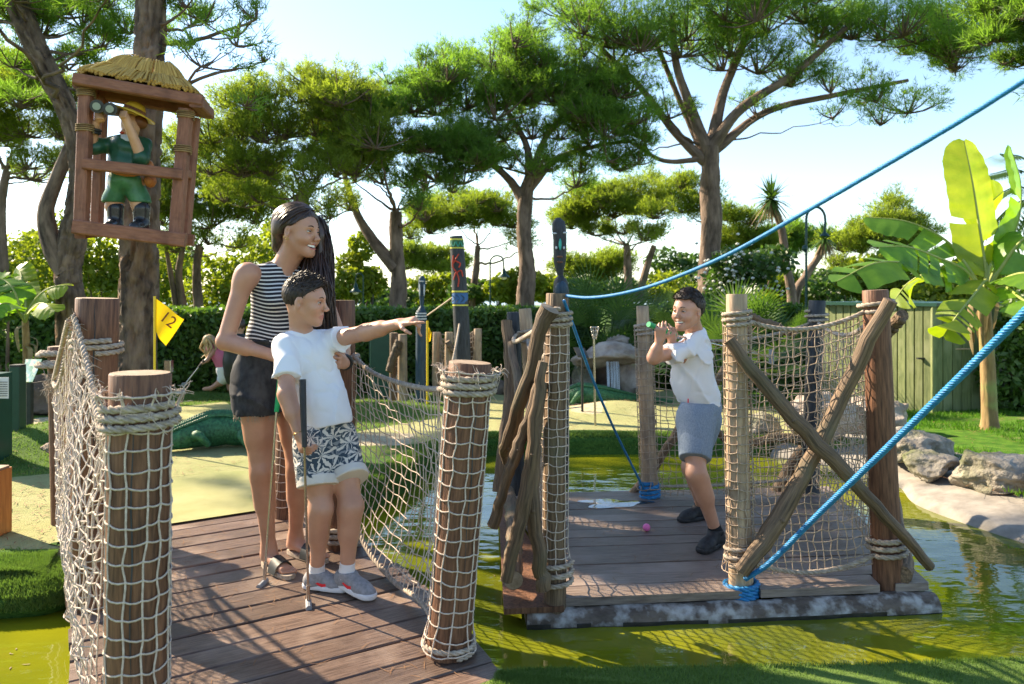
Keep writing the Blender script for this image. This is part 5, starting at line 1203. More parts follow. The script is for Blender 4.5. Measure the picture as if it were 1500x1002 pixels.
# paddle totem
d=10.5; t=thing('totem_pole','slim paddle shaped totem with pale striped face beyond the pointing finger','totem',(P(617,556,d).x,d,ht(-1.2,10.5)))
q=[P(616,560,d),P(617,470,d),P(617.5,456,d),P(618,448,d),P(618,440,d),P(618,420,d),P(618,408,d),P(618,404,d)]; q[0].z=ht(-1.2,10.5)-.1; mb=MB(); tube(mb,smooth_path(q,50),np.interp(np.linspace(0,1,50),np.linspace(0,1,8),[.07,.07,.06,.022,.03,.05,.045,.02]),14,True); part('carved_pole',mb,M['totem_b'],t)
def fb(nm,px,py,s,m): mb=MB(); blob(mb,P(px,py,d-.045),s,2); part(nm,mb,M[m],t)
for dx in (-3.2,3.2): fb('cheek_stripe',618+dx,425,(.010,.012,.085),'wpaint'); 
fb('brow',618,412,(.034,.012,.008),'wpaint'); fb('nose',618,421,(.007,.02,.05),'totem'); fb('mouth',618,433,(.02,.012,.008),'totem')
for py in (459,463,467):
    mb=MB(); tube(mb,[P(617,py,d)-Vector((0,0,.008)),P(617,py,d)+Vector((0,0,.008))],.074,14); part('painted_ring',mb,M['wpaint'],t)
# guy rope
mb=MB(); tube(mb,smooth_path([P(668,432,8.95),P(650,445,9.3),P(626,462,10.4)],14),.010,6); single('tie_rope',mb,M['rope'],'pale rope tied between the thick totem and the paddle totem','rope',tuple(P(668,432,8.95)))
mb=MB(); tube(mb,smooth_path([P(673,475,8.9),P(668,505,8.5),P(660,545,8.2)],10),.012,6); single('tie_rope',mb,M['rope'],'pale rope hanging down the left side of the thick totem','rope',tuple(P(673,475,8.9)))

def lamp(label,px,ptop,pbot,hook,d,group='hanging park lamps'):
    b=P(px,pbot,d); gz=ht(b.x,d) if pbot>440 else terr(d); t=thing('street_lamp',label,'lamp',(b.x,d,gz),group)
    mb=MB(); top=P(px,ptop+8,d); hk=P(px+hook,ptop+16,d); s=1 if hook>0 else -1; arc=[(b.x,d,gz),tuple(top)]+[tuple(P(px+hook/2-hook/2*cos(a),ptop+8-9*sin(a)*abs(hook)/19,d)) for a in (.5,1.2,1.9,2.6)]+[tuple(hk)]
    q=np.concatenate([np.array(arc[:2]),smooth_path(arc[1:],14)[1:]]); tube(mb,q,.022 if d<25 else .03,7); part('pole',mb,M['lamp'],t)
    mb=MB(); c=np.array(tuple(hk)); s_=d/F; lathe(mb,c+np.array([0,0,-14*s_]),[(15*s_*.62,0),(13*s_*.62,1.5*s_),(6*s_*.62,5*s_),(4*s_*.62,11*s_),(1*s_*.62,15*s_)],14); part('lamp_shade',mb,M['lamp'],t)
    mb=MB(); blob(mb,c+np.array([0,0,-14*s_]),(5*s_,5*s_,4*s_),2); part('bulb',mb,M['glass'],t)
lamp('hanging lamp on a green hooked pole between the thick totem and the grey pine',718,376,455,20,20)
lamp('smaller hanging lamp farther off, below and left of the hooked one',728,425,455,4,32)
lamp('hanging lamp right beside the hair of the woman',532,398,455,-11,22)
lamp('small hanging lamp low behind the hair of the woman',514,420,455,-6,33)
lamp('tiny hanging lamp left of the fan palms',904,398,455,-5,34)
b=P(546,455,24); mb=MB(); tube(mb,[(b.x,24,terr(24)),tuple(P(545,395,24))],.045,7); t=thing('street_post','plain dark pole standing alone right of the woman','pole',(b.x,24,terr(24))); part('pole',mb,M['black'],t); mb=MB(); beam(mb,P(541,406,23.95),P(545,406,23.95),.05); part('bracket',mb,M['black'],t)
# arched lamp at right
d=13.5; b=P(1181,450,d); t=thing('street_lamp','tall arched green lamp pole beside the cordylines','lamp',(b.x,d,terr(d))); mb=MB()
q=np.concatenate([[(b.x,d,terr(d))],[tuple(P(1181,322,d))],[tuple(P(1195-14*cos(a),322-19*sin(a),d)) for a in np.linspace(.3,2.84,10)],[tuple(P(1209,325,d))],[tuple(P(1208,338,d))]]); tube(mb,q,.022,8); part('pole',mb,M['lamp'],t)
mb=MB(); lathe(mb,P(1208,346,d),[(.085,0),(.06,.03),(.03,.06),(.015,.12)],14); part('lamp_shade',mb,M['lamp'],t); mb=MB(); blob(mb,P(1179,364,d-.02),(.05,.05,.06),2); part('control_box',mb,M['lamp'],t)

# flags
def flag(label,pp_,corn,d,num):
    b=P(pp_[0],pp_[2],d); gz=ht(b.x,b.y); t=thing('golf_flag',label,'flag',(b.x,b.y,gz)); mb=MB(); tube(mb,[(b.x,b.y,gz),tuple(P(pp_[0],pp_[1],d))],.010 if d<8 else .014,8); part('flag_pole',mb,M['pole_y'],t)
    mb=MB(); n=12; c=[np.array(P(x,y,d)) for x,y in corn]; V=[]
    for i in range(n+1):
        for j in range(n+1):
            u,v=i/n,j/n; p=(c[0]*(1-u)+c[1]*u)*(1-v)+(c[3]*(1-u)+c[2]*u)*v; p=p+np.array([0,.018*sin(u*6+v*2)*u*d/5,0]); V.append(p)
    q=[[i*(n+1)+j,(i+1)*(n+1)+j,(i+1)*(n+1)+j+1,i*(n+1)+j+1] for i in range(n) for j in range(n)]; mb.add(V,q); cl=part('flag_cloth',mb,M['yellow'],t)
    if num:
        fc=bpy.data.curves.new('number','FONT'); fc.body=num; fc.size=.135; fc.extrude=.0008; tmp=bpy.data.objects.new('number',fc); COL.objects.link(tmp); bpy.context.view_layer.update(); me=bpy.data.meshes.new_from_object(tmp.evaluated_get(bpy.context.evaluated_depsgraph_get())); bpy.data.objects.remove(tmp); me.materials.clear(); me.materials.append(M['numb']); fo=bpy.data.objects.new('number',me); COL.objects.link(fo); fo['kind']='stuff'
        fo.parent=cl; p=P(232,467,d-.032); bz=Vector(BASE[t.name]); fo.location=p-bz; fo.rotation_euler=(radians(90),radians(38),0)
    return t
flag('yellow hole flag with the number 12 in front of the lookout pine',(226.5,434,560),[(228,437),(270,468),(241,507),(226,482)],6.4,'12')
flag('small yellow flag beside the paddle totem',(626,470,560),[(627,478),(632,486),(630,500),(625,502)],10.2,None)
mb=MB(); flag('sliver of a yellow flag behind the waist of the woman',(362,478,560),[(363,480),(374,485),(372,497),(362,492)],11,None)

# signs at left
t=thing('score_cabinet','tall dark green cabinet with white notice at the left edge','cabinet',(P(0,690,5.9).x,5.9,0)); mb=MB(); a=P(-14,0,5.9); beam(mb,(a.x,5.9,0),(a.x,5.9,P(0,548,5.9).z),.34,.12,bev=.06); part('body',mb,M['dgreen'],t)
mb=MB(); x0=P(-8,0,5.82).x; x1=P(11,0,5.82).x; z0=P(0,580,5.82).z; z1=P(0,549,5.82).z; box(mb,((x0+x1)/2,5.832,(z0+z1)/2-.02),(x1-x0,.006,z1-z0)); part('notice',mb,M['white'],t)
mb=MB()
for k in range(7): box(mb,((x0+x1)/2+.01,5.826,z1-.055-.017*k),(x1-x0-.03,.004,.004))
part('printed_lines',mb,M['black'],t,kind='stuff')
t=thing('sign_post','dark green square post right of the left edge cabinet','post',(P(26,640,6.6).x,6.6,0)); mb=MB(); a=P(26,0,6.6); beam(mb,(a.x,6.6,0),(a.x,6.6,P(0,537,6.6).z),.10,.085,bev=.05); part('post_body',mb,M['dgreen'],t); mb=MB(); beam(mb,(a.x,6.6,P(0,537,6.6).z),(a.x,6.6,P(0,534,6.6).z),.105,.09); part('cap',mb,M['black'],t)
t=thing('info_board','tilted colourful course map board on a dark post','sign',(P(42,625,7.6).x,7.6,ht(-4.7,7.6))); mb=MB(); a=P(42,0,7.6); beam(mb,(a.x,7.62,ht(-4.7,7.6)),(a.x,7.62,P(0,545,7.6).z),.05,.05); part('post_body',mb,M['black'],t)
mb=MB(); V=[P(32,560,7.5),P(48,560,7.5),P(62,527,7.75),P(38,527,7.75)]; n_=Vector((.2,-.8,.5)).normalized()*.012
mb.add([tuple(v) for v in V]+[tuple(v+n_) for v in V],BOXF,[(0,0,0),(1,0,0),(1,1,0),(0,1,0)]*2,0,False)
mp_=mat('map_print',(.05,.30,.12),(.35,.60,.70),2.5,rough=.3,bump=0,worn=((.65,.7,.5),3,.5,.55)); part('map_panel',mb,mp_,t)
t=thing('wood_bollard','varnished orange square timber bollard at the left edge','bollard',(P(-2,783,4.17).x,4.17,0)); mb=MB(); a=P(-11,0,4.17); beam(mb,(a.x,4.17,0),(a.x,4.17,P(0,688,4.17).z),.15,.12,bev=.06); part('timber',mb,M['orange'],t); mb=MB(); beam(mb,(a.x,4.17,P(0,688,4.17).z),(a.x,4.17,P(0,685,4.17).z),.135,.105,bev=.1); part('cap',mb,M['endgrain'],t)
# tee sign by the pond and the basket on a pole
d=8.9; t=thing('tee_sign','small dark tilted hole sign on a thin post in front of the waterfall rock','sign',(P(853,580,d).x,d,ht(.8,d))); mb=MB(); tube(mb,[(P(853,0,d).x,d,ht(.8,d)),tuple(P(853,517,d))],.014,8); part('post_body',mb,M['black'],t)
mb=MB(); V=[P(846,523,d-.05),P(863,526,d-.05),P(856,511,d+.1),P(840,510,d+.1)]; mb.add([tuple(v) for v in V]+[tuple(v+Vector((0,-.01,.012))) for v in V],BOXF,None,0,False); part('sign_plate',mb,M['black'],t)
d=7.9; t=thing('hole_marker','thin grey pole with a small wire basket standing on the turf mound','golf pole',(P(872,598,d).x,d,ht(.85,d)+.0)); mb=MB(); tube(mb,[(P(872,0,d).x,d,ht(.85,d)-.02),tuple(P(870,497,d))],.011,8); part('pole',mb,M['steel'],t)
mb=MB(); c=P(871,488,d)
for k in range(10): th=k*2*pi/10; tube(mb,[(c.x+.045*cos(th),d+.045*sin(th),c.z+.06),(c.x+.02*cos(th),d+.02*sin(th),c.z-.06)],.0025,4,False)
for z,r in ((.06,.045),(.02,.037),(-.02,.03)): tube(mb,coil((c.x,d,c.z+z),(c.x,d,c.z+z+.001),r,1,18),.003,4,False)
part('basket',mb,M['steel'],t,kind='stuff')
# crocodiles
def crocodile(label,path,rad,seed,d0):
    q=smooth_path(path,70); r=np.interp(np.linspace(0,1,70),np.linspace(0,1,len(rad)),rad); root=thing('crocodile_figure',label,'crocodile sculpture',tuple(q[0])); mb=MB(); tube(mb,q,r,18,True,0,1.0,.03,seed); part('body',mb,M['croc'],root)
    ms=MB(); t_,u,w=frames(q)
    for k in range(4,66):
        for a in (-.5,-.17,.17,.5):
            side=np.cross(t_[k],[0,0,1]); side/=np.linalg.norm(side); up=np.cross(side,t_[k]); n=up*cos(a)+side*sin(a); c=q[k]+n*r[k]; s=r[k]*.20+.006
            ms.add([c-t_[k]*s*.8-side*s*.6,c+t_[k]*s*.8-side*s*.6,c+t_[k]*s*.8+side*s*.6,c-t_[k]*s*.8+side*s*.6,c+n*s*.9+t_[k]*s*.3],[[0,1,4],[1,2,4],[2,3,4],[3,0,4]],None,0,False)
    part('scutes',ms,M['croc'],root,kind='stuff')
    for k in (18,48):
        for sg in (-1,1):
            side=np.cross(t_[k],[0,0,1]); side/=np.linalg.norm(side); a=q[k]+side*sg*r[k]*.8; b=a+side*sg*r[k]*1.0+np.array([0,0,.02]); c=b+t_[k]*r[k]*.7-np.array([0,0,r[k]*.9]); ml=MB(); tube(ml,smooth_path([a,b,c],8),np.linspace(r[k]*.42,r[k]*.22,8),8); part('leg',ml,M['croc'],root)
def cpath(pts,rad):
    o=[]
    for k,(px,dd) in enumerate(pts):
        x=P(px,0,dd).x; r=np.interp(k/(len(pts)-1),np.linspace(0,1,len(rad)),rad); o.append(Vector((x,dd,ht(x,dd)+r*.95+.01)))
    return o
ra=[.04,.10,.14,.13,.08,.03]; crocodile('green scaly crocodile sculpture on the turf behind the near bridge post',cpath([(225,6.3),(265,6.4),(310,6.55),(350,6.6),(400,6.5),(430,6.4)],ra),ra,1,6)
ra=[.02,.06,.12,.14,.07]; crocodile('green scaly crocodile sculpture lying before the waterfall rock',cpath([(985,11.0),(935,10.9),(885,10.8),(850,10.9),(826,11.0)],ra),ra,2,9)
# golf ball
c=GR(947,779); mb=MB(); blob(mb,(c.x,c.y,ZR+.0245),(.0213,)*3,4); single('golf_ball',mb,M['pinkb'],'pink golf ball lying on the raft planks','golf ball',(c.x,c.y,ZR+.003))
# puddle on the raft
mb=MB(); rgp=np.random.default_rng(2); c=GR(898,738); th=np.linspace(0,2*pi,37)[:-1]; rr=1+.25*np.sin(th*3+1)+.18*np.sin(th*5); V=[(c.x+.20*a*cos(t),c.y+.10*a*sin(t),ZR+.0045) for a,t in zip(rr,th)]+[(c.x,c.y,ZR+.0055)]
pm=mat('puddle_water',(.05,.04,.03),rough=.02,bump=.1,bscale=8,spec=1.0); mb.add(V,[[i,(i+1)%36,36] for i in range(36)],None,0,False); single('puddle',mb,pm,'shallow puddle on the raft planks near the blue wrapped post','puddle',(c.x,c.y,ZR))
# far netted structure
nf=thing('rope_bridge','small netted bridge with posts far behind, under the hedge','footbridge',(P(650,550,11.5).x,11.5,ht(-.9,11.5)))
rg=np.random.default_rng(91)
pl=[(577,488,11),(590,490,10.8),(640,487,11.6),(658,487,11.4),(693,488,11.8),(700,482,11.6)]; pts=[]
for k,(x,y,dd) in enumerate(pl):
    b=P(x,y,dd); g_=ht(b.x,b.y); post(nf,(b.x,b.y,g_-.05),tuple(b),.07,.06,M['branch' if k in(0,4) else 'pale'],seed=k,sides=10); pts.append((np.array(tuple(b)),g_))
for a,b in ((0,1),(2,3),(3,4),(2,5)):
    (A,ga),(B,gb)=pts[a],pts[b]; mb=MB(); net_surf(mb,lambda u,v:(A*(1-u)+B*u)*(1-v)+np.array([*(A[:2]*(1-u)+B[:2]*u),(ga+gb)/2+.15])*v+np.array([0,0,-.10*sin(pi*u)*(1-v)]),8,11,.006,.008,rg,sides=4,knots=False,dense=1); part('side_net',mb,M['net_old'],nf)
crooked(nf,[P(585,500,10.7),P(578,520,10.7),P(570,545,10.7)],[.06,.06,.05],M['branch'],5); crooked(nf,[P(655,500,11.3),P(665,515,11.3),P(690,535,11.3)],[.04,.04,.04],M['branch'],6)
# putter lying tiny rods etc
t=thing('path_light','small grey lantern post standing at the hedge foot behind the flag','lantern',(P(247,575,11).x,11,ht(-4.8,11))); mb=MB(); a=P(247,0,11); beam(mb,(a.x,11,ht(-4.8,11)),(a.x,11,P(0,545,11).z),.06,.06); part('post_body',mb,M['black'],t); mb=MB(); beam(mb,(a.x,11,P(0,545,11).z),(a.x,11,P(0,528,11).z),.10,.10); part('lantern_head',mb,M['steel'],t)
# bin shaped green thing behind bridge
t=thing('green_locker','dark green locker under the hedge behind the pointing arm','cabinet',(P(562,560,11.8).x,11.8,ht(-1.8,11.8))); mb=MB(); a=P(560,0,11.8); beam(mb,(a.x,11.8,ht(-1.8,11.8)),(a.x,11.8,P(0,485,11.8).z),.42,.3,bev=.04); part('body',mb,M['dgreen'],t); mb=MB(); box(mb,(a.x,11.645,P(0,520,11.8).z),(.34,.01,.5)); part('door',mb,M['lamp'],t)
# ================================================================ figures: smooth bodies grown from blended tapered limbs
class Sdf:
    def __init__(s): s.p=[]
    def cap(s,a,b,ra,rb,k=.02,g='body',sub=False,fl=None): s.p.append(('c',np.array(tuple(a),float),np.array(tuple(b),float),ra,rb,k,g,sub,fl)); return s
    def ell(s,c,r,R=None,k=.02,g='body',sub=False): s.p.append(('e',np.array(tuple(c),float),np.array(r,float),None if R is None else np.array(R,float),0,k,g,sub,None)); return s
    def sel(s,groups,inf=0,scale=None):
        o=Sdf()
        for q in s.p:
            if q[6] in groups:
                q=list(q); i=inf if not isinstance(inf,dict) else inf.get(q[6],0)
                if q[0]=='c': q[3]+=i; q[4]+=i
                else: q[2]=q[2]+i
                o.p.append(tuple(q))
        return o
    def ext(s,o): s.p+=o.p; return s
    def bounds(s):
        lo=np.full(3,1e9); hi=-lo
        for q in s.p:
            if q[7]: continue
            if q[0]=='c': m=max(q[3],q[4]); lo=np.minimum(lo,np.minimum(q[1],q[2])-m); hi=np.maximum(hi,np.maximum(q[1],q[2])+m)
            else: m=q[2].max(); lo=np.minimum(lo,q[1]-m); hi=np.maximum(hi,q[1]+m)
        return lo,hi
    def mesh(s,h=.005,post=None,pad=.02):
        lo,hi=s.bounds(); lo=lo-pad; hi=hi+pad; n=np.ceil((hi-lo)/h).astype(int)+1
        ax=[lo[i]+h*np.arange(n[i]) for i in range(3)]
        Fd=np.full(n,.05,np.float32)
        for q in s.p:
            typ,a,b,ra,rb,k,g,sub,fl=q
            if typ=='c': m=max(ra,rb)+k+.05; l_=np.minimum(a,b)-m; h_=np.maximum(a,b)+m
            else: m=b.max()+k+.05; l_=a-m; h_=a+m
            i0=np.clip(((l_-lo)/h).astype(int),0,n-1); i1=np.clip(((h_-lo)/h).astype(int)+2,1,n)
            if (i1<=i0).any(): continue
            X=ax[0][i0[0]:i1[0]][:,None,None]; Y=ax[1][i0[1]:i1[1]][None,:,None]; Z=ax[2][i0[2]:i1[2]][None,None,:]
            if typ=='c':
                ba=b-a; L=max(ba@ba,1e-9); t=((X-a[0])*ba[0]+(Y-a[1])*ba[1]+(Z-a[2])*ba[2])/L; t=np.clip(t,0,1)
                d=np.sqrt((X-a[0]-t*ba[0])**2+(Y-a[1]-t*ba[1])**2+(Z-a[2]-t*ba[2])**2)-(ra+(rb-ra)*t)
                if fl: bn=ba/np.sqrt(L); d=np.maximum(d,(X-b[0])*bn[0]+(Y-b[1])*bn[1]+(Z-b[2])*bn[2])
            else:
                x,y,z=X-a[0],Y-a[1],Z-a[2]
                if ra is not None: R=ra; x,y,z=(x*R[0,0]+y*R[1,0]+z*R[2,0],x*R[0,1]+y*R[1,1]+z*R[2,1],x*R[0,2]+y*R[1,2]+z*R[2,2])
                k0=np.sqrt((x/b[0])**2+(y/b[1])**2+(z/b[2])**2); k1=np.sqrt((x/b[0]**2)**2+(y/b[1]**2)**2+(z/b[2]**2)**2)+1e-9
                d=np.where(k0<1e-4,-b.min(),k0*(k0-1)/k1)
            sl=(slice(i0[0],i1[0]),slice(i0[1],i1[1]),slice(i0[2],i1[2])); f=Fd[sl]
            if sub: hh=np.maximum(k-np.abs(-d-f),0)/k; Fd[sl]=np.maximum(f,-d)+hh*hh*k*.25
            else: hh=np.maximum(k-np.abs(d-f),0)/k; Fd[sl]=np.minimum(f,d)-hh*hh*k*.25
        X=ax[0][:,None,None]; Y=ax[1][None,:,None]; Z=ax[2][None,None,:]
        if post is not None: Fd=post(X,Y,Z,Fd).astype(np.float32)
        Fd[0]=Fd[-1]=.05; Fd[:,0]=Fd[:,-1]=.05; Fd[:,:,0]=Fd[:,:,-1]=.05
        return surface_nets(Fd,lo,h)
def surface_nets(Fd,lo,h):
    ins=Fd<0; n=np.array(Fd.shape)
    c=[ins[i:n[0]-1+i,j:n[1]-1+j,k:n[2]-1+k] for i in(0,1) for j in(0,1) for k in(0,1)]
    sm=sum(a.astype(np.int8) for a in c); act=(sm>0)&(sm<8); idx=np.argwhere(act); vid=np.full(act.shape,-1,np.int64); vid[act]=np.arange(len(idx))
    off=np.array([(i,j,k) for i in(0,1) for j in(0,1) for k in(0,1)]); E=[(a,b) for a in range(8) for b in range(a+1,8) if np.abs(off[a]-off[b]).sum()==1]
    vals=np.stack([Fd[idx[:,0]+o[0],idx[:,1]+o[1],idx[:,2]+o[2]] for o in off],1); acc=np.zeros((len(idx),3)); cnt=np.zeros(len(idx))
    for a,b in E:
        m=(vals[:,a]<0)!=(vals[:,b]<0); va=vals[:,a]; vb=vals[:,b]; t=np.where(m,va/np.where(m,va-vb,1),0)
        acc+=np.where(m[:,None],off[a]+(off[b]-off[a])*t[:,None],0); cnt+=m
    V=(idx+acc/cnt[:,None])*h+lo
    Q=[]
    for axs in range(3):
        o=[0,0,0];o[axs]=1; a=ins[1:-1,1:-1,1:-1]; b=ins[1+o[0]:n[0]-1+o[0],1+o[1]:n[1]-1+o[1],1+o[2]:n[2]-1+o[2]]
        for flip,m in ((False,a&~b),(True,~a&b)):
            e=np.argwhere(m)+1
            if not len(e): continue
            u=[0,0,0];w=[0,0,0];u[(axs+1)%3]=1;w[(axs+2)%3]=1;u=np.array(u);w=np.array(w)
            f=lambda p: vid[p[:,0],p[:,1],p[:,2]]
            q=np.stack([f(e-u-w),f(e-w),f(e),f(e-u)],1); Q.append(q[:,::-1] if flip else q)
    Q=np.concatenate(Q); Q=Q[(Q>=0).all(1)]
    # light smoothing
    for _ in range(1):
        A=np.zeros_like(V); N=np.zeros(len(V))
        for i in range(4):
            np.add.at(A,Q[:,i],V[Q[:,(i+1)%4]]); np.add.at(A,Q[:,i],V[Q[:,(i+3)%4]]); np.add.at(N,Q[:,i],2)
        V=V*.5+.5*A/np.maximum(N,1)[:,None]
    return V,Q
def noise3(X,Y,Z,f,seed):
    """cheap smooth folds: a few crossed sine fields"""
    rg=np.random.default_rng(seed); o=0
    for k in range(7):
        d=rg.normal(0,1,3); d/=np.linalg.norm(d); d=d*f*rg.uniform(.6,1.8); ph=rg.uniform(0,6.28,2); e=rg.normal(0,1,3)*f*.4
        o=o+np.sin(X*d[0]+Y*d[1]+Z*d[2]+ph[0]+1.5*np.sin(X*e[0]+Y*e[1]+Z*e[2]+ph[1]))
    n=o/2.8
    return n
def folds(X,Y,Z,f,seed):
    n=noise3(X,Y,Z,f,seed); return (1-np.minimum(1,np.abs(n)*1.6))**2
def basis(fwd,up=(0,0,1)):
    x=np.array(tuple(fwd),float); x/=np.linalg.norm(x); u=np.array(tuple(up),float); y=np.cross(u,x); y/=np.linalg.norm(y); z=np.cross(x,y); return np.stack([x,y,z],1)    # columns: forward, left, up

def head(S,c,R,s,mouth=0,female=False):
    """head shapes in a local frame; c = centre between the ears"""
    c=np.array(tuple(c)); L=lambda *p:c+R@(np.array(p)*s)
    E=lambda p,r,k=.015,sub=False,Rl=None: S.ell(L(*p),np.array(r)*s,R if Rl is None else R@Rl,k*s,'head',sub)
    C=lambda a,b,ra,rb,k=.012,sub=False: S.cap(L(*a),L(*b),ra*s,rb*s,k*s,'head',sub)
    E((-.018,0,.035),(.098,.076,.086),.02); E((.030,0,.018),(.066,.066,.070),.03); E((.030,0,-.035),(.059,.053,.058),.03)
    j=.050 if female else .052
    E((.036,0,-.072),(.046,j-.006,.036),.03); C((.074,-.008,-.100),(.074,.008,-.100),.0155,.0155,.02)
    for sg in (-1,1):
        C((-.004,sg*.058,-.040),(.060,sg*.022,-.092),.017,.014,.03)      # jaw line
        E((.060,sg*.040,-.026),(.024,.023,.022),.03)                       # cheek
        if mouth: E((.066,sg*.040,-.034),(.020,.018,.016),.02)             # raised cheek of a smile
        C((.088,sg*.012,.026),(.072,sg*.044,.024),.0075,.008,.016)          # brow
        E((.094,sg*.031,.006),(.017,.017,.011),.010,True)                  # eye socket
        E((.107,sg*.010,-.033),(.0095,.0075,.007),.008)                    # nostril wing
        E((-.006,sg*.078,-.004),(.020,.0085,.033),.006,False,np.array(Matrix.Rotation(sg*.30,3,'Z'))@np.array(Matrix.Rotation(.15,3,'Y')))   # ear
        E((.002,sg*.088,.000),(.010,.007,.016),.004,True)
        C((-.006,sg*.076,-.030),(-.004,sg*.074,-.033),.006,.006,.006)
    C((.090,0,.020),(.110,0,-.022),.0068,.0088,.012); E((.1155,0,-.027),(.0115,.0095,.0085),.010)
    C((.0885,-.014,-.0575),(.0885,.014,-.0575),.0068,.0068,.010); C((.087,-.012,-.0715),(.087,.012,-.0715),.0075,.0075,.010)
    C((.092,-.006,-.0545),(.092,.006,-.0545),.0055,.0055,.008); C((.084,0,-.084),(.082,0,-.086),.009,.009,.012)
    if mouth:
        for q in range(7): u=(q-3)/3; E((.094-.012*u*u,.029*u,-.0655+.007*u*u),(.017,.008,.0078*(1-.45*u*u)),.003,True)
    else: E((.099,0,-.0645),(.007,.024,.0013),.003,True)
    return L
def head_extras(root,L,R,s,iris=(.06,.03,.015),mouth=0,skinm=None,brow=(.02,.012,.008),eyeopen=.6,earring=False,look=(0,0)):
    for sg in (-1,1):
        mb=MB(); blob(mb,L(.0785,sg*.031,.006),(.0122*s,)*3,3,0,R); dv=np.array([1,sg*.08+look[0],look[1]]); dv/=np.linalg.norm(dv)
        o=np.array([.0785,sg*.031,.006])
        Re=basis(R@dv,R[:,2]); blob(mb,L(*(o+dv*.0080)),np.array((.0050,.0080,.0080))*s,2,1,Re); blob(mb,L(*(o+dv*.0118)),np.array((.0018,.0032,.0032))*s,2,2,Re)
        part('eye',mb,[EYEW,mat('iris_%d'%random.randint(0,9999),iris,rough=.1,bump=0),M['black']],root)
        # lids as two shells round the eyeball
        mb=MB(); a=[]
        for up in (1,-1):
            rows=[]
            for i in range(5):
                el=(eyeopen*(.52 if up>0 else -.42))+up*(i/4)*.75; rows.append([L(*(o+np.array([cos(el)*cos(az),sin(az)*1.0,sin(el)])*.0136)) for az in np.linspace(-1.15,1.15,12)])
            V=np.array(rows).reshape(-1,3); mb.add(V,[[i*12+j,i*12+j+1,(i+1)*12+j+1,(i+1)*12+j] for i in range(4) for j in range(11)])
        part('eyelid',mb,skinm,root)
        mb=MB(); el=eyeopen*.52; tube(mb,[L(*(o+np.array([cos(el)*cos(az),sin(az),sin(el)])*.0142)) for az in np.linspace(-1.1,1.1,10)],.0011*s,5,True); part('eyelash',mb,M['black'],root)
        mb=MB(); tube(mb,smooth_path([L(.0965,sg*.012,.0250),L(.0945,sg*.028,.0325),L(.080,sg*.048,.0275)],9),np.array([.0028,.0038,.0042,.0042,.0040,.0036,.003,.0025,.0016])*s*.8,6,True,0,.8); part('eyebrow',mb,mat('brow_%d'%random.randint(0,9999),brow,rough=.8,bump=0),root)
    if mouth:
        mb=MB(); th=np.linspace(-1.05,1.05,17)
        for a,b in zip(th,th[1:]):
            f=lambda t,z:L(.060+.0325*cos(t),.029*sin(t),z+.006*abs(sin(t))**2)
            mb.add([f(a,-.0575),f(b,-.0575),f(b,-.0672),f(a,-.0672)],[[0,1,2,3]],None,0,False)
        part('teeth',mb,TEETH,root)
        mb=MB(); blob(mb,L(.064,0,-.066),np.array((.020,.028,.011))*s,2,0,R); part('mouth',mb,MOUTH,root)
    if earring:
        for sg in (-1,1):
            for dz,dx in ((-.036,.000),(-.028,-.014)):
                mb=MB(); c=L(dx,sg*.082,dz); tube(mb,[c+np.array([cos(t)*.0055,0,sin(t)*.0055]) for t in np.linspace(0,6.3,14)],.0014,6); part('earring',mb,GOLD,root)
def hand(S,w,d,n,side,s=1.0,curl=(.3,.35,.4,.45),thumb=(.5,.3),spread=.06,point=False,g='hand'):
    """w wrist, d direction of the hand, n back of the hand, side=+1: thumb lies towards cross(n,d)"""
    w=np.array(tuple(w),float); d=np.array(tuple(d),float); d/=np.linalg.norm(d); n=np.array(tuple(n),float); n-=d*(n@d); n/=np.linalg.norm(n); y=np.cross(n,d)*side
    k=.006*s; 
    for t,ww in ((.0,0),):
        for yy in (-.022,-.008,.008,.022): S.cap(w+d*.012*s+y*yy*.75*s,w+d*.080*s*(1-.04*abs(yy)/.022)+y*yy*1.15*s,.0135*s,.0118*s,.014*s,g)
    L=[(.040,.024,.020),(.044,.028,.021),(.040,.026,.020),(.031,.020,.018)]
    for i,yy in enumerate((.030,.010,-.010,-.029)):
        p=w+d*(.083-.003*abs(i-1))*s+y*yy*s; ang=0; dr=d+y*(1.5-i)*spread; dr/=np.linalg.norm(dr); c=curl[i] if not (point and i==0) else .06
        for q,l in enumerate(L[i]):
            ang=c*(1.0 if q==0 else 1.25 if q==1 else .8)
            ax=y; dr=dr*cos(ang)-np.cross(ax,dr)*sin(ang)*(-side if False else 1)*(1 if side>0 else -1) if False else rotv(dr,y,ang,n)
            e=p+dr*l*s; r0=(.0086,.0078,.0070)[q]*s*(1 if i<3 else .88); S.cap(p,e,r0,r0*.92,.0045*s,g); p=e
    p=w+d*.022*s+y*.024*s; dr=d*.62+y*.72-n*.25; dr/=np.linalg.norm(dr)
    for q,(l,r) in enumerate(((.036,.0115),(.030,.0095),(.024,.0085))):
        e=p+dr*l*s; S.cap(p,e,r*s,r*.9*s,.007*s,g); p=e; dr=dr+(-y*thumb[0]*.8-n*thumb[1]*.6+d*.25); dr/=np.linalg.norm(dr)
def rotv(v,ax,a,n):
    """bend v towards the palm (-n) by a"""
    m=-n; m=m-v*(m@v)
    if np.linalg.norm(m)<1e-3: m=-np.cross(ax,v)
    m/=np.linalg.norm(m); r=v*cos(a)+m*sin(a); return r
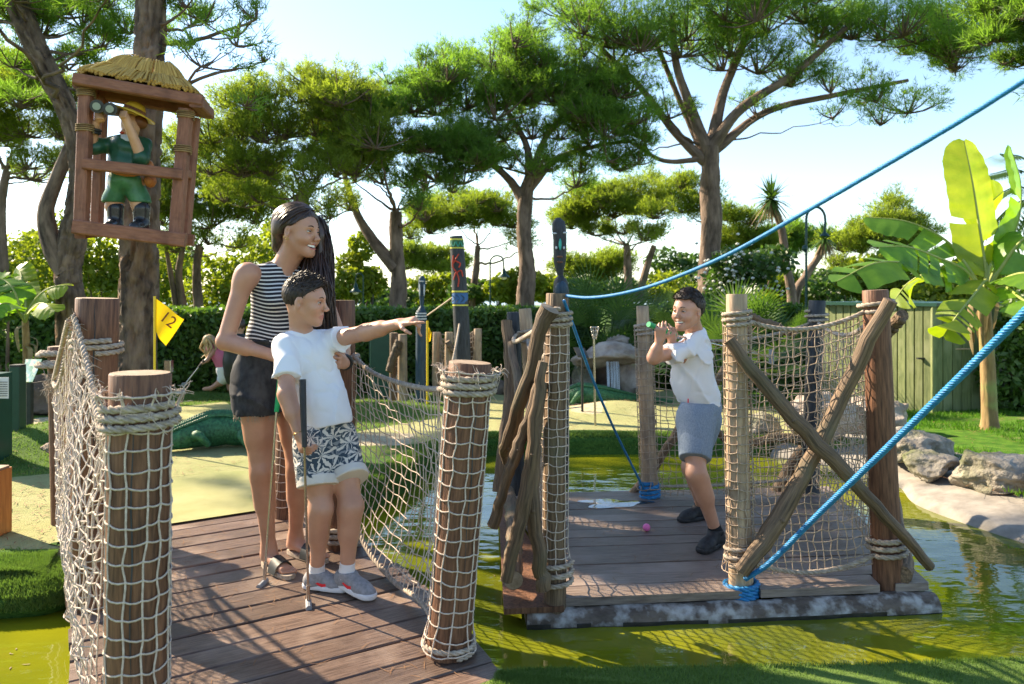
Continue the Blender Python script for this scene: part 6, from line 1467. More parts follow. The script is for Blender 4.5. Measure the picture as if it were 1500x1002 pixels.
def arm(S,sh,el,wr,s,r=(.046,.038,.034,.024),g='arm'):
    sh,el,wr=[np.array(tuple(q),float) for q in (sh,el,wr)]
    S.cap(sh,el,r[0],r[1],.02,g+'_up'); S.cap(el,wr,r[2],r[3],.015,g+'_lo'); S.cap(el,el+(wr-el)*.45,r[2]*1.04,r[2]*1.02,.02,g+'_lo'); S.ell(sh+(el-sh)*.12,(r[0]*1.0,)*3,None,.03,g+'_up')
def leg(S,hp,kn,an,s,r=(.088,.058,.052,.034),back=(0,1,0),g='leg'):
    hp,kn,an=[np.array(tuple(q),float) for q in (hp,kn,an)]; b=np.array(back,float)
    S.cap(hp,kn,r[0],r[1],.03,g+'_up'); S.cap(hp+(kn-hp)*.1,hp+(kn-hp)*.6,r[0]*.98,r[0]*.80,.03,g+'_up'); S.cap(kn,an,r[2],r[3],.03,g+'_lo'); c=kn+(an-kn)*.12+b*r[2]*.22; S.cap(c,kn+(an-kn)*.42+b*r[2]*.25,r[2]*1.0,r[2]*.90,.03,g+'_lo')
    S.ell(kn-b*r[1]*.25,(r[1]*.82,)*3,None,.02,g+'_lo')
def foot(S,an,toe,w,s,g='foot',h=.032,toes=True):
    an,toe=[np.array(tuple(q),float) for q in (an,toe)]; d=toe-an; d[2]=0; L=np.linalg.norm(d); d/=L; y=np.array([-d[1],d[0],0])
    heel=an-d*.035*s; heel[2]=toe[2]+.004; S.cap((heel[0],heel[1],toe[2]+.020*s),an,.026*s,w,.03,g)
    for yy in (-.018,.014): S.cap((an[0]+y[0]*yy*.5,an[1]+y[1]*yy*.5,toe[2]+.032*s),tuple(toe-d*.04*s+y*yy*s+np.array([0,0,.006])),.026*s,.016*s,.03,g)
    if toes:
        for i,yy in enumerate((.030,.014,.0,-.013,-.025)):
            l=(.042,.040,.034,.028,.022)[i]*s; r=(.0125,.0085,.008,.0075,.0075)[i]*s; p=toe-d*.042*s+y*yy*s; S.cap(p+np.array([0,0,.004]),p+d*l+np.array([0,0,0.0]),r,r*.9,.006,g)
def skin(name,c1,c2): return mat(name,c1,c2,9,rough=.42,bump=.12,bscale=160,bdist=.001,sss=.06,spec=.45)
EYEW=mat('eye_white',(.50,.47,.44),rough=.15,bump=0); TEETH=mat('teeth',(.80,.77,.70),rough=.2,bump=0); MOUTH=mat('mouth_inside',(.10,.015,.012),rough=.4,bump=0); GOLD=mat('gold',(.75,.50,.18),rough=.2,bump=0,metal=1)
SK1=skin('tanned_skin',(.42,.205,.125),(.52,.27,.17)); SK2=skin('boy_skin',(.46,.235,.15),(.56,.305,.20)); SK3=skin('other_boy_skin',(.48,.25,.165),(.58,.32,.215)); LIP=mat('lips',(.44,.13,.10),(.49,.16,.12),20,rough=.35,bump=.1)
LIPB=mat('pale_lips',(.45,.19,.14),(.50,.22,.17),20,rough=.4,bump=.1)
def body_part(root,name,V,Q,mats,tc=None,label=None,mat_fn=None):
    mb=MB()
    if mat_fn is None: mb.add(V,Q,tc)
    else:
        c=V[Q].mean(1); m=mat_fn(c)
        for k in np.unique(m): pass
        mb.add(V,Q,tc); mb.m[-1]=m.astype(np.int32)
    return part(name,mb,mats,root,label)
def in_frame(V,c,R): return (V-np.array(tuple(c)))@R
def lipfn(c0,R,s):
    def f(c):
        l=in_frame(c,c0,R)/s; m=(l[:,0]>.084)&(l[:,0]<.104)&(np.abs(l[:,1])<.026)&(l[:,2]>-.0785)&(l[:,2]<-.0525)&(np.abs(l[:,1])<.028-.9*np.abs(l[:,2]+.065)); return m.astype(int)
    return f
def hair_fuzz(mb,P0,D,L,w,rg,bend=.3):
    """thin locks lying along D"""
    n=len(P0); D=D/np.linalg.norm(D,axis=1)[:,None]; s=np.cross(D,rg.normal(0,1,(n,3))); s/=np.linalg.norm(s,axis=1)[:,None]; l=(L*(.6+.8*rg.random(n)))[:,None]; g=rg.normal(0,bend,(n,3))*l
    V=np.stack([P0-s*w/2,P0+s*w/2,P0+D*l*.6+s*w*.4+g*.3,P0+D*l*.6-s*w*.4+g*.3,P0+D*l+g],1).reshape(-1,3); b=np.arange(n)[:,None]*5
    mb.add(V,b+np.array([[0,1,2,3]]),None,0,True)
    mb.add(V,b+np.array([[3,2,4]]),None,0,True)
HAIRM=mat('dark_brown_hair',(.010,.006,.005),(.075,.035,.020),45,(1,1,.2),.38,.3,90,.002,spec=.5)
HAIRK=mat('short_dark_hair',(.012,.008,.006),(.045,.027,.018),60,rough=.5,bump=.3,bscale=200,bdist=.002)
def short_hair(root,c,R,s,line,rg,top=.020,side=.006,fringe=None,sweep=(1,0,.3)):
    H=Sdf(); L=lambda *p:np.array(tuple(c))+R@(np.array(p)*s)
    H.ell(L(-.018,0,.037),np.array((.098+side,.076+side,.086+side))*s,R,.01); H.ell(L(-.006,0,.050),np.array((.090+top*.55,.064+top*.3,.076+top))*s,R,.015)
    if fringe:
        for y in np.linspace(-.045,.045,7): H.cap(L(.060,y*.8,.095),L(*fringe(y)),.016*s,.007*s,.012)
    R_=R; c_=np.array(tuple(c))
    def post_(X,Y,Z,Fd):
        x=((X-c_[0])*R_[0,0]+(Y-c_[1])*R_[1,0]+(Z-c_[2])*R_[2,0])/s; y=((X-c_[0])*R_[0,1]+(Y-c_[1])*R_[1,1]+(Z-c_[2])*R_[2,1])/s; z=((X-c_[0])*R_[0,2]+(Y-c_[1])*R_[1,2]+(Z-c_[2])*R_[2,2])/s
        return np.maximum(Fd+.0018*np.sin(x*330+y*90)*np.sin(y*260+z*120),line(x,y,z)*s)
    V,Q=H.mesh(.004,post_); mb=MB(); mb.add(V,Q)
    k=rg.integers(0,len(V),2600); P0=V[k]; l=in_frame(P0,c,R)/s; D=np.stack([np.full(len(k),sweep[0]),l[:,1]*2,np.where(l[:,2]>.07,sweep[2],-.7)],1)
    up=(l[:,2]>.06); nn=l/np.linalg.norm(l,axis=1)[:,None]; D=D+nn*np.where(up,.28,.10)[:,None]; hair_fuzz(mb,P0,D@R.T,np.where(up,.017,.006)*s,.0026*s,rg,.15); part('hair',mb,HAIRK,root)
def cloth(root,name,S,h,amp,f,seed,m,clip,tc=None,label=None,stretch=(1,1,1),extra=None):
    amp*=1.5
    def post_(X,Y,Z,Fd):
        w=noise3(X*stretch[0],Y*stretch[1],Z*stretch[2],f*.7,seed)*amp*.8-folds(X*stretch[0],Y*stretch[1],Z*stretch[2],f*.75,seed+50)*amp*1.5+folds(X*stretch[1],Y*stretch[0],Z,f*1.5,seed+60)*amp*.5
        o=Fd+w
        if extra is not None: o=extra(X,Y,Z,o)
        return np.maximum(o,clip(X,Y,Z)) if clip is not None else o
    V,Q=S.mesh(h,post_); mb=MB(); mb.add(V,Q,tc(V) if tc else None); return part(name,mb,m,root,label)
def plane(p,n):
    p=np.array(tuple(p),float); n=np.array(tuple(n),float); n/=np.linalg.norm(n); return lambda X,Y,Z:(X-p[0])*n[0]+(Y-p[1])*n[1]+(Z-p[2])*n[2]
def umax(*fs): return lambda X,Y,Z: __import__('functools').reduce(np.maximum,[f(X,Y,Z) for f in fs])
def umin(*fs): return lambda X,Y,Z: __import__('functools').reduce(np.minimum,[f(X,Y,Z) for f in fs])
A3=lambda v:np.array(tuple(v),float)
def putter(label,top,grip_end,tip,gm,head_dir,d_,hd=.10,toe=True):
    top,grip_end,tip=A3(top),A3(grip_end),A3(tip); t=thing('putter',label,'golf putter',tuple(tip),'golf putters'); mb=MB(); tube(mb,smooth_path([top,grip_end],8),np.linspace(.0145,.0105,8),10); part('grip',mb,gm,t)
    mb=MB(); tube(mb,[grip_end,tip+(grip_end-tip)*.12],np.array([.0052,.0052]),8); tube(mb,[tip+(grip_end-tip)*.12,tip+(grip_end-tip)*.0],np.array([.0085,.0075]),8); part('shaft',mb,M['steel'],t)
    hdv=A3(head_dir); hdv/=np.linalg.norm(hdv); mb=MB(); beam(mb,tip-hdv*.02+np.array([0,0,.004]),tip+hdv*hd+np.array([0,0,-.004]),.024,.026,bev=.3); part('head',mb,GREYM,t); return t
GREYM=mat('grey_club_head',(.20,.21,.23),(.27,.28,.30),30,rough=.45,bump=.1)

# ---------------------------------------------------------------- the woman
dW=3.68
W_base=(P(425,800,dW).x,3.70,0)
woman=thing('person','woman in striped crop top and black denim shorts holding the pointing boy','person',W_base)
S=Sdf(); hc=A3(P(437,341,3.66)); hR=basis((.93,-.36,-.06),(.06,.0,1)); hs=.97
L=head(S,hc,hR,hs,1,True)
neck0=A3(P(425,372,3.68)); neck1=A3(P(413,396,3.70)); S.cap(L(-.025,0,-.045),neck1+np.array([0,0,-.02]),.050,.054,.03,'neck'); S.cap(L(0,0,-.07),neck1,.045,.048,.03,'neck')
# shoulders: her right one towards the camera's left, her left one behind the hair
shR=A3(P(360,402,3.56)); shL=A3(P(466,412,3.86)); chest=A3(P(408,440,3.70)); waist=A3(P(398,492,3.70)); pelv=A3(P(393,540,3.70))
ax=shL-shR; ax/=np.linalg.norm(ax); Rt=basis(np.cross(ax,[0,0,1])*-1 if False else np.cross([0,0,1],ax)*-1,(0,0,1))
tf=np.cross(ax,[0,0,1]); tf/=np.linalg.norm(tf); tf=tf*(1 if tf[1]<0 else -1); Rt=np.stack([tf,ax*(-1 if np.cross([0,0,1],tf)@ax<0 else 1),[0,0,1]],1)
S.ell(A3(P(410,425,3.71)),(.088,.135,.115),Rt,.03,'torso'); S.ell(chest-[0,0,.03],(.085,.118,.11),Rt,.03,'torso'); S.ell(waist,(.080,.108,.10),Rt,.04,'torso'); S.ell(pelv+[0,0,.03],(.098,.135,.085),Rt,.05,'pelvis'); S.ell(pelv-[0,0,.03],(.110,.150,.095),Rt,.05,'pelvis')
S.cap(shR+ax*.03,neck1-[0,0,.01],.034,.040,.04,'torso'); S.cap(shL-ax*.03,neck1-[0,0,.01],.034,.040,.04,'torso')
for sg in (-1,1): S.ell(chest+ax*sg*.058+tf*.070+[0,0,.0],(.048,.052,.050),Rt,.04,'torso')
elR=A3(P(330,500,3.52)); wrR=A3(P(398,520,3.42)); arm(S,shR,elR,wrR,1,(.043,.037,.035,.025),'armR'); S.ell(shR+[0.014,0,.004],(.042,.040,.040),None,.05,'armR_up')
hand(S,wrR,A3(P(440,530,3.36))-wrR,(-.3,-.6,.6),1,.92,(.5,.5,.55,.6),g='armR_lo')
elL=A3(P(500,505,3.80)); wrL=A3(P(505,532,3.52)); arm(S,shL,elL,wrL,1,(.042,.036,.034,.024),'armL')
hand(S,wrL,A3(P(474,520,3.24))-wrL,(.25,-.85,.15),-1,.95,(.28,.32,.36,.4),spread=.05,g='armL_lo')
hpR=A3(P(374,560,3.64)); knR=A3(P(384,690,3.62)); anR=A3(P(394,803,3.66)); hpL=A3(P(424,565,3.80)); knL=A3(P(437,685,3.74)); anL=A3(P(433,785,3.84))
leg(S,hpR,knR,anR,1,(.080,.053,.049,.031),(-.4,.7,0),'legR'); leg(S,hpL,knL,anL,1,(.080,.053,.049,.031),(-.4,.7,0),'legL')
toeR=A3(P(424,838,3.52)); toeL=A3(P(474,817,3.72)); toeR[2]=.028; toeL[2]=.028; foot(S,anR,toeR,.031,.95); foot(S,anL,toeL,.031,.95)
V,Q=S.mesh(.0045); body_part(woman,'body',V,Q,[SK1,LIP],None,None,lipfn(hc,hR,hs))
head_extras(woman,L,hR,hs,(.05,.025,.012),1,SK1,(.022,.012,.008),.45,True,(.1,0))
# hair: cap plus long locks swept over the far shoulder
H=Sdf(); H.ell(L(-.024,.002,.044),np.array((.110,.089,.097))*hs,hR,.01)
for a,b,r0,r1 in (((-.055,-.035,.04),(-.095,-.02,-.07),.05,.030),((-.06,.04,.04),(-.05,.05,-.10),.05,.045),((-.03,.05,.05),(.01,.075,-.09),.045,.045),((.03,.055,.075),(.052,.082,-.01),.028,.030),((.052,.082,-.01),(.06,.095,-.13),.030,.045),((-.07,-.03,0),(-.085,.01,-.09),.045,.03)):
    H.cap(L(*a),L(*b),r0*hs,r1*hs,.03)
lock_end=A3(P(478,540,3.70)); H.cap(L(.0,.050,.070),A3(P(464,336,3.75)),.034,.030,.03); H.cap(A3(P(464,336,3.75)),A3(P(472,376,3.76)),.034,.036,.03); H.cap(A3(P(474,372,3.76)),A3(P(474,440,3.74)),.036,.045,.03) 
H.cap(L(.0,.075,-.08),A3(P(470,440,3.72)),.05,.055,.04); H.cap(A3(P(462,410,3.70)),A3(P(474,480,3.72)),.052,.040,.04); H.cap(A3(P(474,480,3.72)),A3(P(478,535,3.74)),.038,.014,.04); H.cap(A3(P(452,395,3.66)),A3(P(458,450,3.66)),.04,.035,.04)
def hp_(X,Y,Z,Fd):
    c_=hc; x=((X-c_[0])*hR[0,0]+(Y-c_[1])*hR[1,0]+(Z-c_[2])*hR[2,0])/hs; y=((X-c_[0])*hR[0,1]+(Y-c_[1])*hR[1,1]+(Z-c_[2])*hR[2,1])/hs; z=((X-c_[0])*hR[0,2]+(Y-c_[1])*hR[1,2]+(Z-c_[2])*hR[2,2])/hs
    face=np.minimum.reduce([x-np.interp(z,[-.2,.008,.030,.055,.085],[-.030,-.028,.022,.056,.085])+0*y, .092-z+0*x, .060-y+0*x]) 
    nk=np.minimum.reduce([x+.048+0*z, -z-.015+0*x, .03-y+0*x])
    return np.maximum(np.maximum(Fd+.0025*np.sin(x*60+y*210+z*40)*np.cos(y*150-z*25),face*hs),nk*hs)
V,Q=H.mesh(.005,hp_); mb=MB(); mb.add(V,Q); rg=np.random.default_rng(12)
for k in range(340):      # long strands
    a=L(.02+rg.uniform(-.05,.035),rg.uniform(.0,.05),.115-rg.uniform(0,.02)); b=L(.045+rg.uniform(-.05,.02),.085+rg.uniform(-.01,.02),-.02); f=rg.random()
    c=A3(P(446+f*38+rg.normal(0,2),415+rg.normal(0,4),3.60+rg.uniform(0,.16))); d=A3(P(455+f*32+8*sin(k),480+rg.normal(0,8),3.62+rg.uniform(0,.14))); e=A3(P(462+f*24+rg.normal(0,5),540+rg.uniform(-35,25),3.66+rg.uniform(0,.10)))
    tube(mb,smooth_path([a,b,c,d,e],22),np.linspace(.0045,.0010,22)*rg.uniform(.6,1.3),4,False)
HC=np.array([-.024,.002,.044]); HR=np.array([.110,.089,.097])
for k in range(620):      # locks combed over the skull from the parting
    far=rg.random()<.4; u0=rg.uniform(-.75,1.0); v0=.34+rg.uniform(-.10,.10)
    d0=np.array([u0,v0,1.0]); d0/=np.linalg.norm(d0)
    d1=np.array([-.75+rg.uniform(-.25,.2),.75+rg.uniform(-.3,.3),-.75]) if far else np.array([-.85+rg.uniform(-.15,.30),-.62+rg.uniform(-.2,.4),-.62+rg.uniform(-.35,.25)]); d1/=np.linalg.norm(d1)
    pts=[]; sc_=rg.uniform(1.0,1.07); om=math.acos(max(-1,min(1,float(d0@d1)))); bow=np.array([.0,-1.0 if not far else 1.0,.1])*.55
    for t in np.linspace(0,1,14):
        d=(np.sin((1-t)*om)*d0+np.sin(t*om)*d1)/np.sin(om)+bow*sin(pi*t)*.75; d/=np.linalg.norm(d)
        q_=HC+d*HR*(sc_+.012*sin(t*11+k)); 
        if q_[2]<.03 and q_[0]>-.034 and not far: q_[0]=-.034-rg.uniform(0,.01)
        pts.append(L(*q_))
    tube(mb,np.array(pts),np.linspace(.0030,.0016,14)*rg.uniform(.7,1.5),4,False)
for k in range(260):      # the mass beyond the profile, falling forward over the far shoulder
    f=rg.random(); u_=rg.uniform(-.45,.85); da=np.array([u_,.22+rg.uniform(0,.3),1.]); da/=np.linalg.norm(da); db_=np.array([u_*.9,1.0,.55]); db_/=np.linalg.norm(db_); a=L(*(HC+da*HR*1.01)); a2=L(*(HC+db_*HR*(1.05+.08*f))); b=A3(P(464+13*f+rg.normal(0,1.5),334+rg.normal(0,6),3.74+rg.uniform(-.02,.06))); c=A3(P(478+8*f+rg.normal(0,2),372+rg.normal(0,8),3.74+rg.uniform(-.04,.06))); d=A3(P(474+11*f+5*sin(k),440+rg.normal(0,10),3.70+rg.uniform(-.04,.06))); e=A3(P(466+18*f+rg.normal(0,5),520+rg.uniform(-50,35),3.68+rg.uniform(0,.06)))
    tube(mb,smooth_path([a,a2,b,c,d,e],26),np.linspace(.0045,.0012,26)*rg.uniform(.6,1.3),4,False)
part('hair',mb,HAIRM,woman)
# striped crop top
def stripes():
    m=mat('striped_jersey',(.65,.63,.60),rough=.85,bump=.2,bscale=300,bdist=.001); nt=m.node_tree; N=nt.nodes; L_=nt.links; b=[n for n in N if n.type=='BSDF_PRINCIPLED'][0]
    at=N.new('ShaderNodeAttribute'); at.attribute_name='tc'; sp=N.new('ShaderNodeSeparateXYZ'); L_.new(at.outputs['Vector'],sp.inputs[0]); mm=N.new('ShaderNodeMath'); mm.operation='MULTIPLY'; mm.inputs[1].default_value=57.0; L_.new(sp.outputs['Z'],mm.inputs[0])
    fr=N.new('ShaderNodeMath'); fr.operation='FRACT'; L_.new(mm.outputs[0],fr.inputs[0]); g=N.new('ShaderNodeMath'); g.operation='GREATER_THAN'; g.inputs[1].default_value=.38; L_.new(fr.outputs[0],g.inputs[0])
    mx=N.new('ShaderNodeMixRGB'); mx.inputs[1].default_value=(.66,.64,.62,1); mx.inputs[2].default_value=(.018,.018,.024,1); L_.new(g.outputs[0],mx.inputs[0]); L_.new(mx.outputs[0],b.inputs['Base Color']); return m
T_=S.sel({'torso','neck'},{'torso':.012,'neck':-.02}); T_.cap(chest+tf*.0+[0,0,-.02],waist+[0,0,.0],.09,.088,.05,'torso')
nk=A3(P(424,400,3.62)); armholeR=shR+np.array([-.005,-.01,.0]); armholeL=shL
def neckcut(X,Y,Z): return .088-np.sqrt((X-nk[0]-tf[0]*.05)**2+(Y-nk[1]-tf[1]*.05)**2+((Z-nk[2]-.030)*.80)**2)
def holecut(c,r): return lambda X,Y,Z: r-np.sqrt((X-c[0])**2+(Y-c[1])**2+((Z-c[2]+.035)*.62)**2)
cut1=plane((0,0,P(0,503,3.7).z),(0,0,-1))
cloth(woman,'crop_top',T_,.0045,.0020,26,3,stripes(),umax(cut1,neckcut,holecut(shR-ax*.032,.050),holecut(shL+ax*.035,.05)),tc=lambda V:np.stack([V[:,0],V[:,1],V[:,2]*1.0+.10*(V[:,0]-shR[0])+.006*np.sin(V[:,0]*30+V[:,2]*8)],1))
Bd=Sdf(); zz=P(0,497,3.7).z; Bd.ell(waist+[0,0,-.01],(.094,.122,.11),Rt,.01); 
cloth(woman,'waist_frill',Bd,.004,.003,60,4,M['black'],umax(plane((0,0,zz+.004),(0,0,1)),plane((0,0,zz-.033),(0,0,-1))),stretch=(2,2,.1))
for c,nm in ():
    mb=MB(); tube(mb,smooth_path([A3(P(372,378,3.60)),A3(P(382,400,3.60)),A3(P(387,432,3.60)),A3(P(378,448,3.58))],14),.004,6); part('lace_trim',mb,M['black'],woman)
DEN=mat('black_denim',(.014,.015,.018),(.040,.042,.048),50,(1,1,.5),.85,.5,300,.001,worn=((.06,.06,.065),9,.5,.7))
D_=S.sel({'pelvis'},.012).ext(S.sel({'legR_up','legL_up'},.018)); D_.cap(hpR+[0.01,0,-.03],A3(P(375,600,3.62)),.094,.100,.04); D_.cap(hpL+[0,0,-.03],A3(P(412,600,3.76)),.092,.096,.04); D_.ell(waist-[0,0,.05],(.095,.125,.06),Rt,.04)
zt=P(0,502,3.7).z; zh=P(0,607,3.6).z
cloth(woman,'denim_shorts',D_,.005,.005,20,9,DEN,umax(plane((0,0,zt),(0,0,1)),lambda X,Y,Z: zh+.004*np.sin(X*60)*np.cos(Y*47)-Z))
rg=np.random.default_rng(4); mb=MB()
for k in range(130):
    th=rg.uniform(0,2*pi); c,r=((A3(P(375,606,3.62)),.100) if rg.random()<.6 else (A3(P(412,606,3.76)),.096)); p=np.array([c[0]+r*cos(th),c[1]+r*sin(th),zh+.004]); tube(mb,smooth_path([p,p+np.array([rg.normal(0,.004),0,-.012]),p+np.array([rg.normal(0,.008),0,-rg.uniform(.012,.032)])],4),.0009,4,False)
part('frayed_hem',mb,M['rope'],woman)
mb=MB(); c=wrL+(A3(P(474,520,3.24))-wrL)*.05
tube(mb,coil(wrL+(elL-wrL)*.0,wrL+(elL-wrL)*.10,.031,2.2),.008,6); part('hair_band',mb,M['black'],woman)
def sandal(an,toe,name_root,lab):
    d=toe-an; d[2]=0; d/=np.linalg.norm(d); y=np.array([-d[1],d[0],0]); he=an-d*.055; he[2]=0; tp=toe+d*.020; prof_s=[]
    n=28; outl=[]
    Lf=np.linalg.norm((tp-he)[:2])
    for k in range(n):
        th=2*pi*k/n; u=.5-.5*cos(th); w=(.030+.014*u)*abs(sin(th))**.6*(1 if sin(th)>0 else -1); outl.append(he+d*Lf*u+y*w)
    o=MB(); V=[]; 
    for z in (.003,.022): V+=[(q[0],q[1],z) for q in outl]
    o.add(V,[[i,(i+1)%n,n+(i+1)%n,n+i] for i in range(n)]); o.add(V,[list(range(n,2*n))],None,0,False); part('sandal_sole',o,M['straw'] if False else M['rope'],name_root,lab)
    s_=MB(); rows=[]
    for i in range(9):
        th=pi*i/8; rows.append([he+d*(Lf*(.50+.24*j/4))+y*cos(th)*(.047)+np.array([0,0,.012+sin(th)*(.066-.016*j/4)]) for j in range(5)])
    V=np.array(rows).reshape(-1,3); V2=V+np.array([0,0,.004]); f=[[i*5+j,i*5+j+1,(i+1)*5+j+1,(i+1)*5+j] for i in range(8) for j in range(4)]; s_.add(V,f); s_.add(V2,f); part('sandal_strap',s_,M['black'],name_root)
sandal(anR,toeR,woman,'woven sole of the sandal'); sandal(anL,toeL,woman,'woven sole of the sandal')
putter('putter with bright green grip that the woman holds down beside her leg',P(411,555,3.50),P(405,603,3.50),G(387,855)+Vector((0,0,.004)),M['ggrip'],(-.1,-.6,0),0,.05)

# ---------------------------------------------------------------- the pointing boy
B1=thing('person','boy in white t-shirt and leaf print shorts pointing with his arm held straight out','person',(P(490,865,3.4).x,3.4,0))
S=Sdf(); hc=A3(P(447,442,3.37)); hR=basis((.90,.10,-.16),(.12,0,1)); hs=.93
# profile faces right and slightly away from the lens
hR=basis((.97,-.10,-.10),(.14,-.08,1)); hs=.87; L=head(S,hc,hR,hs,0)
nb=A3(P(441,488,3.40)); S.cap(L(-.03,0,-.05),nb,.044,.047,.03,'neck')
shR=A3(P(419,508,3.33)); shL=A3(P(478,500,3.47)); ax=shL-shR; ax/=np.linalg.norm(ax); tf=np.cross(ax,[0,0,1]); tf/=np.linalg.norm(tf); tf*=(1 if tf[1]<0 else -1); Rt=np.stack([tf,np.cross([0,0,1],tf),[0,0,1]],1)
ch=A3(P(452,528,3.41)); wa=A3(P(462,585,3.41)); pe=A3(P(478,632,3.41))
S.ell(ch,(.080,.112,.10),Rt,.03,'torso'); S.ell(ch-[0,0,.09],(.078,.100,.10),Rt,.03,'torso'); S.ell(wa,(.080,.098,.10),Rt,.04,'torso'); S.ell(pe,(.088,.104,.09),Rt,.04,'pelvis')
S.cap(shR,nb-[0,0,.015],.036,.036,.03,'torso'); S.cap(shL,nb-[0,0,.015],.036,.036,.03,'torso')
elR=A3(P(420,578,3.22)); wrR=A3(P(438,636,3.18)); arm(S,shR,elR,wrR,1,(.039,.034,.032,.0215),'armR')
hand(S,wrR,A3(P(446,664,3.15))-wrR,(-.75,-.6,.1),-1,.80,(1.0,1.05,1.05,1.05),thumb=(.7,.5),spread=.0,g='armR_lo')
elL=A3(P(536,487,3.30)); wrL=A3(P(585,474,3.18)); arm(S,shL,elL,wrL,1,(.040,.033,.031,.0215),'armL')
hand(S,wrL,A3(P(622,466,3.12))-wrL,(.0,-.45,.9),-1,.84,(.06,.95,1.05,1.1),thumb=(.35,.5),spread=.02,point=True,g='armL_lo')
hpR=A3(P(462,640,3.36)); knR=A3(P(470,745,3.30)); anR=A3(P(464,838,3.40)); hpL=A3(P(492,640,3.46)); knL=A3(P(515,742,3.33)); anL=A3(P(508,838,3.36))
leg(S,hpR,knR,anR,1,(.072,.046,.044,.029),(-.8,.3,0),'legR'); leg(S,hpL,knL,anL,1,(.072,.046,.044,.029),(-.8,.3,0),'legL')
V,Q=S.mesh(.0045); body_part(B1,'body',V,Q,[SK2,LIPB],None,None,lipfn(hc,hR,hs)); head_extras(B1,L,hR,hs,(.05,.025,.012),0,SK2,(.03,.018,.012),.5)
rg=np.random.default_rng(3)
short_hair(B1,hc,hR,hs,lambda x,y,z: np.maximum(np.minimum(x-.020-np.maximum(0,z-.03)*1.1, .084-z), -(z+.055)+np.clip(x+.05,0,.06)*1.15),rg,.022,.003,fringe=None,sweep=(1,0,.4))
WH=mat('white_cotton',(.74,.75,.78),(.80,.80,.82),6,rough=.85,bump=.25,bscale=260,bdist=.001,sss=0)
T_=S.sel({'torso'},.012); T_.cap(ch,wa-[0,0,.02],.102,.104,.05); T_.cap(wa-[0,0,.02],A3(P(476,618,3.40)),.104,.108,.05); T_.cap(shR,shR+(elR-shR)*.66,.052,.057,.02,fl=True); T_.cap(shL,shL+(elL-shL)*.44,.053,.060,.02,fl=True)
def sleeveclip(sh,el,f):
    d=el-sh; L_=np.linalg.norm(d); d=d/L_; p=sh+d*L_*f; pl=plane(p,d)
    return lambda X,Y,Z: np.minimum(pl(X,Y,Z), .085-np.sqrt((X-p[0])**2+(Y-p[1])**2+(Z-p[2])**2) if False else np.where(((X-p[0])**2+(Y-p[1])**2+(Z-p[2])**2)<.13**2,pl(X,Y,Z),-1))
zb_=P(0,622,3.38).z
cloth(B1,'t_shirt',T_,.0050,.0055,24,21,WH,umax(lambda X,Y,Z: zb_+.012*np.sin((X+.8)*20)-Z, plane(nb+[0,0,.012],(-.1,.1,1))),stretch=(1,1,.6))
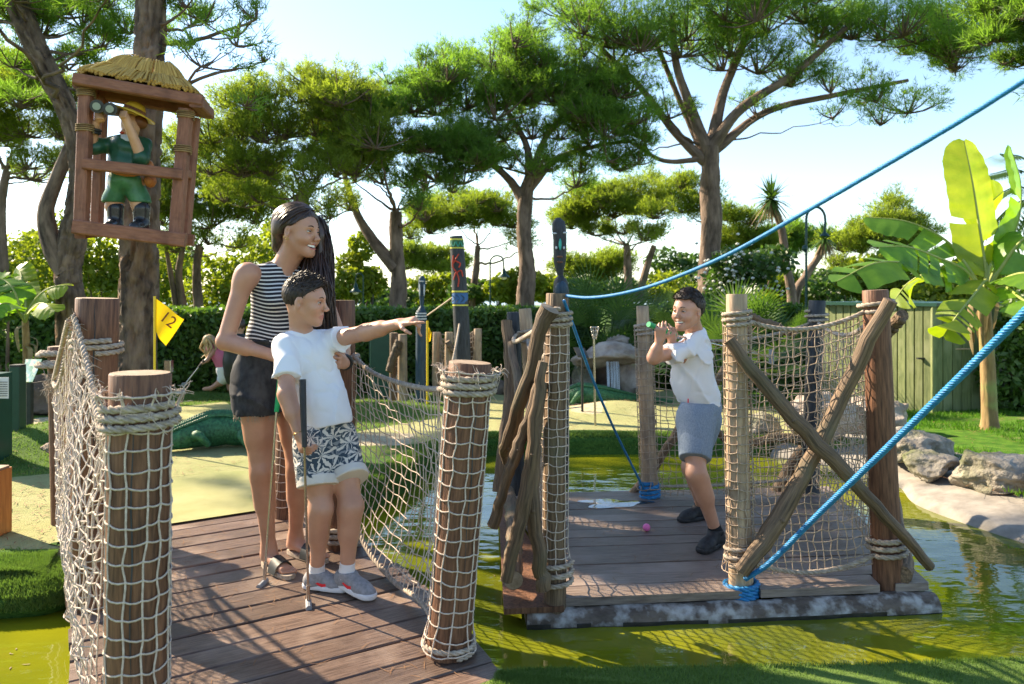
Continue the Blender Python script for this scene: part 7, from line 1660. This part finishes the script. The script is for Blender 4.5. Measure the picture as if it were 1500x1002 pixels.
def leafprint(name,ca,cb,cc):
    m=mat(name,ca,rough=.85,bump=.2,bscale=260,bdist=.001); nt=m.node_tree; N=nt.nodes; L_=nt.links; b=[n for n in N if n.type=='BSDF_PRINCIPLED'][0]; at=N.new('ShaderNodeAttribute'); at.attribute_name='tc'
    # palm-leaf print: in each cell thin blades radiate from a point
    def layer(scale,off,blades,thr):
        mp=N.new('ShaderNodeMapping'); mp.inputs['Scale'].default_value=(scale,)*3; mp.inputs['Location'].default_value=off; L_.new(at.outputs['Vector'],mp.inputs[0])
        sx=N.new('ShaderNodeSeparateXYZ'); L_.new(mp.outputs[0],sx.inputs[0]); cx=N.new('ShaderNodeCombineXYZ'); L_.new(sx.outputs[0],cx.inputs[0]); L_.new(sx.outputs[2],cx.inputs[1])
        nd=N.new('ShaderNodeTexNoise'); nd.inputs['Scale'].default_value=2.2; L_.new(cx.outputs[0],nd.inputs[0]); nm_=N.new('ShaderNodeVectorMath'); nm_.operation='MULTIPLY_ADD'; L_.new(nd.outputs['Color'],nm_.inputs[0]); nm_.inputs[1].default_value=(.45,.45,0); L_.new(cx.outputs[0],nm_.inputs[2]); cx=nm_
        v=N.new('ShaderNodeTexVoronoi'); v.voronoi_dimensions='2D'; v.inputs['Scale'].default_value=1; L_.new(cx.outputs[0],v.inputs['Vector'])
        su=N.new('ShaderNodeVectorMath'); su.operation='SUBTRACT'; L_.new(cx.outputs[0],su.inputs[0]); L_.new(v.outputs['Position'],su.inputs[1])
        s2=N.new('ShaderNodeSeparateXYZ'); L_.new(su.outputs[0],s2.inputs[0]); a=N.new('ShaderNodeMath'); a.operation='ARCTAN2'; L_.new(s2.outputs[1],a.inputs[0]); L_.new(s2.outputs[0],a.inputs[1])
        sc=N.new('ShaderNodeSeparateXYZ'); L_.new(v.outputs['Color'],sc.inputs[0]); ad=N.new('ShaderNodeMath'); ad.operation='MULTIPLY_ADD'; L_.new(sc.outputs[0],ad.inputs[0]); ad.inputs[1].default_value=6.28; L_.new(a.outputs[0],ad.inputs[2])
        mu=N.new('ShaderNodeMath'); mu.operation='MULTIPLY'; mu.inputs[1].default_value=blades; L_.new(ad.outputs[0],mu.inputs[0]); co=N.new('ShaderNodeMath'); co.operation='COSINE'; L_.new(mu.outputs[0],co.inputs[0])
        ha=N.new('ShaderNodeMath'); ha.operation='COSINE'; L_.new(ad.outputs[0],ha.inputs[0]); m1=N.new('ShaderNodeMath'); m1.operation='MULTIPLY_ADD'; L_.new(ha.outputs[0],m1.inputs[0]); m1.inputs[1].default_value=.55; L_.new(co.outputs[0],m1.inputs[2])
        dd=N.new('ShaderNodeMath'); dd.operation='MULTIPLY_ADD'; L_.new(v.outputs['Distance'],dd.inputs[0]); dd.inputs[1].default_value=-1.1; L_.new(m1.outputs[0],dd.inputs[2]); g=N.new('ShaderNodeMath'); g.operation='GREATER_THAN'; g.inputs[1].default_value=thr; L_.new(dd.outputs[0],g.inputs[0]); return g.outputs[0]
    g1=layer(17,(.3,.2,.7),8,-.12); g2=layer(13,(3.3,1.2,5.7),9,.0)
    x=N.new('ShaderNodeMixRGB'); x.inputs[1].default_value=(*ca,1); x.inputs[2].default_value=(*cc,1); L_.new(g2,x.inputs[0]); y=N.new('ShaderNodeMixRGB'); y.inputs[2].default_value=(*cb,1); L_.new(g1,y.inputs[0]); L_.new(x.outputs[0],y.inputs[1]); L_.new(y.outputs[0],b.inputs['Base Color']); return m
D_=S.sel({'pelvis'},.012).ext(S.sel({'legR_up','legL_up'},.010)); kR=A3(P(466,708,3.30)); kL=A3(P(512,700,3.35)); D_.cap(hpR,kR,.082,.074,.03); D_.cap(hpL,kL,.082,.074,.03)
PR=leafprint('leaf_print_cotton',(.035,.060,.085),(.64,.60,.53),(.22,.24,.25))
topc=plane((0,0,P(0,612,3.4).z),(0,0,1))
def two(a,b,ca,cb): # clip each trouser leg by its own cut
    return lambda X,Y,Z: np.where(((X-ca[0])**2+(Y-ca[1])**2)<((X-cb[0])**2+(Y-cb[1])**2),a(X,Y,Z),b(X,Y,Z))
cA=plane(kR,kR-hpR); cB=plane(kL,kL-hpL)
cloth(B1,'leaf_print_shorts',D_,.0050,.0045,22,31,PR,umax(topc,two(cA,cB,kR,kL)),stretch=(1,1,.5))
Cf=Sdf(); dR=(kR-hpR)/np.linalg.norm(kR-hpR); dL=(kL-hpL)/np.linalg.norm(kL-hpL); Cf.cap(kR-dR*.06,kR+dR*.02,.086,.086,.004); Cf2=Sdf(); Cf2.cap(kL-dL*.06,kL+dL*.02,.086,.086,.004)
CU=mat('cream_cuff_cotton',(.60,.56,.49),(.68,.64,.57),8,rough=.85,bump=.3,bscale=200,bdist=.001)
for C_,kk,dd in ((Cf,kR,dR),(Cf2,kL,dL)): cloth(B1,'cuff',C_,.0045,.003,30,7,CU,umax(plane(kk+dd*.012,dd),plane(kk-dd*.030,-dd)))
def shoe(root,an,toe,s,upper,sole,lace=None,logo=None,laces=True,heel_lift=0.0,ankle_r=.040,label=None):
    an,toe=A3(an),A3(toe); d=toe-an; pit=0; d[2]=0; d/=np.linalg.norm(d); y=np.array([-d[1],d[0],0]); R_=np.stack([d,y,[0,0,1]],1)
    U=Sdf(); g0=an.copy(); g0[2]=0; he=an-d*.030*s; z0=toe[2]
    b=lambda x,yy,z: an+d*x*s+y*yy*s+np.array([0,0,z*s-an[2]+z0+heel_lift*max(0,1-(x+.05)/.2)])
    U.cap(b(-.018,0,.045),an+np.array([0,0,.008]),.036*s,ankle_r*s,.02); U.cap(b(-.03,0,.032),b(.10,.0,.030),.032*s,.028*s,.03); U.cap(b(.09,.014,.026),b(.135,.010,.022),.028*s,.024*s,.02); U.cap(b(.09,-.014,.026),b(.125,-.012,.022),.027*s,.023*s,.02); U.cap(b(.03,0,.055),b(.10,0,.034),.026*s,.02*s,.03)
    pl=plane(b(0,0,.012),R_@np.array([-(heel_lift/.2)*1.0,0,-1])); topp=plane(an+np.array([0,0,.006]),(0,0,1))
    V,Q=U.mesh(.004,lambda X,Y,Z,Fd:np.maximum(np.maximum(Fd,pl(X,Y,Z)),topp(X,Y,Z))); mb=MB(); mb.add(V,Q); sh=part('shoe',mb,upper,root,label)
    So=Sdf(); So.cap(b(-.036,0,.014),b(.06,0,.012),.034*s,.034*s,.02); So.cap(b(.06,0,.012),b(.130,.004,.014),.036*s,.036*s,.02); So.cap(b(.10,-.006,.012),b(.125,-.010,.014),.034*s,.030*s,.02)
    n_=R_@np.array([-(heel_lift/.2)*1.0,0,-1]); n_/=np.linalg.norm(n_); p1=plane(b(0,0,.024),-n_); p2=plane(b(0,0,.0),n_)
    V,Q=So.mesh(.004,lambda X,Y,Z,Fd:np.maximum(np.maximum(Fd,p1(X,Y,Z)),p2(X,Y,Z))); mb=MB(); mb.add(V,Q); part('sole',mb,sole,sh)
    if laces:
        mb=MB()
        for k in range(5): x=.035+.016*k; z=.076-.008*k; tube(mb,smooth_path([b(x,-.020,z-.012),b(x+.004,0,z+.006),b(x,.020,z-.012)],7),.0022*s,5)
        part('laces',mb,lace or upper,sh)
    if logo is not None:
        sg=logo; pts=[(.078,.034,.062),(.055,.036,.034),(.035,.037,.031),(.0,.038,.046),(-.030,.036,.060)]
        mb=MB(); q=smooth_path([b(x,sg*yy,z) for x,yy,z in [(.085,.0315,.046),(.058,.0335,.030),(.040,.0345,.029),(.006,.0345,.042),(-.032,.032,.060)]],16); w=np.interp(np.linspace(0,1,16),[0,.25,.5,.75,1],[.0035,.0075,.0075,.004,.0008])*s
        V=[]; 
        for k,(p,ww) in enumerate(zip(q,w)): V+=[p+np.array([0,0,ww])+y*sg*.0022,p-np.array([0,0,ww])+y*sg*.0026]
        mb.add(V,[[2*k,2*k+1,2*k+3,2*k+2] for k in range(15)]); 
        V2=[np.array(v)-y*sg*.006 for v in V]; mb.add(V2,[[2*k,2*k+2,2*k+3,2*k+1] for k in range(15)]); part('swoosh_mark',mb,RED,sh)
    return sh
RED=mat('red_logo',(.75,.02,.03),rough=.5,bump=0); GREYS=mat('grey_mesh_shoe',(.20,.20,.21),(.33,.32,.33),60,rough=.7,bump=.5,bscale=500,bdist=.001); WSOLE=mat('white_sole',(.70,.68,.68),rough=.6,bump=.1); BLK=mat('black_shoe',(.010,.010,.011),(.030,.030,.032),60,rough=.6,bump=.5,bscale=400,bdist=.001); SOCK=mat('white_sock',(.74,.72,.72),rough=.9,bump=.4,bscale=200,bdist=.001); BSOCK=mat('black_sock',(.014,.014,.015),rough=.9,bump=.3)
t1=A3(P(494,852,3.38)); t1[2]=.004; t2=A3(P(551,872,3.26)); t2[2]=.004
shoe(B1,anR,t1,.94,GREYS,WSOLE,WSOLE,-1,label='left grey running shoe in the photo with a red curved mark'); shoe(B1,anL,t2,.98,GREYS,WSOLE,WSOLE,-1,heel_lift=.020,label='right grey running shoe in the photo with a red curved mark')
for a,k in ((anR,knR),(anL,knL)):
    mb=MB(); d_=(k-a)/np.linalg.norm(k-a); tube(mb,smooth_path([a-d_*.02,a+d_*.01,a+d_*.045],6),[.040,.038,.036,.034,.033,.033],14); part('sock',mb,SOCK,B1)
mb=MB(); tube(mb,coil(wrR+(elR-wrR)*.02,wrR+(elR-wrR)*.04,.0225,1.1),.0022,5); part('bracelet',mb,GOLD,B1)
putter('putter with black grip planted upright in the hand of the pointing boy',P(443,556,3.17),P(446,655,3.12),G(452,886)+Vector((0,0,.006)),M['kgrip'],(.1,-.35,0),0,.05)

# ---------------------------------------------------------------- the boy on the raft
B2=thing('person','smiling boy in white t-shirt and grey blue shorts standing on the raft','person',(P(1030,780,4.2).x,4.2,ZR))
d2=4.25; S=Sdf(); hc=A3(P(1008,456,4.17)); hR=basis((-.77,-.64,-.04),(.08,0,1)); hs=.87; L=head(S,hc,hR,hs,1)
nb=A3(P(1018,487,4.25)); S.cap(L(-.03,0,-.05),nb,.044,.047,.03,'neck')
shR=A3(P(1002,512,4.12)); shL=A3(P(1020,506,4.36)); ax=shL-shR; ax/=np.linalg.norm(ax); tf=np.array([-.93,-.3,0]); tf=tf-ax*(tf@ax); tf[2]=0; tf/=np.linalg.norm(tf); Rt=np.stack([tf,np.cross([0,0,1],tf),[0,0,1]],1)
ch=A3(P(1014,528,4.26)); wa=A3(P(1020,570,4.26)); pe=A3(P(1026,606,4.27))
S.ell(ch,(.078,.112,.10),Rt,.03,'torso'); S.ell(ch-[0,0,.08],(.078,.100,.10),Rt,.03,'torso'); S.ell(wa,(.082,.098,.10),Rt,.04,'torso'); S.ell(pe,(.080,.096,.09),Rt,.04,'pelvis')
S.cap(shR,nb-[0,0,.015],.036,.038,.03,'torso'); S.cap(shL,nb-[0,0,.015],.036,.038,.03,'torso')
elR=A3(P(958,524,4.00)); wrR=A3(P(966,500,3.98)); elL=A3(P(972,520,4.22)); wrL=A3(P(984,503,4.10))
arm(S,shR,elR,wrR,1,(.038,.032,.030,.021),'armR'); arm(S,shL,elL,wrL,1,(.036,.031,.029,.021),'armL')
clubd=A3(P(1062,499,4.25))-A3(P(955,468,3.95)); clubd/=np.linalg.norm(clubd)
hand(S,wrR,A3(P(968,476,3.96))-wrR,(-.15,-.9,.2),-1,.80,(.75,.85,.9,.95),thumb=(.6,.5),spread=.0,g='armR_lo'); hand(S,wrL,A3(P(983,480,4.03))-wrL,(.2,-.9,.2),-1,.76,(.75,.85,.9,.95),thumb=(.6,.5),spread=.0,g='armL_lo')
hpR=A3(P(1016,612,4.20)); knR=A3(P(1020,693,4.06)); anR=A3(P(1048,777,4.12)); hpL=A3(P(1032,612,4.36)); knL=A3(P(1012,684,4.42)); anL=A3(P(1027,741,4.62))
leg(S,hpR,knR,anR,1,(.076,.048,.046,.030),(.8,.2,0),'legR'); leg(S,hpL,knL,anL,1,(.074,.047,.045,.029),(.8,.2,0),'legL')
V,Q=S.mesh(.0045); body_part(B2,'body',V,Q,[SK3,LIPB],None,None,lipfn(hc,hR,hs)); head_extras(B2,L,hR,hs,(.05,.03,.015),1,SK3,(.03,.018,.012),.45,False,(-.05,0))
rg=np.random.default_rng(5)
short_hair(B2,hc,hR,hs,lambda x,y,z: np.maximum(np.minimum(x-.018-np.maximum(0,z-.045)*1.0, .078-z), -(z+.045)+np.clip(x+.05,0,.07)*1.25),rg,.022,.009,fringe=lambda y:(.096-abs(y)*.35,y*1.05,.050+.25*abs(y-.01)),sweep=(1,.2,.1))
T_=S.sel({'torso'},.012); T_.cap(ch,wa-[0,0,.03],.088,.090,.05); T_.cap(shR,shR+(elR-shR)*.55,.052,.060,.02,fl=True); T_.cap(shL,shL+(elL-shL)*.5,.048,.054,.02,fl=True); T_.cap(wa-[0,0,.01],pe-[0,0,.01],.092,.099,.03,fl=True)
zb_=P(0,592,4.25).z
cloth(B2,'t_shirt',T_,.0050,.0060,24,23,WH,umax(lambda X,Y,Z: zb_+.35*(X-wa[0])*-.25-Z,plane(nb+[0,0,.012],(-.35,0,1))),stretch=(1,1,.6))
mb=MB(); box(mb,A3(P(1008,587,4.135)),(.006,.002,.022)); part('shirt_tag',mb,RED,B2)
DB=mat('grey_blue_denim',(.16,.21,.28),(.27,.33,.41),190,(1,1,.5),.85,.6,220,.0015)
D_=S.sel({'pelvis'},.012).ext(S.sel({'legR_up','legL_up'},.010)); kR=A3(P(1014,672,4.08)); kL=A3(P(1018,664,4.36)); D_.cap(hpR,kR,.078,.068,.03); D_.cap(hpL,kL,.076,.066,.03); D_.ell(pe+[0,0,.04],(.088,.104,.06),Rt,.04)
cloth(B2,'denim_shorts',D_,.0050,.0050,22,33,DB,umax(plane((0,0,P(0,588,4.25).z),(0,0,1)),two(plane(kR,kR-hpR),plane(kL,kL-hpL),kR,kL)),stretch=(1,1,.5))
t1=A3(P(1018,800,3.96)); t1[2]=ZR+.004; t2=A3(P(996,757,4.56)); t2[2]=ZR+.004
shoe(B2,anR,t1,1.0,BLK,BLK,M['black'],label='nearer black running shoe'); shoe(B2,anL,t2,.98,BLK,BLK,M['black'],label='farther black running shoe')
for a,k in ((anR,knR),(anL,knL)):
    mb=MB(); d_=(k-a)/np.linalg.norm(k-a); tube(mb,smooth_path([a-d_*.02,a+d_*.005,a+d_*.028],6),[.041,.039,.037,.035,.034,.034],14); part('sock',mb,BSOCK,B2)
t=thing('putter','putter with green grip held level over the shoulder of the boy on the raft','golf putter',tuple(P(1100,512,4.45)),'golf putters')
g0=A3(P(950,475,3.96)); g1=A3(P(990,491,4.10)); e1=A3(P(1130,524,4.95)); mb=MB(); tube(mb,[g0,g1],[.0145,.012],10); part('grip',mb,M['ggrip'],t); mb=MB(); tube(mb,[g1,e1],.0055,8); part('shaft',mb,M['steel'],t); mb=MB(); beam(mb,e1+np.array([0,0,-.04]),e1+np.array([0,0,.05]),.024,.03,bev=.3); part('head',mb,GREYM,t)

# ---------------------------------------------------------------- two players far behind on the left
db=12.0; zf=ht(P(330,570,db).x,db)
def zp(px,py,dd=0): return A3(P(px-9,py,db+dd))
q=thing('person','blonde player in a pink top and white shorts bending over a club far behind','person',(P(322,570,db).x,db,zf)); S=Sdf()
S.ell(zp(317,501),(.085,.080,.11),None,.02,'head'); S.cap(zp(320,510),zp(338,528),.09,.12,.05,'torso'); S.cap(zp(336,526),zp(342,542),.12,.14,.05,'torso'); S.cap(zp(342,545),zp(332,560),.08,.06,.03,'leg'); S.cap(zp(332,560),zp(318,569),.05,.035,.03,'leg'); S.cap(zp(343,545,.2),zp(345,570,.2),.075,.035,.03,'leg'); S.cap(zp(322,513,-.1),zp(312,528,-.15),.035,.03,.02,'arm'); S.cap(zp(312,528,-.15),zp(305,532,-.2),.03,.025,.02,'arm')
S.cap(zp(318,569),zp(308,570),.035,.03,.02,'foot')
def fullbody(root,S,skin_,fixz,h=.014): V,Q=S.mesh(h,pad=.05); V[:,2]=np.maximum(V[:,2],fixz); body_part(root,'body',V,Q,skin_)
fullbody(q,S,SK2,zf)
PK=mat('pink_top',(.62,.16,.24),rough=.8,bump=0); BL=mat('blonde_hair',(.38,.25,.11),(.55,.40,.20),20,rough=.5,bump=.2)
Tp=S.sel({'torso'},.012); V,Q=Tp.mesh(.014,lambda X,Y,Z,Fd:np.maximum(Fd,P(0,538,db).z-Z+0*X+0*Y),pad=.05); body_part(q,'pink_top',V,Q,PK); Sh=Sdf(); Sh.cap(zp(341,541),zp(343,547),.155,.15,.02); Sh.cap(zp(342,545),zp(336,555),.10,.09,.03); V,Q=Sh.mesh(.014,pad=.05); body_part(q,'white_shorts',V,Q,WH)
mb=MB(); rg=np.random.default_rng(2); blob(mb,zp(315,499),(.10,.10,.10),2)
for k in range(50): a=zp(316+rg.normal(0,4),497+rg.normal(0,2),rg.normal(0,.06)); tube(mb,smooth_path([a,a+np.array([.02+rg.normal(0,.05),0,-.15]),a+np.array([rg.normal(0,.06),0,-.28])],5),[.02,.02,.015,.01,.004],4,False)
part('hair',mb,BL,q)
t=thing('putter','thin putter held by the bending blonde player in the background','golf putter',tuple(zp(280,563,-.2)),'golf putters'); mb=MB(); tube(mb,[zp(305,532,-.2),zp(281,562,-.2)],.012,6); part('shaft',mb,M['steel'],t); mb=MB(); tube(mb,[zp(308,528,-.2),zp(300,538,-.2)],.018,6); part('grip',mb,M['kgrip'],t); mb=MB(); beam(mb,zp(283,562,-.2),zp(276,563,-.2),.04); part('head',mb,GREYM,t)
q=thing('person','player dressed in black standing beside the blonde one','person',(P(344,575,db-.4).x,db-.4,zf)); S=Sdf(); zq=lambda px,py,dd=0: A3(P(px,py,db-.4+dd))
S.ell(zq(349,478),(.10,.09,.12),None,.02,'head'); S.cap(zq(348,486),zq(346,494),.06,.06,.03,'neck'); S.cap(zq(346,503),zq(345,530),.16,.15,.06,'torso'); S.cap(zq(345,530),zq(344,545),.15,.14,.06,'torso'); S.cap(zq(339,545),zq(341,572),.085,.04,.03,'leg'); S.cap(zq(349,545),zq(347,573),.085,.04,.03,'leg'); S.cap(zq(334,500),zq(333,530),.05,.04,.03,'arm'); S.cap(zq(360,500),zq(361,530),.05,.04,.03,'arm')
fullbody(q,S,SK2,zf); Tp=S.sel({'torso'},.015); Tp.cap(zq(340,545),zq(340,556),.10,.09,.03); Tp.cap(zq(349,545),zq(349,556),.10,.09,.03); V,Q=Tp.mesh(.014,pad=.05); body_part(q,'black_clothes',V,Q,M['black']); mb=MB(); blob(mb,zq(349,476),(.11,.10,.12),2); part('hair',mb,HAIRM,q)

# ---------------------------------------------------------------- the painted explorer figure in the cage
ds=6.48; q=thing('explorer_figure','painted explorer statue in green with yellow hat looking through binoculars','statue',tuple(P(188,335,ds))); zs=lambda px,py,dd=0: A3(P(188+(px-193)*1.07,333+(py-331)*.99,ds+dd))
S=Sdf(); S.ell(zs(196,180),(.075,.072,.095),None,.02,'head'); S.ell(zs(187,190,-.06),(.03,.025,.02),None,.02,'head'); S.cap(zs(196,190),zs(194,203),.05,.055,.03,'neck')
S.ell(zs(192,215),(.125,.10,.12),None,.04,'torso'); S.ell(zs(190,240),(.135,.115,.11),None,.04,'torso'); S.ell(zs(190,262),(.13,.11,.09),None,.04,'pelvis')
S.cap(zs(213,210),zs(211,228,-.10),.055,.048,.03,'arm'); S.cap(zs(211,228,-.10),zs(190,172,-.20),.046,.032,.02,'arml'); S.ell(zs(187,166,-.21),(.035,.035,.042),None,.02,'arml'); S.cap(zs(170,208),zs(142,212,-.12),.05,.045,.03,'arm'); S.cap(zs(142,212,-.12),zs(148,178,-.18),.044,.034,.02,'arml'); S.ell(zs(155,170,-.2),(.04,.035,.035),None,.02,'arml')
for k in range(4): S.cap(zs(183+k*2.6,160,-.235),zs(181+k*2.6,168,-.25),.009,.009,.006,'arml'); S.cap(zs(148+k*3,162,-.22),zs(150+k*3,170,-.24),.009,.009,.006,'arml')
for x,y0 in ((172,262),(208,262)): S.cap(zs(x*.5+95,y0),zs(x,300),.085,.062,.04,'leg'); S.cap(zs(x,300),zs(x+2,322),.052,.05,.02,'leg')
V,Q=S.mesh(.007,pad=.03); SKS=mat('painted_figure_skin',(.50,.26,.13),(.60,.34,.19),14,rough=.4,bump=.2); body_part(q,'body',V,Q,SKS)
GS=mat('painted_green_shirt',(.012,.060,.030),(.025,.10,.05),12,rough=.4,bump=.3,bscale=20,bdist=.01); GP=mat('painted_green_shorts',(.025,.12,.045),(.06,.20,.085),12,rough=.4,bump=.3,bscale=20,bdist=.01)
U=S.sel({'torso'},.018).ext(S.sel({'arm'},.016)); V,Q=U.mesh(.008,lambda X,Y,Z,Fd:np.maximum(np.maximum(Fd+.006*noise3(X,Y,Z,40,5),P(0,250,ds).z-Z+0*X+0*Y),Z-P(0,199,ds).z+0*X+0*Y),pad=.03); body_part(q,'shirt',V,Q,GS)
U=S.sel({'pelvis'},.02); U.cap(zs(180,268),zs(172,292),.085,.080,.02); U.cap(zs(200,268),zs(209,294),.085,.080,.02); V,Q=U.mesh(.008,lambda X,Y,Z,Fd:np.maximum(np.maximum(Fd+.008*noise3(X,Y,Z*.5,36,6),P(0,297,ds).z-Z+0*X+0*Y),Z-P(0,250,ds).z+0*X+0*Y),pad=.03); body_part(q,'shorts',V,Q,GP)
mb=MB(); 
for x in (172,208):
    s_=ds/F; c=zs(x+2,318)
    B_=Sdf(); B_.cap(zs(x+3,303),zs(x+3,325),.068,.058,.02); B_.cap(zs(x+3,328),zs(x-6,331,-.13),.055,.048,.03); V,Q=B_.mesh(.008,pad=.03); body_part(q,'boot',V,Q,mat('shiny_black_boot_%d'%x,(.010,.012,.014),(.03,.032,.035),10,rough=.25,bump=.2))
HAT=mat('painted_yellow_hat',(.62,.40,.03),(.74,.52,.06),14,rough=.45,bump=.4,bscale=30,bdist=.008); mb=MB(); Rh=np.array(Matrix.Rotation(radians(20),3,'Y'))@np.array(Matrix.Rotation(radians(-6),3,'X')); lathe(mb,zs(200,163),[(.175,-.012),(.178,-.004),(.10,.012),(.085,.02),(.080,.055),(.06,.085),(.025,.10),(.001,.102)],24,0,Rh); part('hat',mb,HAT,q); mb=MB(); lathe(mb,zs(200,163),[(.089,.018),(.088,.040),(.084,.042)],24,0,Rh); part('hat_band',mb,M['brownp'],q)
BN=mat('black_binoculars',(.010,.016,.016),(.022,.030,.030),20,rough=.3,bump=.1)
mb=MB()
for x,y in ((150,152),(168,156)): tube(mb,[zs(x+14,y+5,-.10),zs(x+4,y+2,-.24),zs(x,y,-.34)],[.034,.044,.052],14)
tube(mb,[zs(160,157,-.2),zs(176,160,-.2)],.02,8); part('binoculars_body',mb,BN,q)
for x,y in ((150,152),(168,156)): mb=MB(); a=zs(x-.2,y,-.345); tube(mb,[a,a+(zs(x-.7,y-.1,-.36)-a)],.030,14); part('lens',mb,mat('lens_%d'%x,(.30,.33,.27),rough=.1,bump=0),q)
mb=MB(); tube(mb,coil(zs(145,192,-.17),zs(147,184,-.17),.046,2),.012,6); part('watch_strap',mb,M['black'],q)
mb=MB(); tube(mb,smooth_path([zs(165,243,-.08),zs(180,250,-.13),zs(200,252,-.13),zs(222,246,-.05)],12),.022,8); part('belt',mb,M['orange'],q); mb=MB(); blob(mb,zs(223,262,.0),(.05,.05,.06),2); blob(mb,zs(222,240,.0),(.035,.035,.045),2); part('pouch',mb,M['orange'],q)
mb=MB(); 
for k in range(14): tube(mb,smooth_path([zs(184+k*.8,195,-.075),zs(184+k*.8,201,-.095),zs(186+k*.5,206,-.085)],4),[.012,.012,.008,.003],5,False)
part('beard',mb,M['wpaint'],q); mb=MB(); blob(mb,zs(184,191,-.085),(.022,.015,.010),2); part('mouth',mb,M['red'],q)
mb=MB(); blob(mb,zs(208,176,.03),(.07,.07,.06),2); part('hair',mb,mat('auburn_hair',(.16,.06,.02),rough=.5),q)
